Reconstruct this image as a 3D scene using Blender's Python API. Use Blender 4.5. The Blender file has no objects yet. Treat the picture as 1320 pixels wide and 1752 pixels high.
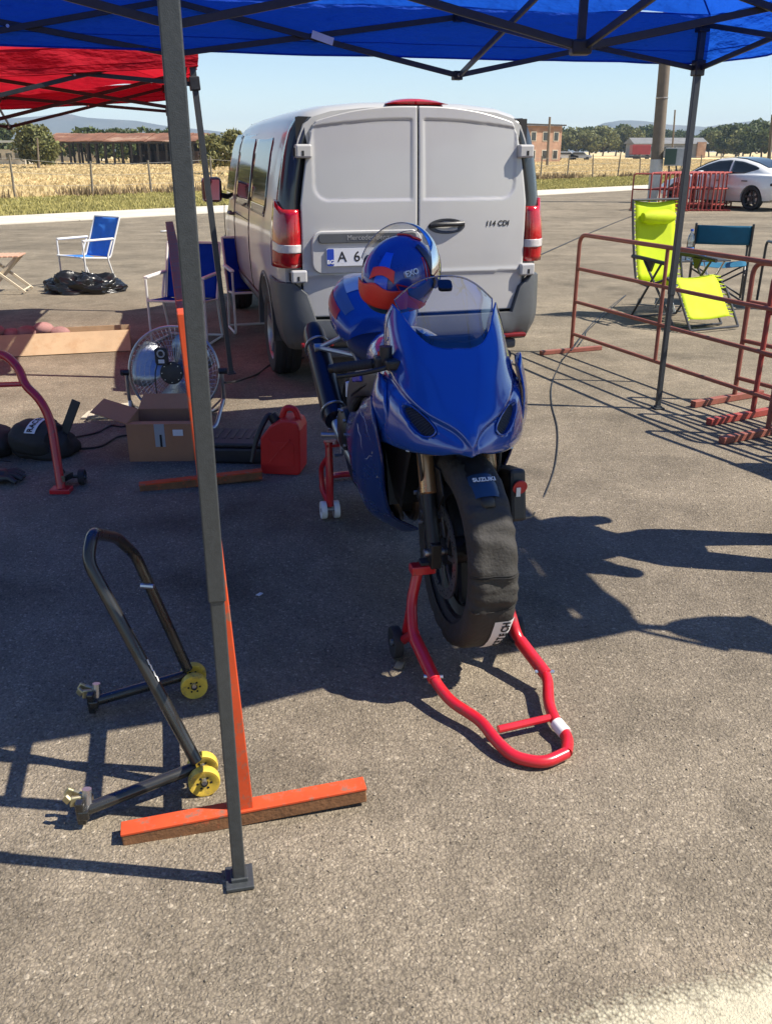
import bpy, math, random
import numpy as np
from math import sin, cos, tan, atan2, pi, radians, sqrt
from mathutils import Vector, Matrix, noise as mnoise

random.seed(7)
rng = np.random.default_rng(7)
SC = bpy.context.scene
COL = SC.collection

# ------------------------------------------------------------------ camera, sky, sun, exposure
CAM_H = 1.60
PITCH = radians(22.13)
FOC = 1518.0                      # focal length in photograph pixels (1320 x 1752)
cam_data = bpy.data.cameras.new('camera')
cam_data.sensor_fit = 'VERTICAL'
cam_data.sensor_height = 24.0
cam_data.sensor_width = 24.0
cam_data.lens = 24.0 * FOC / 1752.0
cam_data.clip_start = 0.05
cam_data.clip_end = 9000.0
cam = bpy.data.objects.new('camera', cam_data)
cam.location = (0, 0, CAM_H)
cam.rotation_euler = (radians(90) - PITCH, 0, 0)
COL.objects.link(cam)
SC.camera = cam

SUN_EL = radians(51.5)
SUN_AZ = radians(96.9)            # clockwise from +Y: from the right, slightly behind the camera
sun_dir = Vector((sin(SUN_AZ) * cos(SUN_EL), cos(SUN_AZ) * cos(SUN_EL), sin(SUN_EL)))

world = bpy.data.worlds.new('World')
SC.world = world
world.use_nodes = True
wn = world.node_tree
for n in list(wn.nodes):
    wn.nodes.remove(n)
w_out = wn.nodes.new('ShaderNodeOutputWorld')
w_bg = wn.nodes.new('ShaderNodeBackground')
w_sky = wn.nodes.new('ShaderNodeTexSky')
w_sky.sky_type = 'NISHITA'
w_sky.sun_disc = False
w_sky.sun_elevation = SUN_EL
w_sky.sun_rotation = SUN_AZ
w_sky.altitude = 900
w_sky.air_density = 1.0
w_sky.dust_density = 0.25
w_sky.ozone_density = 1.8
w_bg.inputs['Strength'].default_value = 0.075
wn.links.new(w_sky.outputs['Color'], w_bg.inputs['Color'])
wn.links.new(w_bg.outputs['Background'], w_out.inputs['Surface'])

sun_data = bpy.data.lights.new('sun', 'SUN')
sun_data.energy = 4.2
sun_data.angle = radians(0.5)
sun_data.color = (1.0, 0.93, 0.82)
sun = bpy.data.objects.new('sun', sun_data)
sun.rotation_euler = sun_dir.to_track_quat('Z', 'Y').to_euler()
sun.location = sun_dir * 60
COL.objects.link(sun)

SC.view_settings.view_transform = 'Standard'
SC.view_settings.look = 'None'
SC.view_settings.exposure = 1.06
SC.view_settings.gamma = 1.0
SC.view_settings.use_curve_mapping = False
SC.cycles.max_bounces = 8
SC.cycles.transparent_max_bounces = 16
SC.cycles.volume_bounces = 0
SC.cycles.caustics_reflective = False
SC.cycles.caustics_refractive = False

# ------------------------------------------------------------------ helpers: where things stand
def ray(px, py):
    u = (px - 660.0) / FOC
    v = (876.0 - py) / FOC
    return Vector((u, cos(PITCH) + v * sin(PITCH), -sin(PITCH) + v * cos(PITCH)))

def at(px, py, h=0.0):
    """point of the photograph's ray at height h above the ground"""
    d = ray(px, py)
    t = (h - CAM_H) / d.z
    return Vector((d.x * t, d.y * t, h))

def atY(px, py, Y):
    d = ray(px, py)
    t = Y / d.y
    return Vector((d.x * t, Y, CAM_H + d.z * t))

def lin(r, g, b):
    f = lambda c: (c / 255.0 / 12.92) if c / 255.0 <= 0.04045 else ((c / 255.0 + 0.055) / 1.055) ** 2.4
    return (f(r), f(g), f(b))

# ------------------------------------------------------------------ helpers: materials
MATS = {}
def mat(name, col, rough=0.5, metal=0.0, var=0.0, vscale=8.0, bump=0.0, bscale=60.0, coat=0.0,
        trans=0.0, island=0.0, spec=0.5, dirt=None, dscale=6.0, damt=0.5, dlo=0.56):
    """principled surface: base colour with noise variation, optional blotches of a second (dirt / wear) colour, fine bump"""
    if name in MATS:
        return MATS[name]
    m = bpy.data.materials.new(name)
    m.use_nodes = True
    nt = m.node_tree
    p = nt.nodes['Principled BSDF']
    p.inputs['Base Color'].default_value = (*col, 1)
    p.inputs['Roughness'].default_value = rough
    p.inputs['Metallic'].default_value = metal
    p.inputs['Coat Weight'].default_value = coat
    p.inputs['Coat Roughness'].default_value = 0.075
    p.inputs['Specular IOR Level'].default_value = spec
    tc = nt.nodes.new('ShaderNodeTexCoord')
    last = None
    if var > 0 or dirt is not None:
        nz = nt.nodes.new('ShaderNodeTexNoise')
        nz.inputs['Scale'].default_value = vscale
        nz.inputs['Detail'].default_value = 6
        nz.inputs['Roughness'].default_value = 0.65
        nt.links.new(tc.outputs['Object'], nz.inputs['Vector'])
        mr = nt.nodes.new('ShaderNodeMapRange')
        mr.inputs['From Min'].default_value = 0.3
        mr.inputs['From Max'].default_value = 0.7
        mr.inputs['To Min'].default_value = 1 - var
        mr.inputs['To Max'].default_value = 1 + var
        nt.links.new(nz.outputs['Fac'], mr.inputs['Value'])
        mx = nt.nodes.new('ShaderNodeVectorMath')
        mx.operation = 'SCALE'
        mx.inputs[0].default_value = col
        nt.links.new(mr.outputs['Result'], mx.inputs['Scale'])
        last = mx.outputs['Vector']
        # roughness breakup
        mr2 = nt.nodes.new('ShaderNodeMapRange')
        mr2.inputs['To Min'].default_value = max(0.02, rough - 0.12)
        mr2.inputs['To Max'].default_value = min(1, rough + 0.12)
        nt.links.new(nz.outputs['Fac'], mr2.inputs['Value'])
        nt.links.new(mr2.outputs['Result'], p.inputs['Roughness'])
    if dirt is not None:
        nd = nt.nodes.new('ShaderNodeTexNoise')
        nd.inputs['Scale'].default_value = dscale
        nd.inputs['Detail'].default_value = 9
        nd.inputs['Roughness'].default_value = 0.72
        nt.links.new(tc.outputs['Object'], nd.inputs['Vector'])
        cr = nt.nodes.new('ShaderNodeMapRange')
        cr.inputs['From Min'].default_value = dlo
        cr.inputs['From Max'].default_value = dlo + 0.10
        cr.inputs['To Min'].default_value = 0
        cr.inputs['To Max'].default_value = damt
        nt.links.new(nd.outputs['Fac'], cr.inputs['Value'])
        mc = nt.nodes.new('ShaderNodeMix')
        mc.data_type = 'RGBA'
        nt.links.new(cr.outputs['Result'], mc.inputs['Factor'])
        nt.links.new(last, mc.inputs[6])
        mc.inputs[7].default_value = (*dirt, 1)
        last = mc.outputs[2]
    if island > 0:
        gi = nt.nodes.new('ShaderNodeNewGeometry')
        mr = nt.nodes.new('ShaderNodeMapRange')
        mr.inputs['To Min'].default_value = 1 - island
        mr.inputs['To Max'].default_value = 1 + island
        nt.links.new(gi.outputs['Random Per Island'], mr.inputs['Value'])
        mx = nt.nodes.new('ShaderNodeVectorMath')
        mx.operation = 'SCALE'
        if last is not None:
            nt.links.new(last, mx.inputs[0])
        else:
            mx.inputs[0].default_value = col
        nt.links.new(mr.outputs['Result'], mx.inputs['Scale'])
        last = mx.outputs['Vector']
    if last is not None:
        nt.links.new(last, p.inputs['Base Color'])
    if bump > 0:
        nb = nt.nodes.new('ShaderNodeTexNoise')
        nb.inputs['Scale'].default_value = bscale
        nb.inputs['Detail'].default_value = 5
        nt.links.new(tc.outputs['Object'], nb.inputs['Vector'])
        b = nt.nodes.new('ShaderNodeBump')
        b.inputs['Strength'].default_value = min(1.0, bump)
        b.inputs['Distance'].default_value = 0.006
        nt.links.new(nb.outputs['Fac'], b.inputs['Height'])
        nt.links.new(b.outputs['Normal'], p.inputs['Normal'])
    if trans > 0:                                   # thin cloth or leaf that lets light through
        t = nt.nodes.new('ShaderNodeBsdfTranslucent')
        if last is not None:
            nt.links.new(last, t.inputs['Color'])
        else:
            t.inputs['Color'].default_value = (*col, 1)
        ms = nt.nodes.new('ShaderNodeMixShader')
        ms.inputs['Fac'].default_value = trans
        out = nt.nodes['Material Output']
        nt.links.new(p.outputs['BSDF'], ms.inputs[1])
        nt.links.new(t.outputs['BSDF'], ms.inputs[2])
        nt.links.new(ms.outputs['Shader'], out.inputs['Surface'])
    MATS[name] = m
    return m

def clear_mat(name, tint, refl=0.12, rough=0.03):
    """thin clear plastic: see-through with a fresnel gloss"""
    if name in MATS:
        return MATS[name]
    m = bpy.data.materials.new(name)
    m.use_nodes = True
    nt = m.node_tree
    nt.nodes.remove(nt.nodes['Principled BSDF'])
    tr = nt.nodes.new('ShaderNodeBsdfTransparent')
    tr.inputs['Color'].default_value = (*tint, 1)
    gl = nt.nodes.new('ShaderNodeBsdfGlossy')
    gl.inputs['Roughness'].default_value = rough
    fr = nt.nodes.new('ShaderNodeFresnel')
    fr.inputs['IOR'].default_value = 1.5
    ad = nt.nodes.new('ShaderNodeMath')
    ad.operation = 'MULTIPLY_ADD'
    ad.inputs[1].default_value = 1.6
    ad.inputs[2].default_value = refl - 0.06
    ad.use_clamp = True
    nt.links.new(fr.outputs['Fac'], ad.inputs[0])
    ms = nt.nodes.new('ShaderNodeMixShader')
    nt.links.new(ad.outputs['Value'], ms.inputs['Fac'])
    nt.links.new(tr.outputs['BSDF'], ms.inputs[1])
    nt.links.new(gl.outputs['BSDF'], ms.inputs[2])
    nt.links.new(ms.outputs['Shader'], nt.nodes['Material Output'].inputs['Surface'])
    MATS[name] = m
    return m

# ------------------------------------------------------------------ helpers: meshes
class MB:
    """collects shapes; build() links them as ONE mesh object"""
    def __init__(self):
        self.v = []
        self.f = []
        self.M = Matrix.Identity(4)

    def add(self, verts, faces):
        o = len(self.v)
        M = self.M
        self.v += [tuple(M @ Vector(p)) for p in verts]
        self.f += [tuple(i + o for i in f) for f in faces]
        return self

    def box(self, c, s, R=None):
        cx, cy, cz = c
        hx, hy, hz = s[0] / 2, s[1] / 2, s[2] / 2
        vs = [Vector((x, y, z)) for x in (-hx, hx) for y in (-hy, hy) for z in (-hz, hz)]
        if R is not None:
            vs = [R @ v for v in vs]
        vs = [(v.x + cx, v.y + cy, v.z + cz) for v in vs]
        return self.add(vs, [(0, 1, 3, 2), (4, 6, 7, 5), (0, 4, 5, 1), (2, 3, 7, 6), (0, 2, 6, 4), (1, 5, 7, 3)])

    def bar(self, p0, p1, w, h, up=(0, 0, 1)):
        """rectangular bar from p0 to p1"""
        p0, p1 = Vector(p0), Vector(p1)
        d = (p1 - p0).normalized()
        u = Vector(up)
        if abs(d.dot(u)) > 0.97:
            u = Vector((0, 1, 0))
        s = d.cross(u).normalized()
        t = s.cross(d).normalized()
        vs = []
        for p in (p0, p1):
            for a, b in ((-1, -1), (1, -1), (1, 1), (-1, 1)):
                vs.append(p + s * (a * w / 2) + t * (b * h / 2))
        return self.add(vs, [(0, 1, 2, 3), (7, 6, 5, 4), (0, 4, 5, 1), (1, 5, 6, 2), (2, 6, 7, 3), (3, 7, 4, 0)])

    def tube(self, pts, r, n=8, closed=False, caps=True):
        pts = [Vector(p) for p in pts]
        m = len(pts)
        rs = r if isinstance(r, (list, tuple)) else [r] * m
        tang = []
        for i in range(m):
            if closed:
                d = pts[(i + 1) % m] - pts[i - 1]
            else:
                d = pts[min(i + 1, m - 1)] - pts[max(i - 1, 0)]
            tang.append(d.normalized() if d.length > 1e-9 else Vector((0, 0, 1)))
        ref = Vector((0, 0, 1)) if abs(tang[0].z) < 0.9 else Vector((1, 0, 0))
        nrm = (ref - tang[0] * ref.dot(tang[0])).normalized()
        vs, fs = [], []
        for i in range(m):
            nrm = (nrm - tang[i] * nrm.dot(tang[i]))
            nrm = nrm.normalized() if nrm.length > 1e-9 else tang[i].orthogonal().normalized()
            b = tang[i].cross(nrm)
            for k in range(n):
                a = 2 * pi * k / n
                vs.append(pts[i] + nrm * (cos(a) * rs[i]) + b * (sin(a) * rs[i]))
        for i in range(m if closed else m - 1):
            j = (i + 1) % m
            for k in range(n):
                k2 = (k + 1) % n
                fs.append((i * n + k, i * n + k2, j * n + k2, j * n + k))
        if caps and not closed:
            fs.append(tuple(range(n - 1, -1, -1)))
            fs.append(tuple((m - 1) * n + k for k in range(n)))
        return self.add(vs, fs)

    def cyl(self, p0, p1, r0, r1=None, n=20):
        return self.tube([p0, p1], [r0, r0 if r1 is None else r1], n)

    def lathe(self, prof, origin=(0, 0, 0), axis='Y', n=40, a0=0.0, a1=2 * pi, closed=False):
        """prof: list of (radius, offset along axis)"""
        full = abs(a1 - a0 - 2 * pi) < 1e-6
        k = n if full else n + 1
        m = len(prof)
        vs, fs = [], []
        o = Vector(origin)
        for i in range(k):
            a = a0 + (a1 - a0) * i / n
            for r, h in prof:
                c, s = r * cos(a), r * sin(a)
                if axis == 'Y':
                    vs.append(o + Vector((c, h, s)))
                elif axis == 'X':
                    vs.append(o + Vector((h, c, s)))
                else:
                    vs.append(o + Vector((c, s, h)))
        for i in range(n):
            j = (i + 1) % k
            for q in range(m if closed else m - 1):
                q2 = (q + 1) % m
                fs.append((i * m + q, j * m + q, j * m + q2, i * m + q2))
        return self.add(vs, fs)

    def grid(self, P, wrap_u=False, wrap_v=False):
        """P: rows of points"""
        nv, nu = len(P), len(P[0])
        vs = [p for row in P for p in row]
        fs = []
        for i in range(nv if wrap_v else nv - 1):
            i2 = (i + 1) % nv
            for j in range(nu if wrap_u else nu - 1):
                j2 = (j + 1) % nu
                fs.append((i * nu + j, i * nu + j2, i2 * nu + j2, i2 * nu + j))
        return self.add(vs, fs)

    def loft(self, rings, caps=True):
        n = len(rings[0])
        vs = [p for r in rings for p in r]
        fs = []
        for i in range(len(rings) - 1):
            for j in range(n):
                j2 = (j + 1) % n
                fs.append((i * n + j, i * n + j2, (i + 1) * n + j2, (i + 1) * n + j))
        if caps:
            fs.append(tuple(range(n - 1, -1, -1)))
            fs.append(tuple((len(rings) - 1) * n + j for j in range(n)))
        return self.add(vs, fs)

    def prism(self, outline, axis, d0, d1):
        """outline in the plane across 'axis', extruded from d0 to d1"""
        def mk(a, b, d):
            return {'X': (d, a, b), 'Y': (a, d, b), 'Z': (a, b, d)}[axis]
        n = len(outline)
        vs = [mk(a, b, d0) for a, b in outline] + [mk(a, b, d1) for a, b in outline]
        fs = [tuple(range(n - 1, -1, -1)), tuple(range(n, 2 * n))]
        for i in range(n):
            j = (i + 1) % n
            fs.append((i, j, n + j, n + i))
        return self.add(vs, fs)

    def sphere(self, c, r, nu=16, nv=10):
        rx, ry, rz = r if isinstance(r, (tuple, list)) else (r, r, r)
        P = []
        for i in range(nv + 1):
            t = pi * (i / nv) * 0.998 + 0.003
            P.append([(c[0] + rx * sin(t) * cos(2 * pi * j / nu), c[1] + ry * sin(t) * sin(2 * pi * j / nu),
                       c[2] + rz * cos(t)) for j in range(nu)])
        return self.grid(P, wrap_u=True)

    def build(self, name, material, parent=None, smooth=35, bevel=0.0, solid=0.0, weld=False):
        me = bpy.data.meshes.new(name)
        me.from_pydata(self.v, [], self.f)
        me.validate()
        if weld:
            import bmesh
            bm = bmesh.new(); bm.from_mesh(me)
            bmesh.ops.remove_doubles(bm, verts=bm.verts, dist=1e-5)
            bmesh.ops.recalc_face_normals(bm, faces=bm.faces)
            bm.to_mesh(me); bm.free()
        me.materials.append(material)
        if smooth:
            me.polygons.foreach_set('use_smooth', [True] * len(me.polygons))
            me.set_sharp_from_angle(angle=radians(smooth))
        o = bpy.data.objects.new(name, me)
        COL.objects.link(o)
        if parent is not None:
            o.parent = parent
        if solid:
            s = o.modifiers.new('solid', 'SOLIDIFY')
            s.thickness = abs(solid)
            s.offset = -1 if solid > 0 else 1
        if bevel > 0:
            b = o.modifiers.new('bevel', 'BEVEL')
            b.width = bevel
            b.segments = 2
            b.limit_method = 'ANGLE'
            b.angle_limit = radians(40)
        return o

def tag(o, label=None, cat=None, group=None, kind=None):
    if label: o['label'] = label
    if cat: o['category'] = cat
    if group: o['group'] = group
    if kind: o['kind'] = kind
    return o

def thing(name, label, cat, loc=(0, 0, 0), rz=0.0, group=None):
    o = bpy.data.objects.new(name, None)
    o.empty_display_size = 0.1
    o.location = loc
    o.rotation_euler = (0, 0, rz)
    COL.objects.link(o)
    return tag(o, label, cat, group)

KIDS = {}
def copy_tree(o, parent=None):
    c = o.copy()
    COL.objects.link(c)
    if parent is not None:
        c.parent = parent
    for ch in [x for x in COL.objects if x.parent == o]:
        copy_tree(ch, c)
    return c

def fillet(pts, rad, k=5, closed=False):
    pts = [Vector(p) for p in pts]
    m = len(pts)
    out = []
    for i in range(m):
        if not closed and i in (0, m - 1):
            out.append(pts[i]); continue
        p, a, b = pts[i], pts[i - 1], pts[(i + 1) % m]
        la, lb = (a - p).length, (b - p).length
        r = min(rad, la * 0.49, lb * 0.49)
        q0 = p + (a - p) * (r / la)
        q1 = p + (b - p) * (r / lb)
        for s in range(k + 1):
            t = s / k
            out.append(q0 * (1 - t) ** 2 + p * (2 * t * (1 - t)) + q1 * t * t)
    return out

def crom(pts, n):
    """Catmull-Rom through pts, n samples"""
    P = [Vector(p) for p in pts]
    m = len(P)
    out = []
    for s in range(n):
        t = s / (n - 1) * (m - 1)
        i = min(int(t), m - 2)
        f = t - i
        p1, p2 = P[i], P[i + 1]
        p0 = P[i - 1] if i > 0 else p1 * 2 - p2
        p3 = P[i + 2] if i + 2 < m else p2 * 2 - p1
        out.append(0.5 * ((2 * p1) + (p2 - p0) * f + (2 * p0 - 5 * p1 + 4 * p2 - p3) * f * f + (3 * p1 - p0 - 3 * p2 + p3) * f ** 3))
    return out

def surf(rows, nu, nv):
    R = [crom(r, nu) for r in rows]
    cols = [crom([R[i][j] for i in range(len(R))], nv) for j in range(nu)]
    return [[cols[j][i] for j in range(nu)] for i in range(nv)]

def mirror_rows(rows):
    """half rows from the centre line outwards (y >= 0) -> full rows"""
    out = []
    for r in rows:
        left = [(p[0], -p[1], p[2]) for p in reversed(r[1:])]
        out.append(left + [tuple(p) for p in r])
    return out

def boolean(o, cutter, op='DIFFERENCE'):
    md = o.modifiers.new('cut', 'BOOLEAN')
    md.operation = op
    md.solver = 'EXACT'
    md.object = cutter
    dg = bpy.context.evaluated_depsgraph_get()
    dg.update()
    me = bpy.data.meshes.new_from_object(o.evaluated_get(dg))
    o.modifiers.remove(md)
    o.data = me
    cm = cutter.data
    bpy.data.objects.remove(cutter)
    me.polygons.foreach_set('use_smooth', [True] * len(me.polygons))
    me.set_sharp_from_angle(angle=radians(30))

def text(name, s, size, material, parent, origin, right, up, extrude=0.0006, align='CENTER', bold=0.0, shear=0.0, spacing=1.0):
    cu = bpy.data.curves.new(name, 'FONT')
    cu.body = s
    cu.size = size
    cu.align_x = align
    cu.align_y = 'CENTER'
    cu.extrude = extrude
    cu.offset = bold
    cu.shear = shear
    cu.space_character = spacing
    tmp = bpy.data.objects.new(name, cu)
    COL.objects.link(tmp)
    dg = bpy.context.evaluated_depsgraph_get()
    dg.update()
    me = bpy.data.meshes.new_from_object(tmp.evaluated_get(dg))
    bpy.data.objects.remove(tmp)
    r, u = Vector(right).normalized(), Vector(up).normalized()
    n = r.cross(u).normalized()
    u = n.cross(r)
    M = Matrix(((r.x, u.x, n.x, origin[0]), (r.y, u.y, n.y, origin[1]), (r.z, u.z, n.z, origin[2]), (0, 0, 0, 1)))
    me.transform(M)
    me.materials.clear()
    me.materials.append(material)
    o = bpy.data.objects.new(name, me)
    COL.objects.link(o)
    if parent is not None:
        o.parent = parent
    return o

def np_mesh(name, verts, faces, material, parent=None, smooth=False):
    """verts (n,3) array, faces (m,k) array"""
    me = bpy.data.meshes.new(name)
    n, (m, k) = len(verts), faces.shape
    me.vertices.add(n)
    me.vertices.foreach_set('co', np.asarray(verts, dtype=np.float32).ravel())
    me.loops.add(m * k)
    me.loops.foreach_set('vertex_index', faces.astype(np.int32).ravel())
    me.polygons.add(m)
    me.polygons.foreach_set('loop_start', np.arange(0, m * k, k, dtype=np.int32))
    me.polygons.foreach_set('loop_total', np.full(m, k, dtype=np.int32))
    if smooth:
        me.polygons.foreach_set('use_smooth', [True] * m)
    me.update(calc_edges=True)
    me.materials.append(material)
    o = bpy.data.objects.new(name, me)
    COL.objects.link(o)
    if parent is not None:
        o.parent = parent
    return o

def rrect(w, h, r, k=5, cx=0.0, cy=0.0):
    """rounded rectangle outline"""
    pts = []
    for (sx, sy, a0) in ((1, 1, 0), (-1, 1, pi / 2), (-1, -1, pi), (1, -1, 1.5 * pi)):
        for i in range(k + 1):
            a = a0 + pi / 2 * i / k
            pts.append((cx + sx * (w / 2 - r) + r * cos(a), cy + sy * (h / 2 - r) + r * sin(a)))
    return pts

# ------------------------------------------------------------------ materials in use
M_GREYPOLE = mat('grey hammered pole', lin(66, 69, 71), 0.45, 0.25, var=0.16, vscale=90, bump=0.16, bscale=420)
M_TRUSS = mat('dark truss steel', lin(52, 54, 58), 0.45, 0.3, var=0.15, vscale=40)
M_BLKPLASTIC = mat('black plastic', (0.018, 0.018, 0.02), 0.45, var=0.2, vscale=30, bump=0.15, bscale=300)
M_RUBBER = mat('rubber', (0.022, 0.022, 0.024), 0.75, var=0.25, vscale=14)
M_STEEL = mat('zinc steel', (0.55, 0.55, 0.56), 0.3, 0.9, var=0.12, vscale=40)
M_CHROME = mat('polished wire', (0.42, 0.42, 0.44), 0.28, 0.9)
M_WHITEP = mat('white plastic', (0.72, 0.72, 0.70), 0.45, var=0.06, vscale=20)
M_DARKGLASS = mat('dark tinted glass', (0.012, 0.014, 0.016), 0.05, spec=0.9)
M_RIM = mat('grey alloy', (0.34, 0.35, 0.36), 0.35, 0.7, var=0.1)
M_BLACKINT = mat('black interior', (0.006, 0.006, 0.007), 0.9)
# ================================================================== THE SETTING
# lot edge: the pale strip recedes to the right at about 45 degrees
E0, E1 = at(0, 385), at(1075, 326)
EDIR = (E1 - E0).normalized()
ENRM = Vector((-EDIR.y, EDIR.x, 0))              # away from the lot
def edge_pt(s, d):                               # s along the edge, d outwards
    return E0 + EDIR * s + ENRM * d

def asphalt_mat():
    m = bpy.data.materials.new('asphalt')
    m.use_nodes = True
    nt = m.node_tree
    N, L = nt.nodes, nt.links
    p = N['Principled BSDF']
    p.inputs['Roughness'].default_value = 0.9
    p.inputs['Specular IOR Level'].default_value = 0.25
    tc = N.new('ShaderNodeTexCoord')
    # domain wobble so that the chips are not a regular honeycomb
    wob = N.new('ShaderNodeTexNoise'); wob.inputs['Scale'].default_value = 55; wob.inputs['Detail'].default_value = 3
    L.new(tc.outputs['Object'], wob.inputs['Vector'])
    wsc = N.new('ShaderNodeVectorMath'); wsc.operation = 'SCALE'; wsc.inputs['Scale'].default_value = 0.012
    L.new(wob.outputs['Color'], wsc.inputs[0])
    wad = N.new('ShaderNodeVectorMath'); wad.operation = 'ADD'
    L.new(tc.outputs['Object'], wad.inputs[0]); L.new(wsc.outputs['Vector'], wad.inputs[1])
    v = N.new('ShaderNodeTexVoronoi'); v.inputs['Scale'].default_value = 128; v.inputs['Randomness'].default_value = 1.0
    L.new(wad.outputs['Vector'], v.inputs['Vector'])
    v2 = N.new('ShaderNodeTexVoronoi'); v2.inputs['Scale'].default_value = 260
    L.new(wad.outputs['Vector'], v2.inputs['Vector'])
    # stone colours
    vb = N.new('ShaderNodeTexVoronoi'); vb.inputs['Scale'].default_value = 82; vb.inputs['Randomness'].default_value = 1.0
    L.new(wad.outputs['Vector'], vb.inputs['Vector'])
    big = N.new('ShaderNodeTexNoise'); big.inputs['Scale'].default_value = 46; big.inputs['Detail'].default_value = 2
    L.new(tc.outputs['Object'], big.inputs['Vector'])
    bsel = N.new('ShaderNodeMapRange'); bsel.inputs['From Min'].default_value = 0.50; bsel.inputs['From Max'].default_value = 0.56
    L.new(big.outputs['Fac'], bsel.inputs['Value'])
    cmix = N.new('ShaderNodeMix'); cmix.data_type = 'RGBA'
    L.new(bsel.outputs['Result'], cmix.inputs['Factor']); L.new(v.outputs['Color'], cmix.inputs[6]); L.new(vb.outputs['Color'], cmix.inputs[7])
    dmix = N.new('ShaderNodeMix'); dmix.data_type = 'FLOAT'
    L.new(bsel.outputs['Result'], dmix.inputs[0]); L.new(v.outputs['Distance'], dmix.inputs[2]); L.new(vb.outputs['Distance'], dmix.inputs[3])
    sep = N.new('ShaderNodeSeparateColor'); L.new(cmix.outputs[2], sep.inputs['Color'])
    ramp = N.new('ShaderNodeValToRGB')
    e = ramp.color_ramp.elements
    e[0].position = 0.0; e[0].color = (0.215, 0.178, 0.128, 1)
    e[1].position = 1.0; e[1].color = (0.43, 0.365, 0.27, 1)
    for pos, c in ((0.3, (0.240, 0.199, 0.143, 1)), (0.6, (0.264, 0.219, 0.158, 1)), (0.88, (0.296, 0.246, 0.178, 1))):
        x = e.new(pos); x.color = c
    L.new(sep.outputs['Red'], ramp.inputs['Fac'])
    # bitumen in the gaps
    gap = N.new('ShaderNodeMapRange'); gap.inputs['From Min'].default_value = 0.42; gap.inputs['From Max'].default_value = 0.72
    gap.inputs['To Max'].default_value = 0.5
    L.new(dmix.outputs[0], gap.inputs['Value'])
    mx = N.new('ShaderNodeMix'); mx.data_type = 'RGBA'
    L.new(gap.outputs['Result'], mx.inputs['Factor']); L.new(ramp.outputs['Color'], mx.inputs[6])
    mx.inputs[7].default_value = (0.150, 0.124, 0.092, 1)
    # fines
    sep2 = N.new('ShaderNodeSeparateColor'); L.new(v2.outputs['Color'], sep2.inputs['Color'])
    mf = N.new('ShaderNodeMapRange'); mf.inputs['To Min'].default_value = 0.82; mf.inputs['To Max'].default_value = 1.18
    L.new(sep2.outputs['Green'], mf.inputs['Value'])
    sc1 = N.new('ShaderNodeVectorMath'); sc1.operation = 'SCALE'
    L.new(mx.outputs[2], sc1.inputs[0]); L.new(mf.outputs['Result'], sc1.inputs['Scale'])
    # worn and stained areas, metres across; the finest layer colours small dark pits
    last = sc1.outputs['Vector']
    for (s, lo, hi, a, b, det) in ((0.55, 0.35, 0.65, 0.76, 1.0, 4), (2.2, 0.3, 0.72, 0.84, 1.12, 6), (9, 0.3, 0.7, 0.86, 1.1, 5), (60, 0.30, 0.44, 0.5, 1.03, 4)):
        nz = N.new('ShaderNodeTexNoise'); nz.inputs['Scale'].default_value = s; nz.inputs['Detail'].default_value = det
        nz.inputs['Roughness'].default_value = 0.6
        L.new(tc.outputs['Object'], nz.inputs['Vector'])
        r = N.new('ShaderNodeMapRange'); r.inputs['From Min'].default_value = lo; r.inputs['From Max'].default_value = hi
        r.inputs['To Min'].default_value = a; r.inputs['To Max'].default_value = b
        L.new(nz.outputs['Fac'], r.inputs['Value'])
        s2 = N.new('ShaderNodeVectorMath'); s2.operation = 'SCALE'
        L.new(last, s2.inputs[0]); L.new(r.outputs['Result'], s2.inputs['Scale'])
        last = s2.outputs['Vector']
    # oil spots
    nz = N.new('ShaderNodeTexNoise'); nz.inputs['Scale'].default_value = 1.7; nz.inputs['Detail'].default_value = 7
    mp = N.new('ShaderNodeMapping'); mp.inputs['Location'].default_value = (31, 7, 3)
    L.new(tc.outputs['Object'], mp.inputs['Vector']); L.new(mp.outputs['Vector'], nz.inputs['Vector'])
    r = N.new('ShaderNodeMapRange'); r.inputs['From Min'].default_value = 0.56; r.inputs['From Max'].default_value = 0.74
    r.inputs['To Min'].default_value = 1.0; r.inputs['To Max'].default_value = 0.66
    L.new(nz.outputs['Fac'], r.inputs['Value'])
    s2 = N.new('ShaderNodeVectorMath'); s2.operation = 'SCALE'
    L.new(last, s2.inputs[0]); L.new(r.outputs['Result'], s2.inputs['Scale'])
    # streaks of wear far out on the lot (long, along the roadway)
    mp2 = N.new('ShaderNodeMapping'); mp2.inputs['Rotation'].default_value = (0, 0, -atan2(EDIR.y, EDIR.x) * 0.55)
    mp2.inputs['Scale'].default_value = (0.05, 1.1, 1)
    L.new(tc.outputs['Object'], mp2.inputs['Vector'])
    n3 = N.new('ShaderNodeTexNoise'); n3.inputs['Scale'].default_value = 1.0; n3.inputs['Detail'].default_value = 5
    L.new(mp2.outputs['Vector'], n3.inputs['Vector'])
    r3 = N.new('ShaderNodeMapRange'); r3.inputs['From Min'].default_value = 0.35; r3.inputs['From Max'].default_value = 0.7
    r3.inputs['To Min'].default_value = 1.1; r3.inputs['To Max'].default_value = 0.8
    L.new(n3.outputs['Fac'], r3.inputs['Value'])
    s3 = N.new('ShaderNodeVectorMath'); s3.operation = 'SCALE'
    L.new(s2.outputs['Vector'], s3.inputs[0]); L.new(r3.outputs['Result'], s3.inputs['Scale'])
    L.new(s3.outputs['Vector'], p.inputs['Base Color'])
    # relief
    inv = N.new('ShaderNodeMath'); inv.operation = 'SUBTRACT'; inv.inputs[0].default_value = 0.75
    L.new(dmix.outputs[0], inv.inputs[1])
    ad = N.new('ShaderNodeMath'); ad.operation = 'MULTIPLY_ADD'; ad.inputs[1].default_value = 0.35
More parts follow.
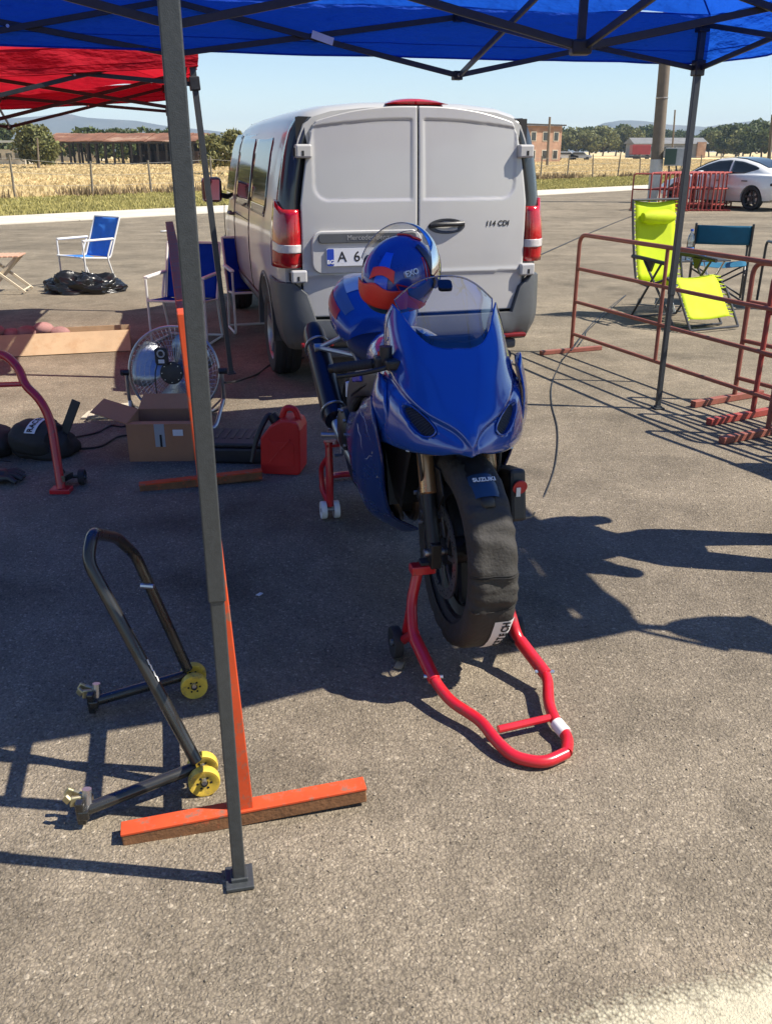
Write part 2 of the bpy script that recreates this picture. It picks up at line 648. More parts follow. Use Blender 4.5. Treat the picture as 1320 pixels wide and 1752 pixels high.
    L.new(sep.outputs['Blue'], ad.inputs[0]); L.new(inv.outputs['Value'], ad.inputs[2])
    b = N.new('ShaderNodeBump'); b.inputs['Strength'].default_value = 0.95; b.inputs['Distance'].default_value = 0.0042
    L.new(ad.outputs['Value'], b.inputs['Height'])
    L.new(b.outputs['Normal'], p.inputs['Normal'])
    return m
M_ASPHALT = asphalt_mat()

# terrain under everything, to the horizon
M_FIELD = mat('dry field earth', (0.60, 0.455, 0.22), 0.95, var=0.2, vscale=0.12, dirt=(0.16, 0.13, 0.06), dscale=0.05, damt=0.6)
g = MB()
g.add([(-3400, -300, -0.03), (3400, -300, -0.03), (3400, 4100, -0.03), (-3400, 4100, -0.03)], [(0, 1, 2, 3)])
tag(g.build('ground', M_FIELD, smooth=0), kind='structure')

# asphalt lot
a = MB()
q = [edge_pt(-160, 0), edge_pt(-160, -150), edge_pt(260, -150), edge_pt(260, 0)]
a.add([(p.x, p.y, 0.0) for p in q], [(0, 1, 2, 3)])
tag(a.build('asphalt_lot', M_ASPHALT, smooth=0), kind='structure')

# pale concrete strip along the edge of the lot
M_CONC = mat('pale concrete', (0.56, 0.51, 0.42), 0.9, var=0.12, vscale=1.2, dirt=(0.3, 0.27, 0.2), dscale=0.8, damt=0.5, bump=0.3, bscale=40)
W_STRIP = (at(0, 371) - E0).dot(ENRM)
k = MB()
s = -150.0
while s < 250:
    a0, a1 = edge_pt(s + 0.012, 0), edge_pt(s + 3.988, 0)
    b0, b1 = edge_pt(s + 0.012, W_STRIP), edge_pt(s + 3.988, W_STRIP)
    ht = 0.02
    vs = [(p.x, p.y, z) for z in (-0.02, ht) for p in (a0, a1, b1, b0)]
    k.add(vs, [(4, 5, 6, 7), (0, 1, 5, 4), (1, 2, 6, 5), (2, 3, 7, 6), (3, 0, 4, 7)])
    s += 4.0
tag(k.build('concrete_strip', M_CONC, smooth=0), kind='structure')

# mown verge
W_VERGE = W_STRIP + 9.5
M_VERGE = mat('mown verge soil', (0.27, 0.24, 0.09), 0.95, var=0.3, vscale=0.9, dirt=(0.36, 0.29, 0.13), dscale=0.6, damt=0.7)
v = MB()
v.grid([[tuple(edge_pt(s_, d_))[:2] + (-0.012,) for s_ in (-160, 260)] for d_ in (W_STRIP - 0.1, W_VERGE)])
tag(v.build('grass_verge', M_VERGE, smooth=0), kind='structure')

# faded painted stripe at the bottom right corner
def stripe_mat():
    m = mat('faded yellow road paint', (0.50, 0.45, 0.32), 0.85, var=0.14, vscale=16, bump=0.9, bscale=170)
    nt = m.node_tree
    p = nt.nodes['Principled BSDF']
    out = nt.nodes['Material Output']
    tc = nt.nodes.new('ShaderNodeTexCoord')
    v = nt.nodes.new('ShaderNodeTexVoronoi'); v.inputs['Scale'].default_value = 115
    nz = nt.nodes.new('ShaderNodeTexNoise'); nz.inputs['Scale'].default_value = 9; nz.inputs['Detail'].default_value = 8
    nz.inputs['Roughness'].default_value = 0.7
    nt.links.new(tc.outputs['Object'], v.inputs['Vector']); nt.links.new(tc.outputs['Object'], nz.inputs['Vector'])
    sub = nt.nodes.new('ShaderNodeMath'); sub.operation = 'MULTIPLY_ADD'; sub.inputs[1].default_value = 0.55
    nt.links.new(v.outputs['Distance'], sub.inputs[0]); nt.links.new(nz.outputs['Fac'], sub.inputs[2])
    ea = nt.nodes.new('ShaderNodeAttribute'); ea.attribute_name = 'paint_left'
    dif = nt.nodes.new('ShaderNodeMath'); dif.operation = 'SUBTRACT'
    nt.links.new(sub.outputs['Value'], dif.inputs[0]); nt.links.new(ea.outputs['Fac'], dif.inputs[1])
    mr = nt.nodes.new('ShaderNodeMapRange'); mr.inputs['From Min'].default_value = -0.12; mr.inputs['From Max'].default_value = 0.42
    nt.links.new(dif.outputs['Value'], mr.inputs['Value'])
    tr = nt.nodes.new('ShaderNodeBsdfTransparent')
    ms = nt.nodes.new('ShaderNodeMixShader')
    nt.links.new(mr.outputs['Result'], ms.inputs['Fac'])
    nt.links.new(p.outputs['BSDF'], ms.inputs[1]); nt.links.new(tr.outputs['BSDF'], ms.inputs[2])
    nt.links.new(ms.outputs['Shader'], out.inputs['Surface'])
    return m
c0, c1 = at(1040, 1752), at(1320, 1672)
sd = (c1 - c0).normalized()
c0 = c0 - sd * 1.2
n_s = 160
FR_ROWS = [(-0.42, 0.0), (-0.30, 1.0), (-0.16, 1.0), (-0.04, 0.95), (0.03, 0.5), (0.10, 0.0)]
rows_ = [[] for _ in FR_ROWS]
for i in range(n_s + 1):
    p = c0 + sd * (i * 4.5 / n_s)
    n_ = Vector((-sd.y, sd.x, 0))
    for r_, (off, e_) in zip(rows_, FR_ROWS):
        r_.append(tuple(p + n_ * off + Vector((0, 0, 0.004))))
b = MB(); b.grid(rows_)
EDGE_VALS = [e_ for (off, e_) in FR_ROWS for _ in range(n_s + 1)]
rm_ = b.build('road_marking', stripe_mat(), smooth=0)
at_ = rm_.data.attributes.new('paint_left', 'FLOAT', 'POINT')
at_.data.foreach_set('value', EDGE_VALS)
tag(rm_, kind='structure')

# ------------------------------------------------------------------ mountains
def ridge(name, x0, x1, Y, depth, peaks, seed, material):
    nx, ny = 120, 26
    rows = []
    for j in range(ny):
        v_ = j / (ny - 1)
        row = []
        for i in range(nx):
            x = x0 + (x1 - x0) * i / (nx - 1)
            prof = float(np.interp(x, [q[0] for q in peaks], [q[1] for q in peaks]))
            n1 = mnoise.fractal(Vector((x * 0.0022 + seed, v_ * 3.1, seed)), 1.0, 2.1, 6)
            z = prof * sin(min(1.0, v_ * 1.25) * pi / 2) * (1 + 0.05 * n1) if v_ < 0.8 else prof * (1 - (v_ - 0.8) * 3) * (1 + 0.05 * n1)
            row.append((x, Y + depth * v_, z - 2))
        rows.append(row)
    b = MB(); b.grid(rows)
    return tag(b.build(name, material, smooth=60), kind='structure')
M_MOUNT = mat('far mountain scrub', (0.075, 0.078, 0.058), 0.95, var=0.4, vscale=0.009, dirt=(0.20, 0.14, 0.10), dscale=0.012, damt=0.7)
ridge('mountain', -2600, 300, 2750, 320, [(-2600, 20), (-1900, 70), (-1304, 90), (-1230, 93), (-1146, 96), (-1060, 101), (-1010, 108), (-975, 107), (-930, 97), (-880, 94), (-770, 89), (-700, 78), (-652, 72), (-474, 57), (-300, 62), (0, 40), (300, 10)], 3.0, M_MOUNT)
ridge('hill', 150, 3000, 2750, 320, [(150, 10), (480, 30), (593, 52), (672, 84), (731, 93), (790, 91), (870, 80), (988, 74), (1067, 84), (1146, 91), (1186, 80), (1265, 68), (1600, 80), (2300, 60), (3000, 20)], 8.0, M_MOUNT)

# ------------------------------------------------------------------ grass
def blades(name, n, s_rng, d_rng, h_rng, w_rng, material, dens_fn=None, kind='stuff'):
    s_ = rng.uniform(s_rng[0], s_rng[1], n)
    d_ = rng.uniform(0, 1, n) ** 1.4 * (d_rng[1] - d_rng[0]) + d_rng[0]
    base = np.array(E0)[None, :2] + np.outer(s_, np.array(EDIR)[:2]) + np.outer(d_, np.array(ENRM)[:2])
    ok = (base[:, 1] > 3) & (np.abs(base[:, 0]) < base[:, 1] * 0.62 + 3)
    base = base[ok]
    if dens_fn is not None:
        keep = dens_fn(base)
        base = base[keep]
    m = len(base)
    dist = np.linalg.norm(base, axis=1)
    h = rng.uniform(h_rng[0], h_rng[1], m)
    w = rng.uniform(w_rng[0], w_rng[1], m) * np.clip(dist / 40, 0.8, 2.5)
    ang = rng.uniform(0, 2 * pi, m)
    dx, dy = np.cos(ang) * w / 2, np.sin(ang) * w / 2
    lx, ly = rng.normal(0, 0.25, m) * h, rng.normal(0, 0.25, m) * h
    v = np.zeros((m, 3, 3))
    v[:, 0, 0] = base[:, 0] - dx; v[:, 0, 1] = base[:, 1] - dy
    v[:, 1, 0] = base[:, 0] + dx; v[:, 1, 1] = base[:, 1] + dy
    v[:, 2, 0] = base[:, 0] + lx; v[:, 2, 1] = base[:, 1] + ly; v[:, 2, 2] = h
    v[:, :2, 2] = -0.03
    f = np.arange(m * 3).reshape(m, 3)
    return tag(np_mesh(name, v.reshape(-1, 3), f, material), kind=kind)
M_DRY = mat('dry straw grass', (0.64, 0.515, 0.29), 0.9, var=0.2, vscale=0.12, dirt=(0.50, 0.42, 0.21), dscale=0.09, damt=0.5, island=0.14, trans=0.35)
M_SHORT = mat('short verge grass', (0.40, 0.35, 0.125), 0.9, var=0.25, vscale=0.5, dirt=(0.50, 0.40, 0.17), dscale=0.5, damt=0.7, island=0.4, trans=0.3)
M_WEED = mat('dry weeds by the fence', (0.27, 0.195, 0.11), 0.9, var=0.3, vscale=0.6, island=0.4, trans=0.25)
blades('dry_grass', 190000, (-45, 170), (W_VERGE + 0.2, W_VERGE + 150), (0.06, 0.20), (0.10, 0.34), M_DRY)
blades('verge_grass', 130000, (-20, 90), (W_STRIP + 0.05, W_VERGE + 0.4), (0.03, 0.10), (0.05, 0.12), M_SHORT)
blades('roadside_weeds', 15000, (-20, 110), (W_VERGE - 0.6, W_VERGE + 1.0), (0.12, 0.45), (0.03, 0.12), M_WEED,
       dens_fn=lambda b_: np.array([mnoise.noise(Vector((p[0] * 0.5, p[1] * 0.5, 0))) > -0.05 for p in b_]))

# ------------------------------------------------------------------ field fence
M_POST = mat('weathered fence post', (0.20, 0.17, 0.13), 0.9, var=0.3, vscale=6)
M_WIRE = mat('fence wire', (0.25, 0.24, 0.22), 0.5, 0.6)
f0 = edge_pt(0, W_VERGE)
fence = thing('wire_fence', 'thin wire fence on leaning weathered posts along the edge of the dry field', 'fence', f0)
posts = []
s = -6.0
i = 0
while s < 95:
    p = edge_pt(s + random.uniform(-0.2, 0.2), W_VERGE + 0.15) - f0
    hgt = 1.35 + random.uniform(-0.12, 0.15)
    lean = Vector((random.uniform(-0.1, 0.1), random.uniform(-0.06, 0.06), 0))
    b = MB(); b.tube([p + Vector((0, 0, -0.1)), p + lean * 0.5 + Vector((0, 0, hgt * 0.5)), p + lean + Vector((0, 0, hgt))], [0.05, 0.045, 0.04], 6)
    b.build('post', M_POST, fence)
    posts.append((p, lean, hgt))
    s += 2.95
b = MB()
for zf in (0.3, 0.6, 0.92):
    for (p, l, h), (p2, l2, h2) in zip(posts, posts[1:]):
        A, B = p + l * zf + Vector((0, 0, h * zf)), p2 + l2 * zf + Vector((0, 0, h2 * zf))
        mid = (A + B) / 2 - Vector((0, 0, 0.03))
        b.tube([A, mid, B], 0.006, 4)
tag(b.build('wire', M_WIRE, fence))

# ------------------------------------------------------------------ trees
M_BARK = mat('bark', (0.11, 0.085, 0.06), 0.95, var=0.3, vscale=8)
M_LEAFS = [mat('leaves dark', (0.085, 0.11, 0.036), 0.7, var=0.35, vscale=0.5, island=0.45, trans=0.3),
           mat('leaves olive', (0.17, 0.175, 0.06), 0.7, var=0.35, vscale=0.6, island=0.45, trans=0.3),
           mat('leaves light', (0.20, 0.195, 0.075), 0.7, var=0.35, vscale=0.7, island=0.45, trans=0.3)]
def crown_mesh(w, h, z0, n, leaf, seed, lobes):
    r = np.random.default_rng(seed)
    P = []
    for (lx, ly, lz, lr) in lobes:
        k = int(n * lr ** 2 / sum(q[3] ** 2 for q in lobes))
        d = r.normal(0, 1, (k, 3)); d /= np.linalg.norm(d, axis=1)[:, None]
        rad = r.uniform(0.35, 1.0, k) ** 0.5 * (1 + 0.22 * np.sin(d[:, 0] * 7 + seed) * np.cos(d[:, 2] * 6 + seed * 2))
        P.append(np.array([lx * w / 2, ly * w / 2, z0 + lz * h]) + d * rad[:, None] * np.array([lr * w / 2, lr * w / 2, lr * h * 0.5]))
    P = np.concatenate(P)
    m = len(P)
    a = r.normal(0, 1, (m, 3)); a /= np.linalg.norm(a, axis=1)[:, None]
    b = np.cross(a, r.normal(0, 1, (m, 3))); b /= np.linalg.norm(b, axis=1)[:, None]
    sz = leaf * r.uniform(0.5, 1.3, m)[:, None]
    V = np.stack([P - a * sz, P + b * sz * 0.6, P + a * sz, P - b * sz * 0.6], axis=1).reshape(-1, 3)
    F = np.arange(m * 4).reshape(m, 4)
    return V, F
LOBES = [[(0, 0, 0.62, 0.62), (0.45, 0.1, 0.5, 0.5), (-0.5, -0.1, 0.45, 0.5), (0.1, 0.3, 0.82, 0.36), (-0.25, 0, 0.75, 0.4), (0.6, 0, 0.3, 0.35), (-0.6, 0, 0.25, 0.35)],
         [(0, 0, 0.5, 0.6), (0.5, 0, 0.62, 0.45), (-0.42, 0.2, 0.68, 0.45), (0.1, -0.2, 0.84, 0.36), (-0.65, 0, 0.35, 0.35), (0.62, 0.1, 0.28, 0.38)],
         [(0, 0, 0.45, 0.55), (-0.3, 0, 0.7, 0.48), (0.35, 0.1, 0.78, 0.42), (0.55, 0, 0.4, 0.42), (-0.6, 0.1, 0.32, 0.4), (0.1, 0, 0.9, 0.25)]]
TREE_PROTO = {}
ORD = ['first', 'second', 'third', 'fourth', 'fifth', 'sixth', 'seventh', 'eighth', 'ninth', 'tenth', 'eleventh', 'twelfth', 'thirteenth', 'fourteenth', 'fifteenth', 'sixteenth']
def tree(px, base_y, dist, w, h, var, leaf_m, label, group=None, n=1500, bush=False, name='tree'):
    dr = ray(px, base_y)
    X = dr.x / dr.y * dist
    loc = (X, dist, -0.05)
    t = thing(name, label, 'bush' if bush else 'tree', loc, random.uniform(0, 6.28), group)
    z0 = 0.0 if bush else h * 0.03
    key = (round(w, 1), round(h, 1), var, leaf_m, n, bush)
    if key not in TREE_PROTO:
        V, F = crown_mesh(w, h - z0, z0, n, (0.042 if n > 2500 else 0.055) * (w + h) * 0.5, hash((var, leaf_m, n)) % 1000, LOBES[var])
        c = np_mesh('crown', V, F, M_LEAFS[leaf_m], t)
        b = MB()
        tr = 0.03 * h
        b.tube([(0, 0, -0.1), (0.02 * w, 0, h * 0.25), (0, 0.02 * w, h * 0.6)], [tr, tr * 0.75, tr * 0.3], 7)
        for q in range(4):
            an = q * 1.7 + var
            b.tube([(0, 0, h * (0.2 + 0.06 * q)), (cos(an) * w * 0.16, sin(an) * w * 0.16, h * (0.42 + 0.06 * q)), (cos(an) * w * 0.28, sin(an) * w * 0.28, h * (0.6 + 0.05 * q))], [tr * 0.5, tr * 0.35, tr * 0.12], 5)
        k_ = b.build('trunk', M_BARK, t)
        TREE_PROTO[key] = (c, k_)
    else:
        for src in TREE_PROTO[key]:
            c = src.copy(); COL.objects.link(c); c.parent = t
    return t

tree(66, 283, 96, 6.0, 4.3, 0, 1, 'olive bush with bare stems in front of the left end of the rusty open shed', n=3600, bush=True, name='bush')
tree(392, 280, 70, 4.6, 3.1, 1, 2, 'round olive green bush just left of the silver van at the field edge', n=4200, bush=True, name='bush')
tree(5, 275, 170, 9, 6.2, 2, 0, 'dark tree at the left edge of the picture behind the small white hut', n=1600)
for i, (px, d, w, h, var, lf) in enumerate([(962, 330, 16, 11, 0, 0), (985, 320, 15, 10.5, 1, 1), (1008, 335, 17, 11, 2, 0), (1030, 325, 15, 11.5, 0, 1), (1052, 340, 16, 12, 1, 0), (1072, 330, 15, 11, 2, 1), (946, 345, 15, 10, 1, 0), (1094, 338, 17, 12, 0, 0)]):
    tree(px, 266, d, w, h * 0.85, var, lf, 'green tree in the far row left of the pole, %s from the left' % ORD[[962, 985, 1008, 1030, 1052, 1072, 946, 1094].index(px) if False else sorted([962, 985, 1008, 1030, 1052, 1072, 946, 1094]).index(px)], 'far trees right of the van', n=2600)
for i, (px, d, w, h, var, lf) in enumerate([(1098, 380, 16, 15, 1, 0), (1130, 400, 17, 14, 2, 0), (1160, 390, 18, 14, 0, 0)]):
    tree(px, 266, d, w, h * 0.7, var, lf, 'dark tree rising behind the long grey shed, %s from the left' % ORD[i], 'trees behind the grey shed', n=2600)
for i, (px, d, w, h, var, lf) in enumerate([(1212, 300, 16, 11, 0, 0), (1236, 290, 15, 11, 1, 1), (1258, 280, 15, 12.5, 2, 0), (1282, 270, 15, 11.5, 0, 1), (1302, 260, 15, 13, 1, 0), (1326, 265, 16, 12.5, 2, 1), (1225, 340, 18, 14, 2, 0), (1270, 330, 20, 15, 0, 0), (1350, 270, 16, 12, 0, 0)]):
    tree(px, 264, d, w, h * 0.72, var, lf, 'olive tree in the dense row above the white car, %s from left' % ORD[sorted([1212, 1236, 1258, 1282, 1302, 1326, 1225, 1270, 1350]).index(px)], 'trees behind the white car', n=2800)
for i, (px, d, w, h) in enumerate([(208, 240, 3, 6.5), (224, 240, 2.6, 6.5), (272, 240, 3, 6.5)]):
    tree(px, 280, d, w, h, i, 0, 'small treetop above the rusty shed roof, %s of three from left' % ORD[i], 'treetops over the shed', n=500)
for i, px in enumerate((150, 175, 205, 235, 262, 290)):
    tree(px, 283, 150, 9, 5.0, i % 3, 0, 'dark tree seen through the rusty open shed, %s from the left' % ORD[i], 'trees behind the open shed', n=900)

# ------------------------------------------------------------------ far buildings
M_RUST = mat('rusty roof sheet', (0.20, 0.085, 0.045), 0.8, var=0.35, vscale=0.4, dirt=(0.36, 0.25, 0.18), dscale=0.2, damt=0.8)
M_SHEDDK = mat('dark shed timber', (0.04, 0.035, 0.03), 0.9, var=0.3, vscale=1)
M_BRICK = mat('salmon brick wall', (0.36, 0.215, 0.145), 0.9, var=0.3, vscale=0.7, dirt=(0.5, 0.42, 0.34), dscale=0.35, damt=0.8)
M_PLASTER = mat('old plaster', (0.52, 0.47, 0.38), 0.9, var=0.15, vscale=0.6, dirt=(0.3, 0.24, 0.18), dscale=0.4, damt=0.6)
M_GREYROOF = mat('grey roof sheet', (0.17, 0.17, 0.17), 0.7, var=0.2, vscale=0.5)
M_REDBODY = mat('dull red paint', (0.30, 0.035, 0.04), 0.5, var=0.15, vscale=1)

# open shed with a rusty roof
Ys = 118.0
p0, p1 = atY(76, 283, Ys), atY(352, 283, Ys)
Ls = p1.x - p0.x
shed = thing('open_shed', 'long low open sided shed with a rusty tin roof across the dry field', 'shed', (p0.x, Ys, 0))
eave, rtop = 2.75, 3.75
b = MB()
nb = 44
for i in range(nb):                                   # corrugated sheets, a little uneven
    x0_, x1_ = Ls * i / nb, Ls * (i + 1) / nb - 0.04
    dz = random.uniform(-0.05, 0.05)
    b.add([(x0_, -0.6, eave + dz), (x1_, -0.6, eave + dz), (x1_, 6, rtop + dz), (x0_, 6, rtop + dz), (x0_, 12, eave + dz), (x1_, 12, eave + dz)],
          [(0, 1, 2, 3), (3, 2, 5, 4)])
b.build('roof', M_RUST, shed, smooth=0, solid=0.06)
b = MB(); b.box((Ls / 2, -0.45, eave - 0.18), (Ls, 0.15, 0.2)); b.build('eave_beam', M_SHEDDK, shed, smooth=0)
proto = None
for i in range(19):
    for yy in (0, 11.4):
        x_ = Ls * (i + 0.15) / 18.5
        b = MB(); b.box((x_, yy, eave / 2 - 0.05), (0.24, 0.24, eave - 0.1)); b.build('post', M_SHEDDK, shed, smooth=0)
b = MB(); b.box((Ls * 0.72, 11.8, 1.3), (Ls * 0.52, 0.2, 2.6)); b.build('back_wall', M_SHEDDK, shed, smooth=0)
b = MB()
for i in range(9):
    b.box((Ls * (0.5 + 0.05 * i), 7 + (i % 3), 0.6 + 0.2 * (i % 2)), (1.4, 1.5, 1.2 + 0.4 * (i % 2)))
b.build('stored_goods', mat('stored junk', (0.07, 0.05, 0.04), 0.9, var=0.4, vscale=1), shed, smooth=0)
# house behind the shed, showing between its posts
hp = atY(124, 282, 160)
h = thing('brick_house', 'small house with a salmon tiled roof seen between the posts of the open shed', 'house', (hp.x, 160, 0))
b = MB(); b.box((0, 2, 0.9), (9, 5, 1.8)); b.build('wall', M_PLASTER, h, smooth=0)
b = MB(); b.prism([(-5, 1.8), (5, 1.8), (1.5, 3.6), (-1.5, 3.6)], 'Y', -0.8, 5); b.build('roof', M_BRICK, h, smooth=0)
# small white hut at the left edge
hp = atY(14, 284, 120)
h = thing('small_hut', 'small pale hut with a flat roof at the left edge of the field', 'hut', (hp.x, 120, 0))
b = MB(); b.box((0, 0, 0.9), (5.6, 3, 1.8)); b.build('wall', M_PLASTER, h, smooth=0)
b = MB(); b.box((0, -0.2, 2.7), (7.4, 4, 0.25)); b.build('roof', mat('pale sheet roof', (0.42, 0.44, 0.42), 0.6, var=0.1), h, smooth=0)
for x_ in (-3.2, 3.2):
    b = MB(); b.box((x_, -1.8, 1.3), (0.18, 0.18, 2.55)); b.build('post', M_SHEDDK, h, smooth=0)
for x_ in (-1.7, -0.4, 0.9, 2.0):
    b = MB(); b.box((x_, -1.51, 1.0), (0.7, 0.06, 0.7)); b.build('window', M_DARKGLASS, h, smooth=0)

# brick building right of the van
bp = atY(958, 266, 150)
bb = thing('brick_building', 'two storey salmon brick building with a dark lean roof right beside the van', 'building', (bp.x, 150, 0), radians(33))
b = MB(); b.box((-6, 4, 2.6), (12, 8, 5.2)); b.build('wall', M_BRICK, bb, smooth=0)
b = MB(); b.add([(-12.4, -0.5, 5.2), (0.4, -0.5, 5.2), (0.4, 8.4, 5.6), (-12.4, 8.4, 5.6), (-12.4, -0.5, 5.4), (0.4, -0.5, 5.4), (0.4, 8.4, 5.8), (-12.4, 8.4, 5.8)],
                [(0, 3, 2, 1), (4, 5, 6, 7), (0, 1, 5, 4), (1, 2, 6, 5), (2, 3, 7, 6), (3, 0, 4, 7)]); b.build('roof', M_SHEDDK, bb, smooth=0)
for zz in (1.1, 3.7):
    for x_ in (-10.6, -8.2, -5.8, -3.4, -1.2):
        b = MB(); b.box((x_, 0.0, zz), (1.1, 0.12, 1.4)); fr = b.build('window', M_PLASTER, bb, smooth=0)
        b = MB(); b.box((x_, -0.05, zz), (0.85, 0.08, 1.15)); b.build('pane', M_DARKGLASS, fr, smooth=0)
b = MB(); b.box((-9.2, -0.12, 2.55), (2.4, 0.2, 5.0)); b.build('plaster_panel', M_PLASTER, bb, smooth=0)

# long grey shed on the right
sp = atY(1085, 265, 250)
sq = atY(1205, 265, 250)
Lg = sq.x - sp.x
gs = thing('industrial_shed', 'long low grey industrial shed with a red front end in the far distance', 'shed', (sp.x, 250, 0))
b = MB(); b.box((Lg * 0.5, 5, 1.7), (Lg, 10, 3.4)); b.build('wall', mat('grey cladding', (0.2, 0.21, 0.23), 0.8, var=0.15, vscale=0.5), gs, smooth=0)
b = MB(); b.prism([(-0.5, 3.4), (10.5, 3.4), (5, 4.9)], 'X', -0.6, Lg + 0.6); b.build('roof', M_GREYROOF, gs, smooth=0)
b = MB(); b.box((Lg * 0.93, -0.3, 1.9), (Lg * 0.12, 0.8, 3.8)); b.build('end_bay', M_BRICK, gs, smooth=0)
for i in range(6):
    b = MB(); b.box((Lg * (0.2 + 0.11 * i), -0.05, 2.1), (1.6, 0.12, 1.0)); b.build('window', M_DARKGLASS, gs, smooth=0)
tp = atY(1093, 268, 200)
rt = thing('red_trailer', 'dull red box trailer parked in front of the grey industrial shed', 'trailer', (tp.x, 200, 0))
b = MB(); b.box((0, 0, 1.9), (3.8, 2.4, 1.9)); b.build('box_body', M_REDBODY, rt, smooth=0, bevel=0.1)
b = MB(); b.box((0, 0, 0.6), (3.8, 2.2, 0.25)); b.build('chassis', M_SHEDDK, rt, smooth=0)
for x_ in (-1.2, -0.4, 1.3):
    b = MB(); b.cyl((x_, -1.2, 0.45), (x_, -0.9, 0.45), 0.48, n=14); b.build('wheel', M_RUBBER, rt)
# tiny parked cars before the far tree row
for (px, c_, lab) in ((968, (0.55, 0.55, 0.55), 'tiny white parked car in front of the far tree row nearest the brick building'),
                      (990, (0.3, 0.32, 0.36), 'tiny pale parked car before the far tree row, right of the white one')):
    cp = atY(px, 266, 180)
    cr = thing('parked_car', lab, 'car', (cp.x, 180, 0))
    b = MB(); b.prism([(-2.2, 0.35), (2.2, 0.35), (2.25, 0.85), (1.3, 1.0), (0.7, 1.5), (-1.3, 1.5), (-1.9, 1.0), (-2.25, 0.9)], 'Y', -0.85, 0.85)
    b.build('body', mat('small car paint %d' % px, c_, 0.35), cr, smooth=0, bevel=0.08)
    b = MB(); b.prism([(1.05, 1.02), (0.6, 1.42), (-1.2, 1.42), (-1.6, 1.02)], 'Y', -0.87, 0.87); b.build('window', M_DARKGLASS, cr, smooth=0)
    for x_ in (-1.4, 1.4):
        for y_ in (-0.75, 0.75):
            b = MB(); b.cyl((x_, y_ - 0.12, 0.32), (x_, y_ + 0.12, 0.32), 0.33, n=12); b.build('wheel', M_RUBBER, cr)

# utility poles
M_POLEC = mat('old concrete pole', (0.17, 0.135, 0.10), 0.9, var=0.2, vscale=2, dirt=(0.10, 0.12, 0.09), dscale=1.5, damt=0.6)
pb = at(1117, 346)
top = atY(1136, 110, pb.y)
up = thing('utility_pole', 'thick leaning brown concrete pole with a whitewashed foot behind the barrier stack', 'pole', pb)
lean = (top - pb); lean_x = lean.x / lean.z
b = MB(); b.tube([(0, 0, -0.1), (lean_x * 1.5, 0, 1.5), (lean_x * 9, 0, 9)], [0.21, 0.20, 0.15], 14); b.build('shaft', M_POLEC, up)
b = MB(); b.tube([(0, 0, -0.08), (lean_x * 1.35, 0, 1.35)], [0.218, 0.21], 14); b.build('whitewashed_foot', mat('whitewash', (0.55, 0.53, 0.48), 0.9, var=0.12, vscale=3), up)
for zz in (3.2, 5.0):
    b = MB(); b.tube([(lean_x * zz + 0.19 * cos(a_), 0.19 * sin(a_), zz) for a_ in [2 * pi * q / 16 for q in range(16)]], 0.02, 5, closed=True); b.build('band', M_STEEL, up)
eb = thing('junction_box', 'grey electrical cabinet with a dark green door strapped to the concrete pole', 'electrical box', (pb.x + 0.42, pb.y - 0.32, 1.15), radians(-18))
b = MB(); b.box((0.1, 0, 0.28), (0.78, 0.3, 0.55)); b.build('cabinet', mat('cabinet grey', (0.34, 0.34, 0.33), 0.5, var=0.1), eb, smooth=0, bevel=0.02)
b = MB(); b.box((-0.1, -0.16, 0.28), (0.36, 0.03, 0.48)); b.build('door', mat('cabinet green', (0.04, 0.07, 0.05), 0.5), eb, smooth=0)
b = MB(); b.tube([(-0.12, 0, 0), (-0.1, -0.02, -0.25), (-0.2, 0, -0.5), (-0.2, 0, -1.0)], 0.03, 6); b.tube([(0.1, 0, 0), (0.16, -0.05, -0.3), (0.3, -0.1, -0.6)], 0.025, 6); b.build('cable', M_BLKPLASTIC, eb)
for (px, by, ty, d, r0, lab) in ((936, 272, 200, 110, 0.17, 'thin dark pole standing in front of the salmon brick building'),
                                 (1150, 258, 188, 140, 0.15, 'thin leaning pole right behind the thick concrete pole'),
                                 (1317, 268, 196, 75, 0.17, 'bare pole at the right edge above the white car'),
                                 (66, 283, 236, 90, 0.10, 'thin wooden pole in front of the olive bush at the rusty shed')):
    p_, q_ = atY(px, by, d), atY(px + (4 if px > 660 else -2), ty, d)
    t = thing('utility_pole', lab, 'pole', (p_.x, d, 0))
    b = MB(); b.tube([(0, 0, -0.3), (q_.x - p_.x, 0, q_.z)], [r0, r0 * 0.75], 8); b.build('shaft', M_POLEC, t)
# ================================================================== CANOPIES
def cloth(name, col, transl, var=0.06):
    m = mat(name, col, 0.75, var=var, vscale=3, spec=0.15)
    nt = m.node_tree
    p = nt.nodes['Principled BSDF']
    t = nt.nodes.new('ShaderNodeBsdfTranslucent')
    t.inputs['Color'].default_value = (*transl, 1)
    ad = nt.nodes.new('ShaderNodeMixShader'); ad.inputs['Fac'].default_value = 0.42
    out = nt.nodes['Material Output']
    nt.links.new(p.outputs['BSDF'], ad.inputs[1]); nt.links.new(t.outputs['BSDF'], ad.inputs[2])
    nt.links.new(ad.outputs['Shader'], out.inputs['Surface'])
    # woven wrinkles
    tc = nt.nodes.new('ShaderNodeTexCoord')
    nz = nt.nodes.new('ShaderNodeTexNoise'); nz.inputs['Scale'].default_value = 5; nz.inputs['Detail'].default_value = 4
    mp = nt.nodes.new('ShaderNodeMapping'); mp.inputs['Scale'].default_value = (1, 1, 3)
    nt.links.new(tc.outputs['Object'], mp.inputs['Vector']); nt.links.new(mp.outputs['Vector'], nz.inputs['Vector'])
    b = nt.nodes.new('ShaderNodeBump'); b.inputs['Strength'].default_value = 0.9; b.inputs['Distance'].default_value = 0.05
    nt.links.new(nz.outputs['Fac'], b.inputs['Height'])
    nt.links.new(b.outputs['Normal'], p.inputs['Normal']); nt.links.new(b.outputs['Normal'], t.inputs['Normal'])
    return m
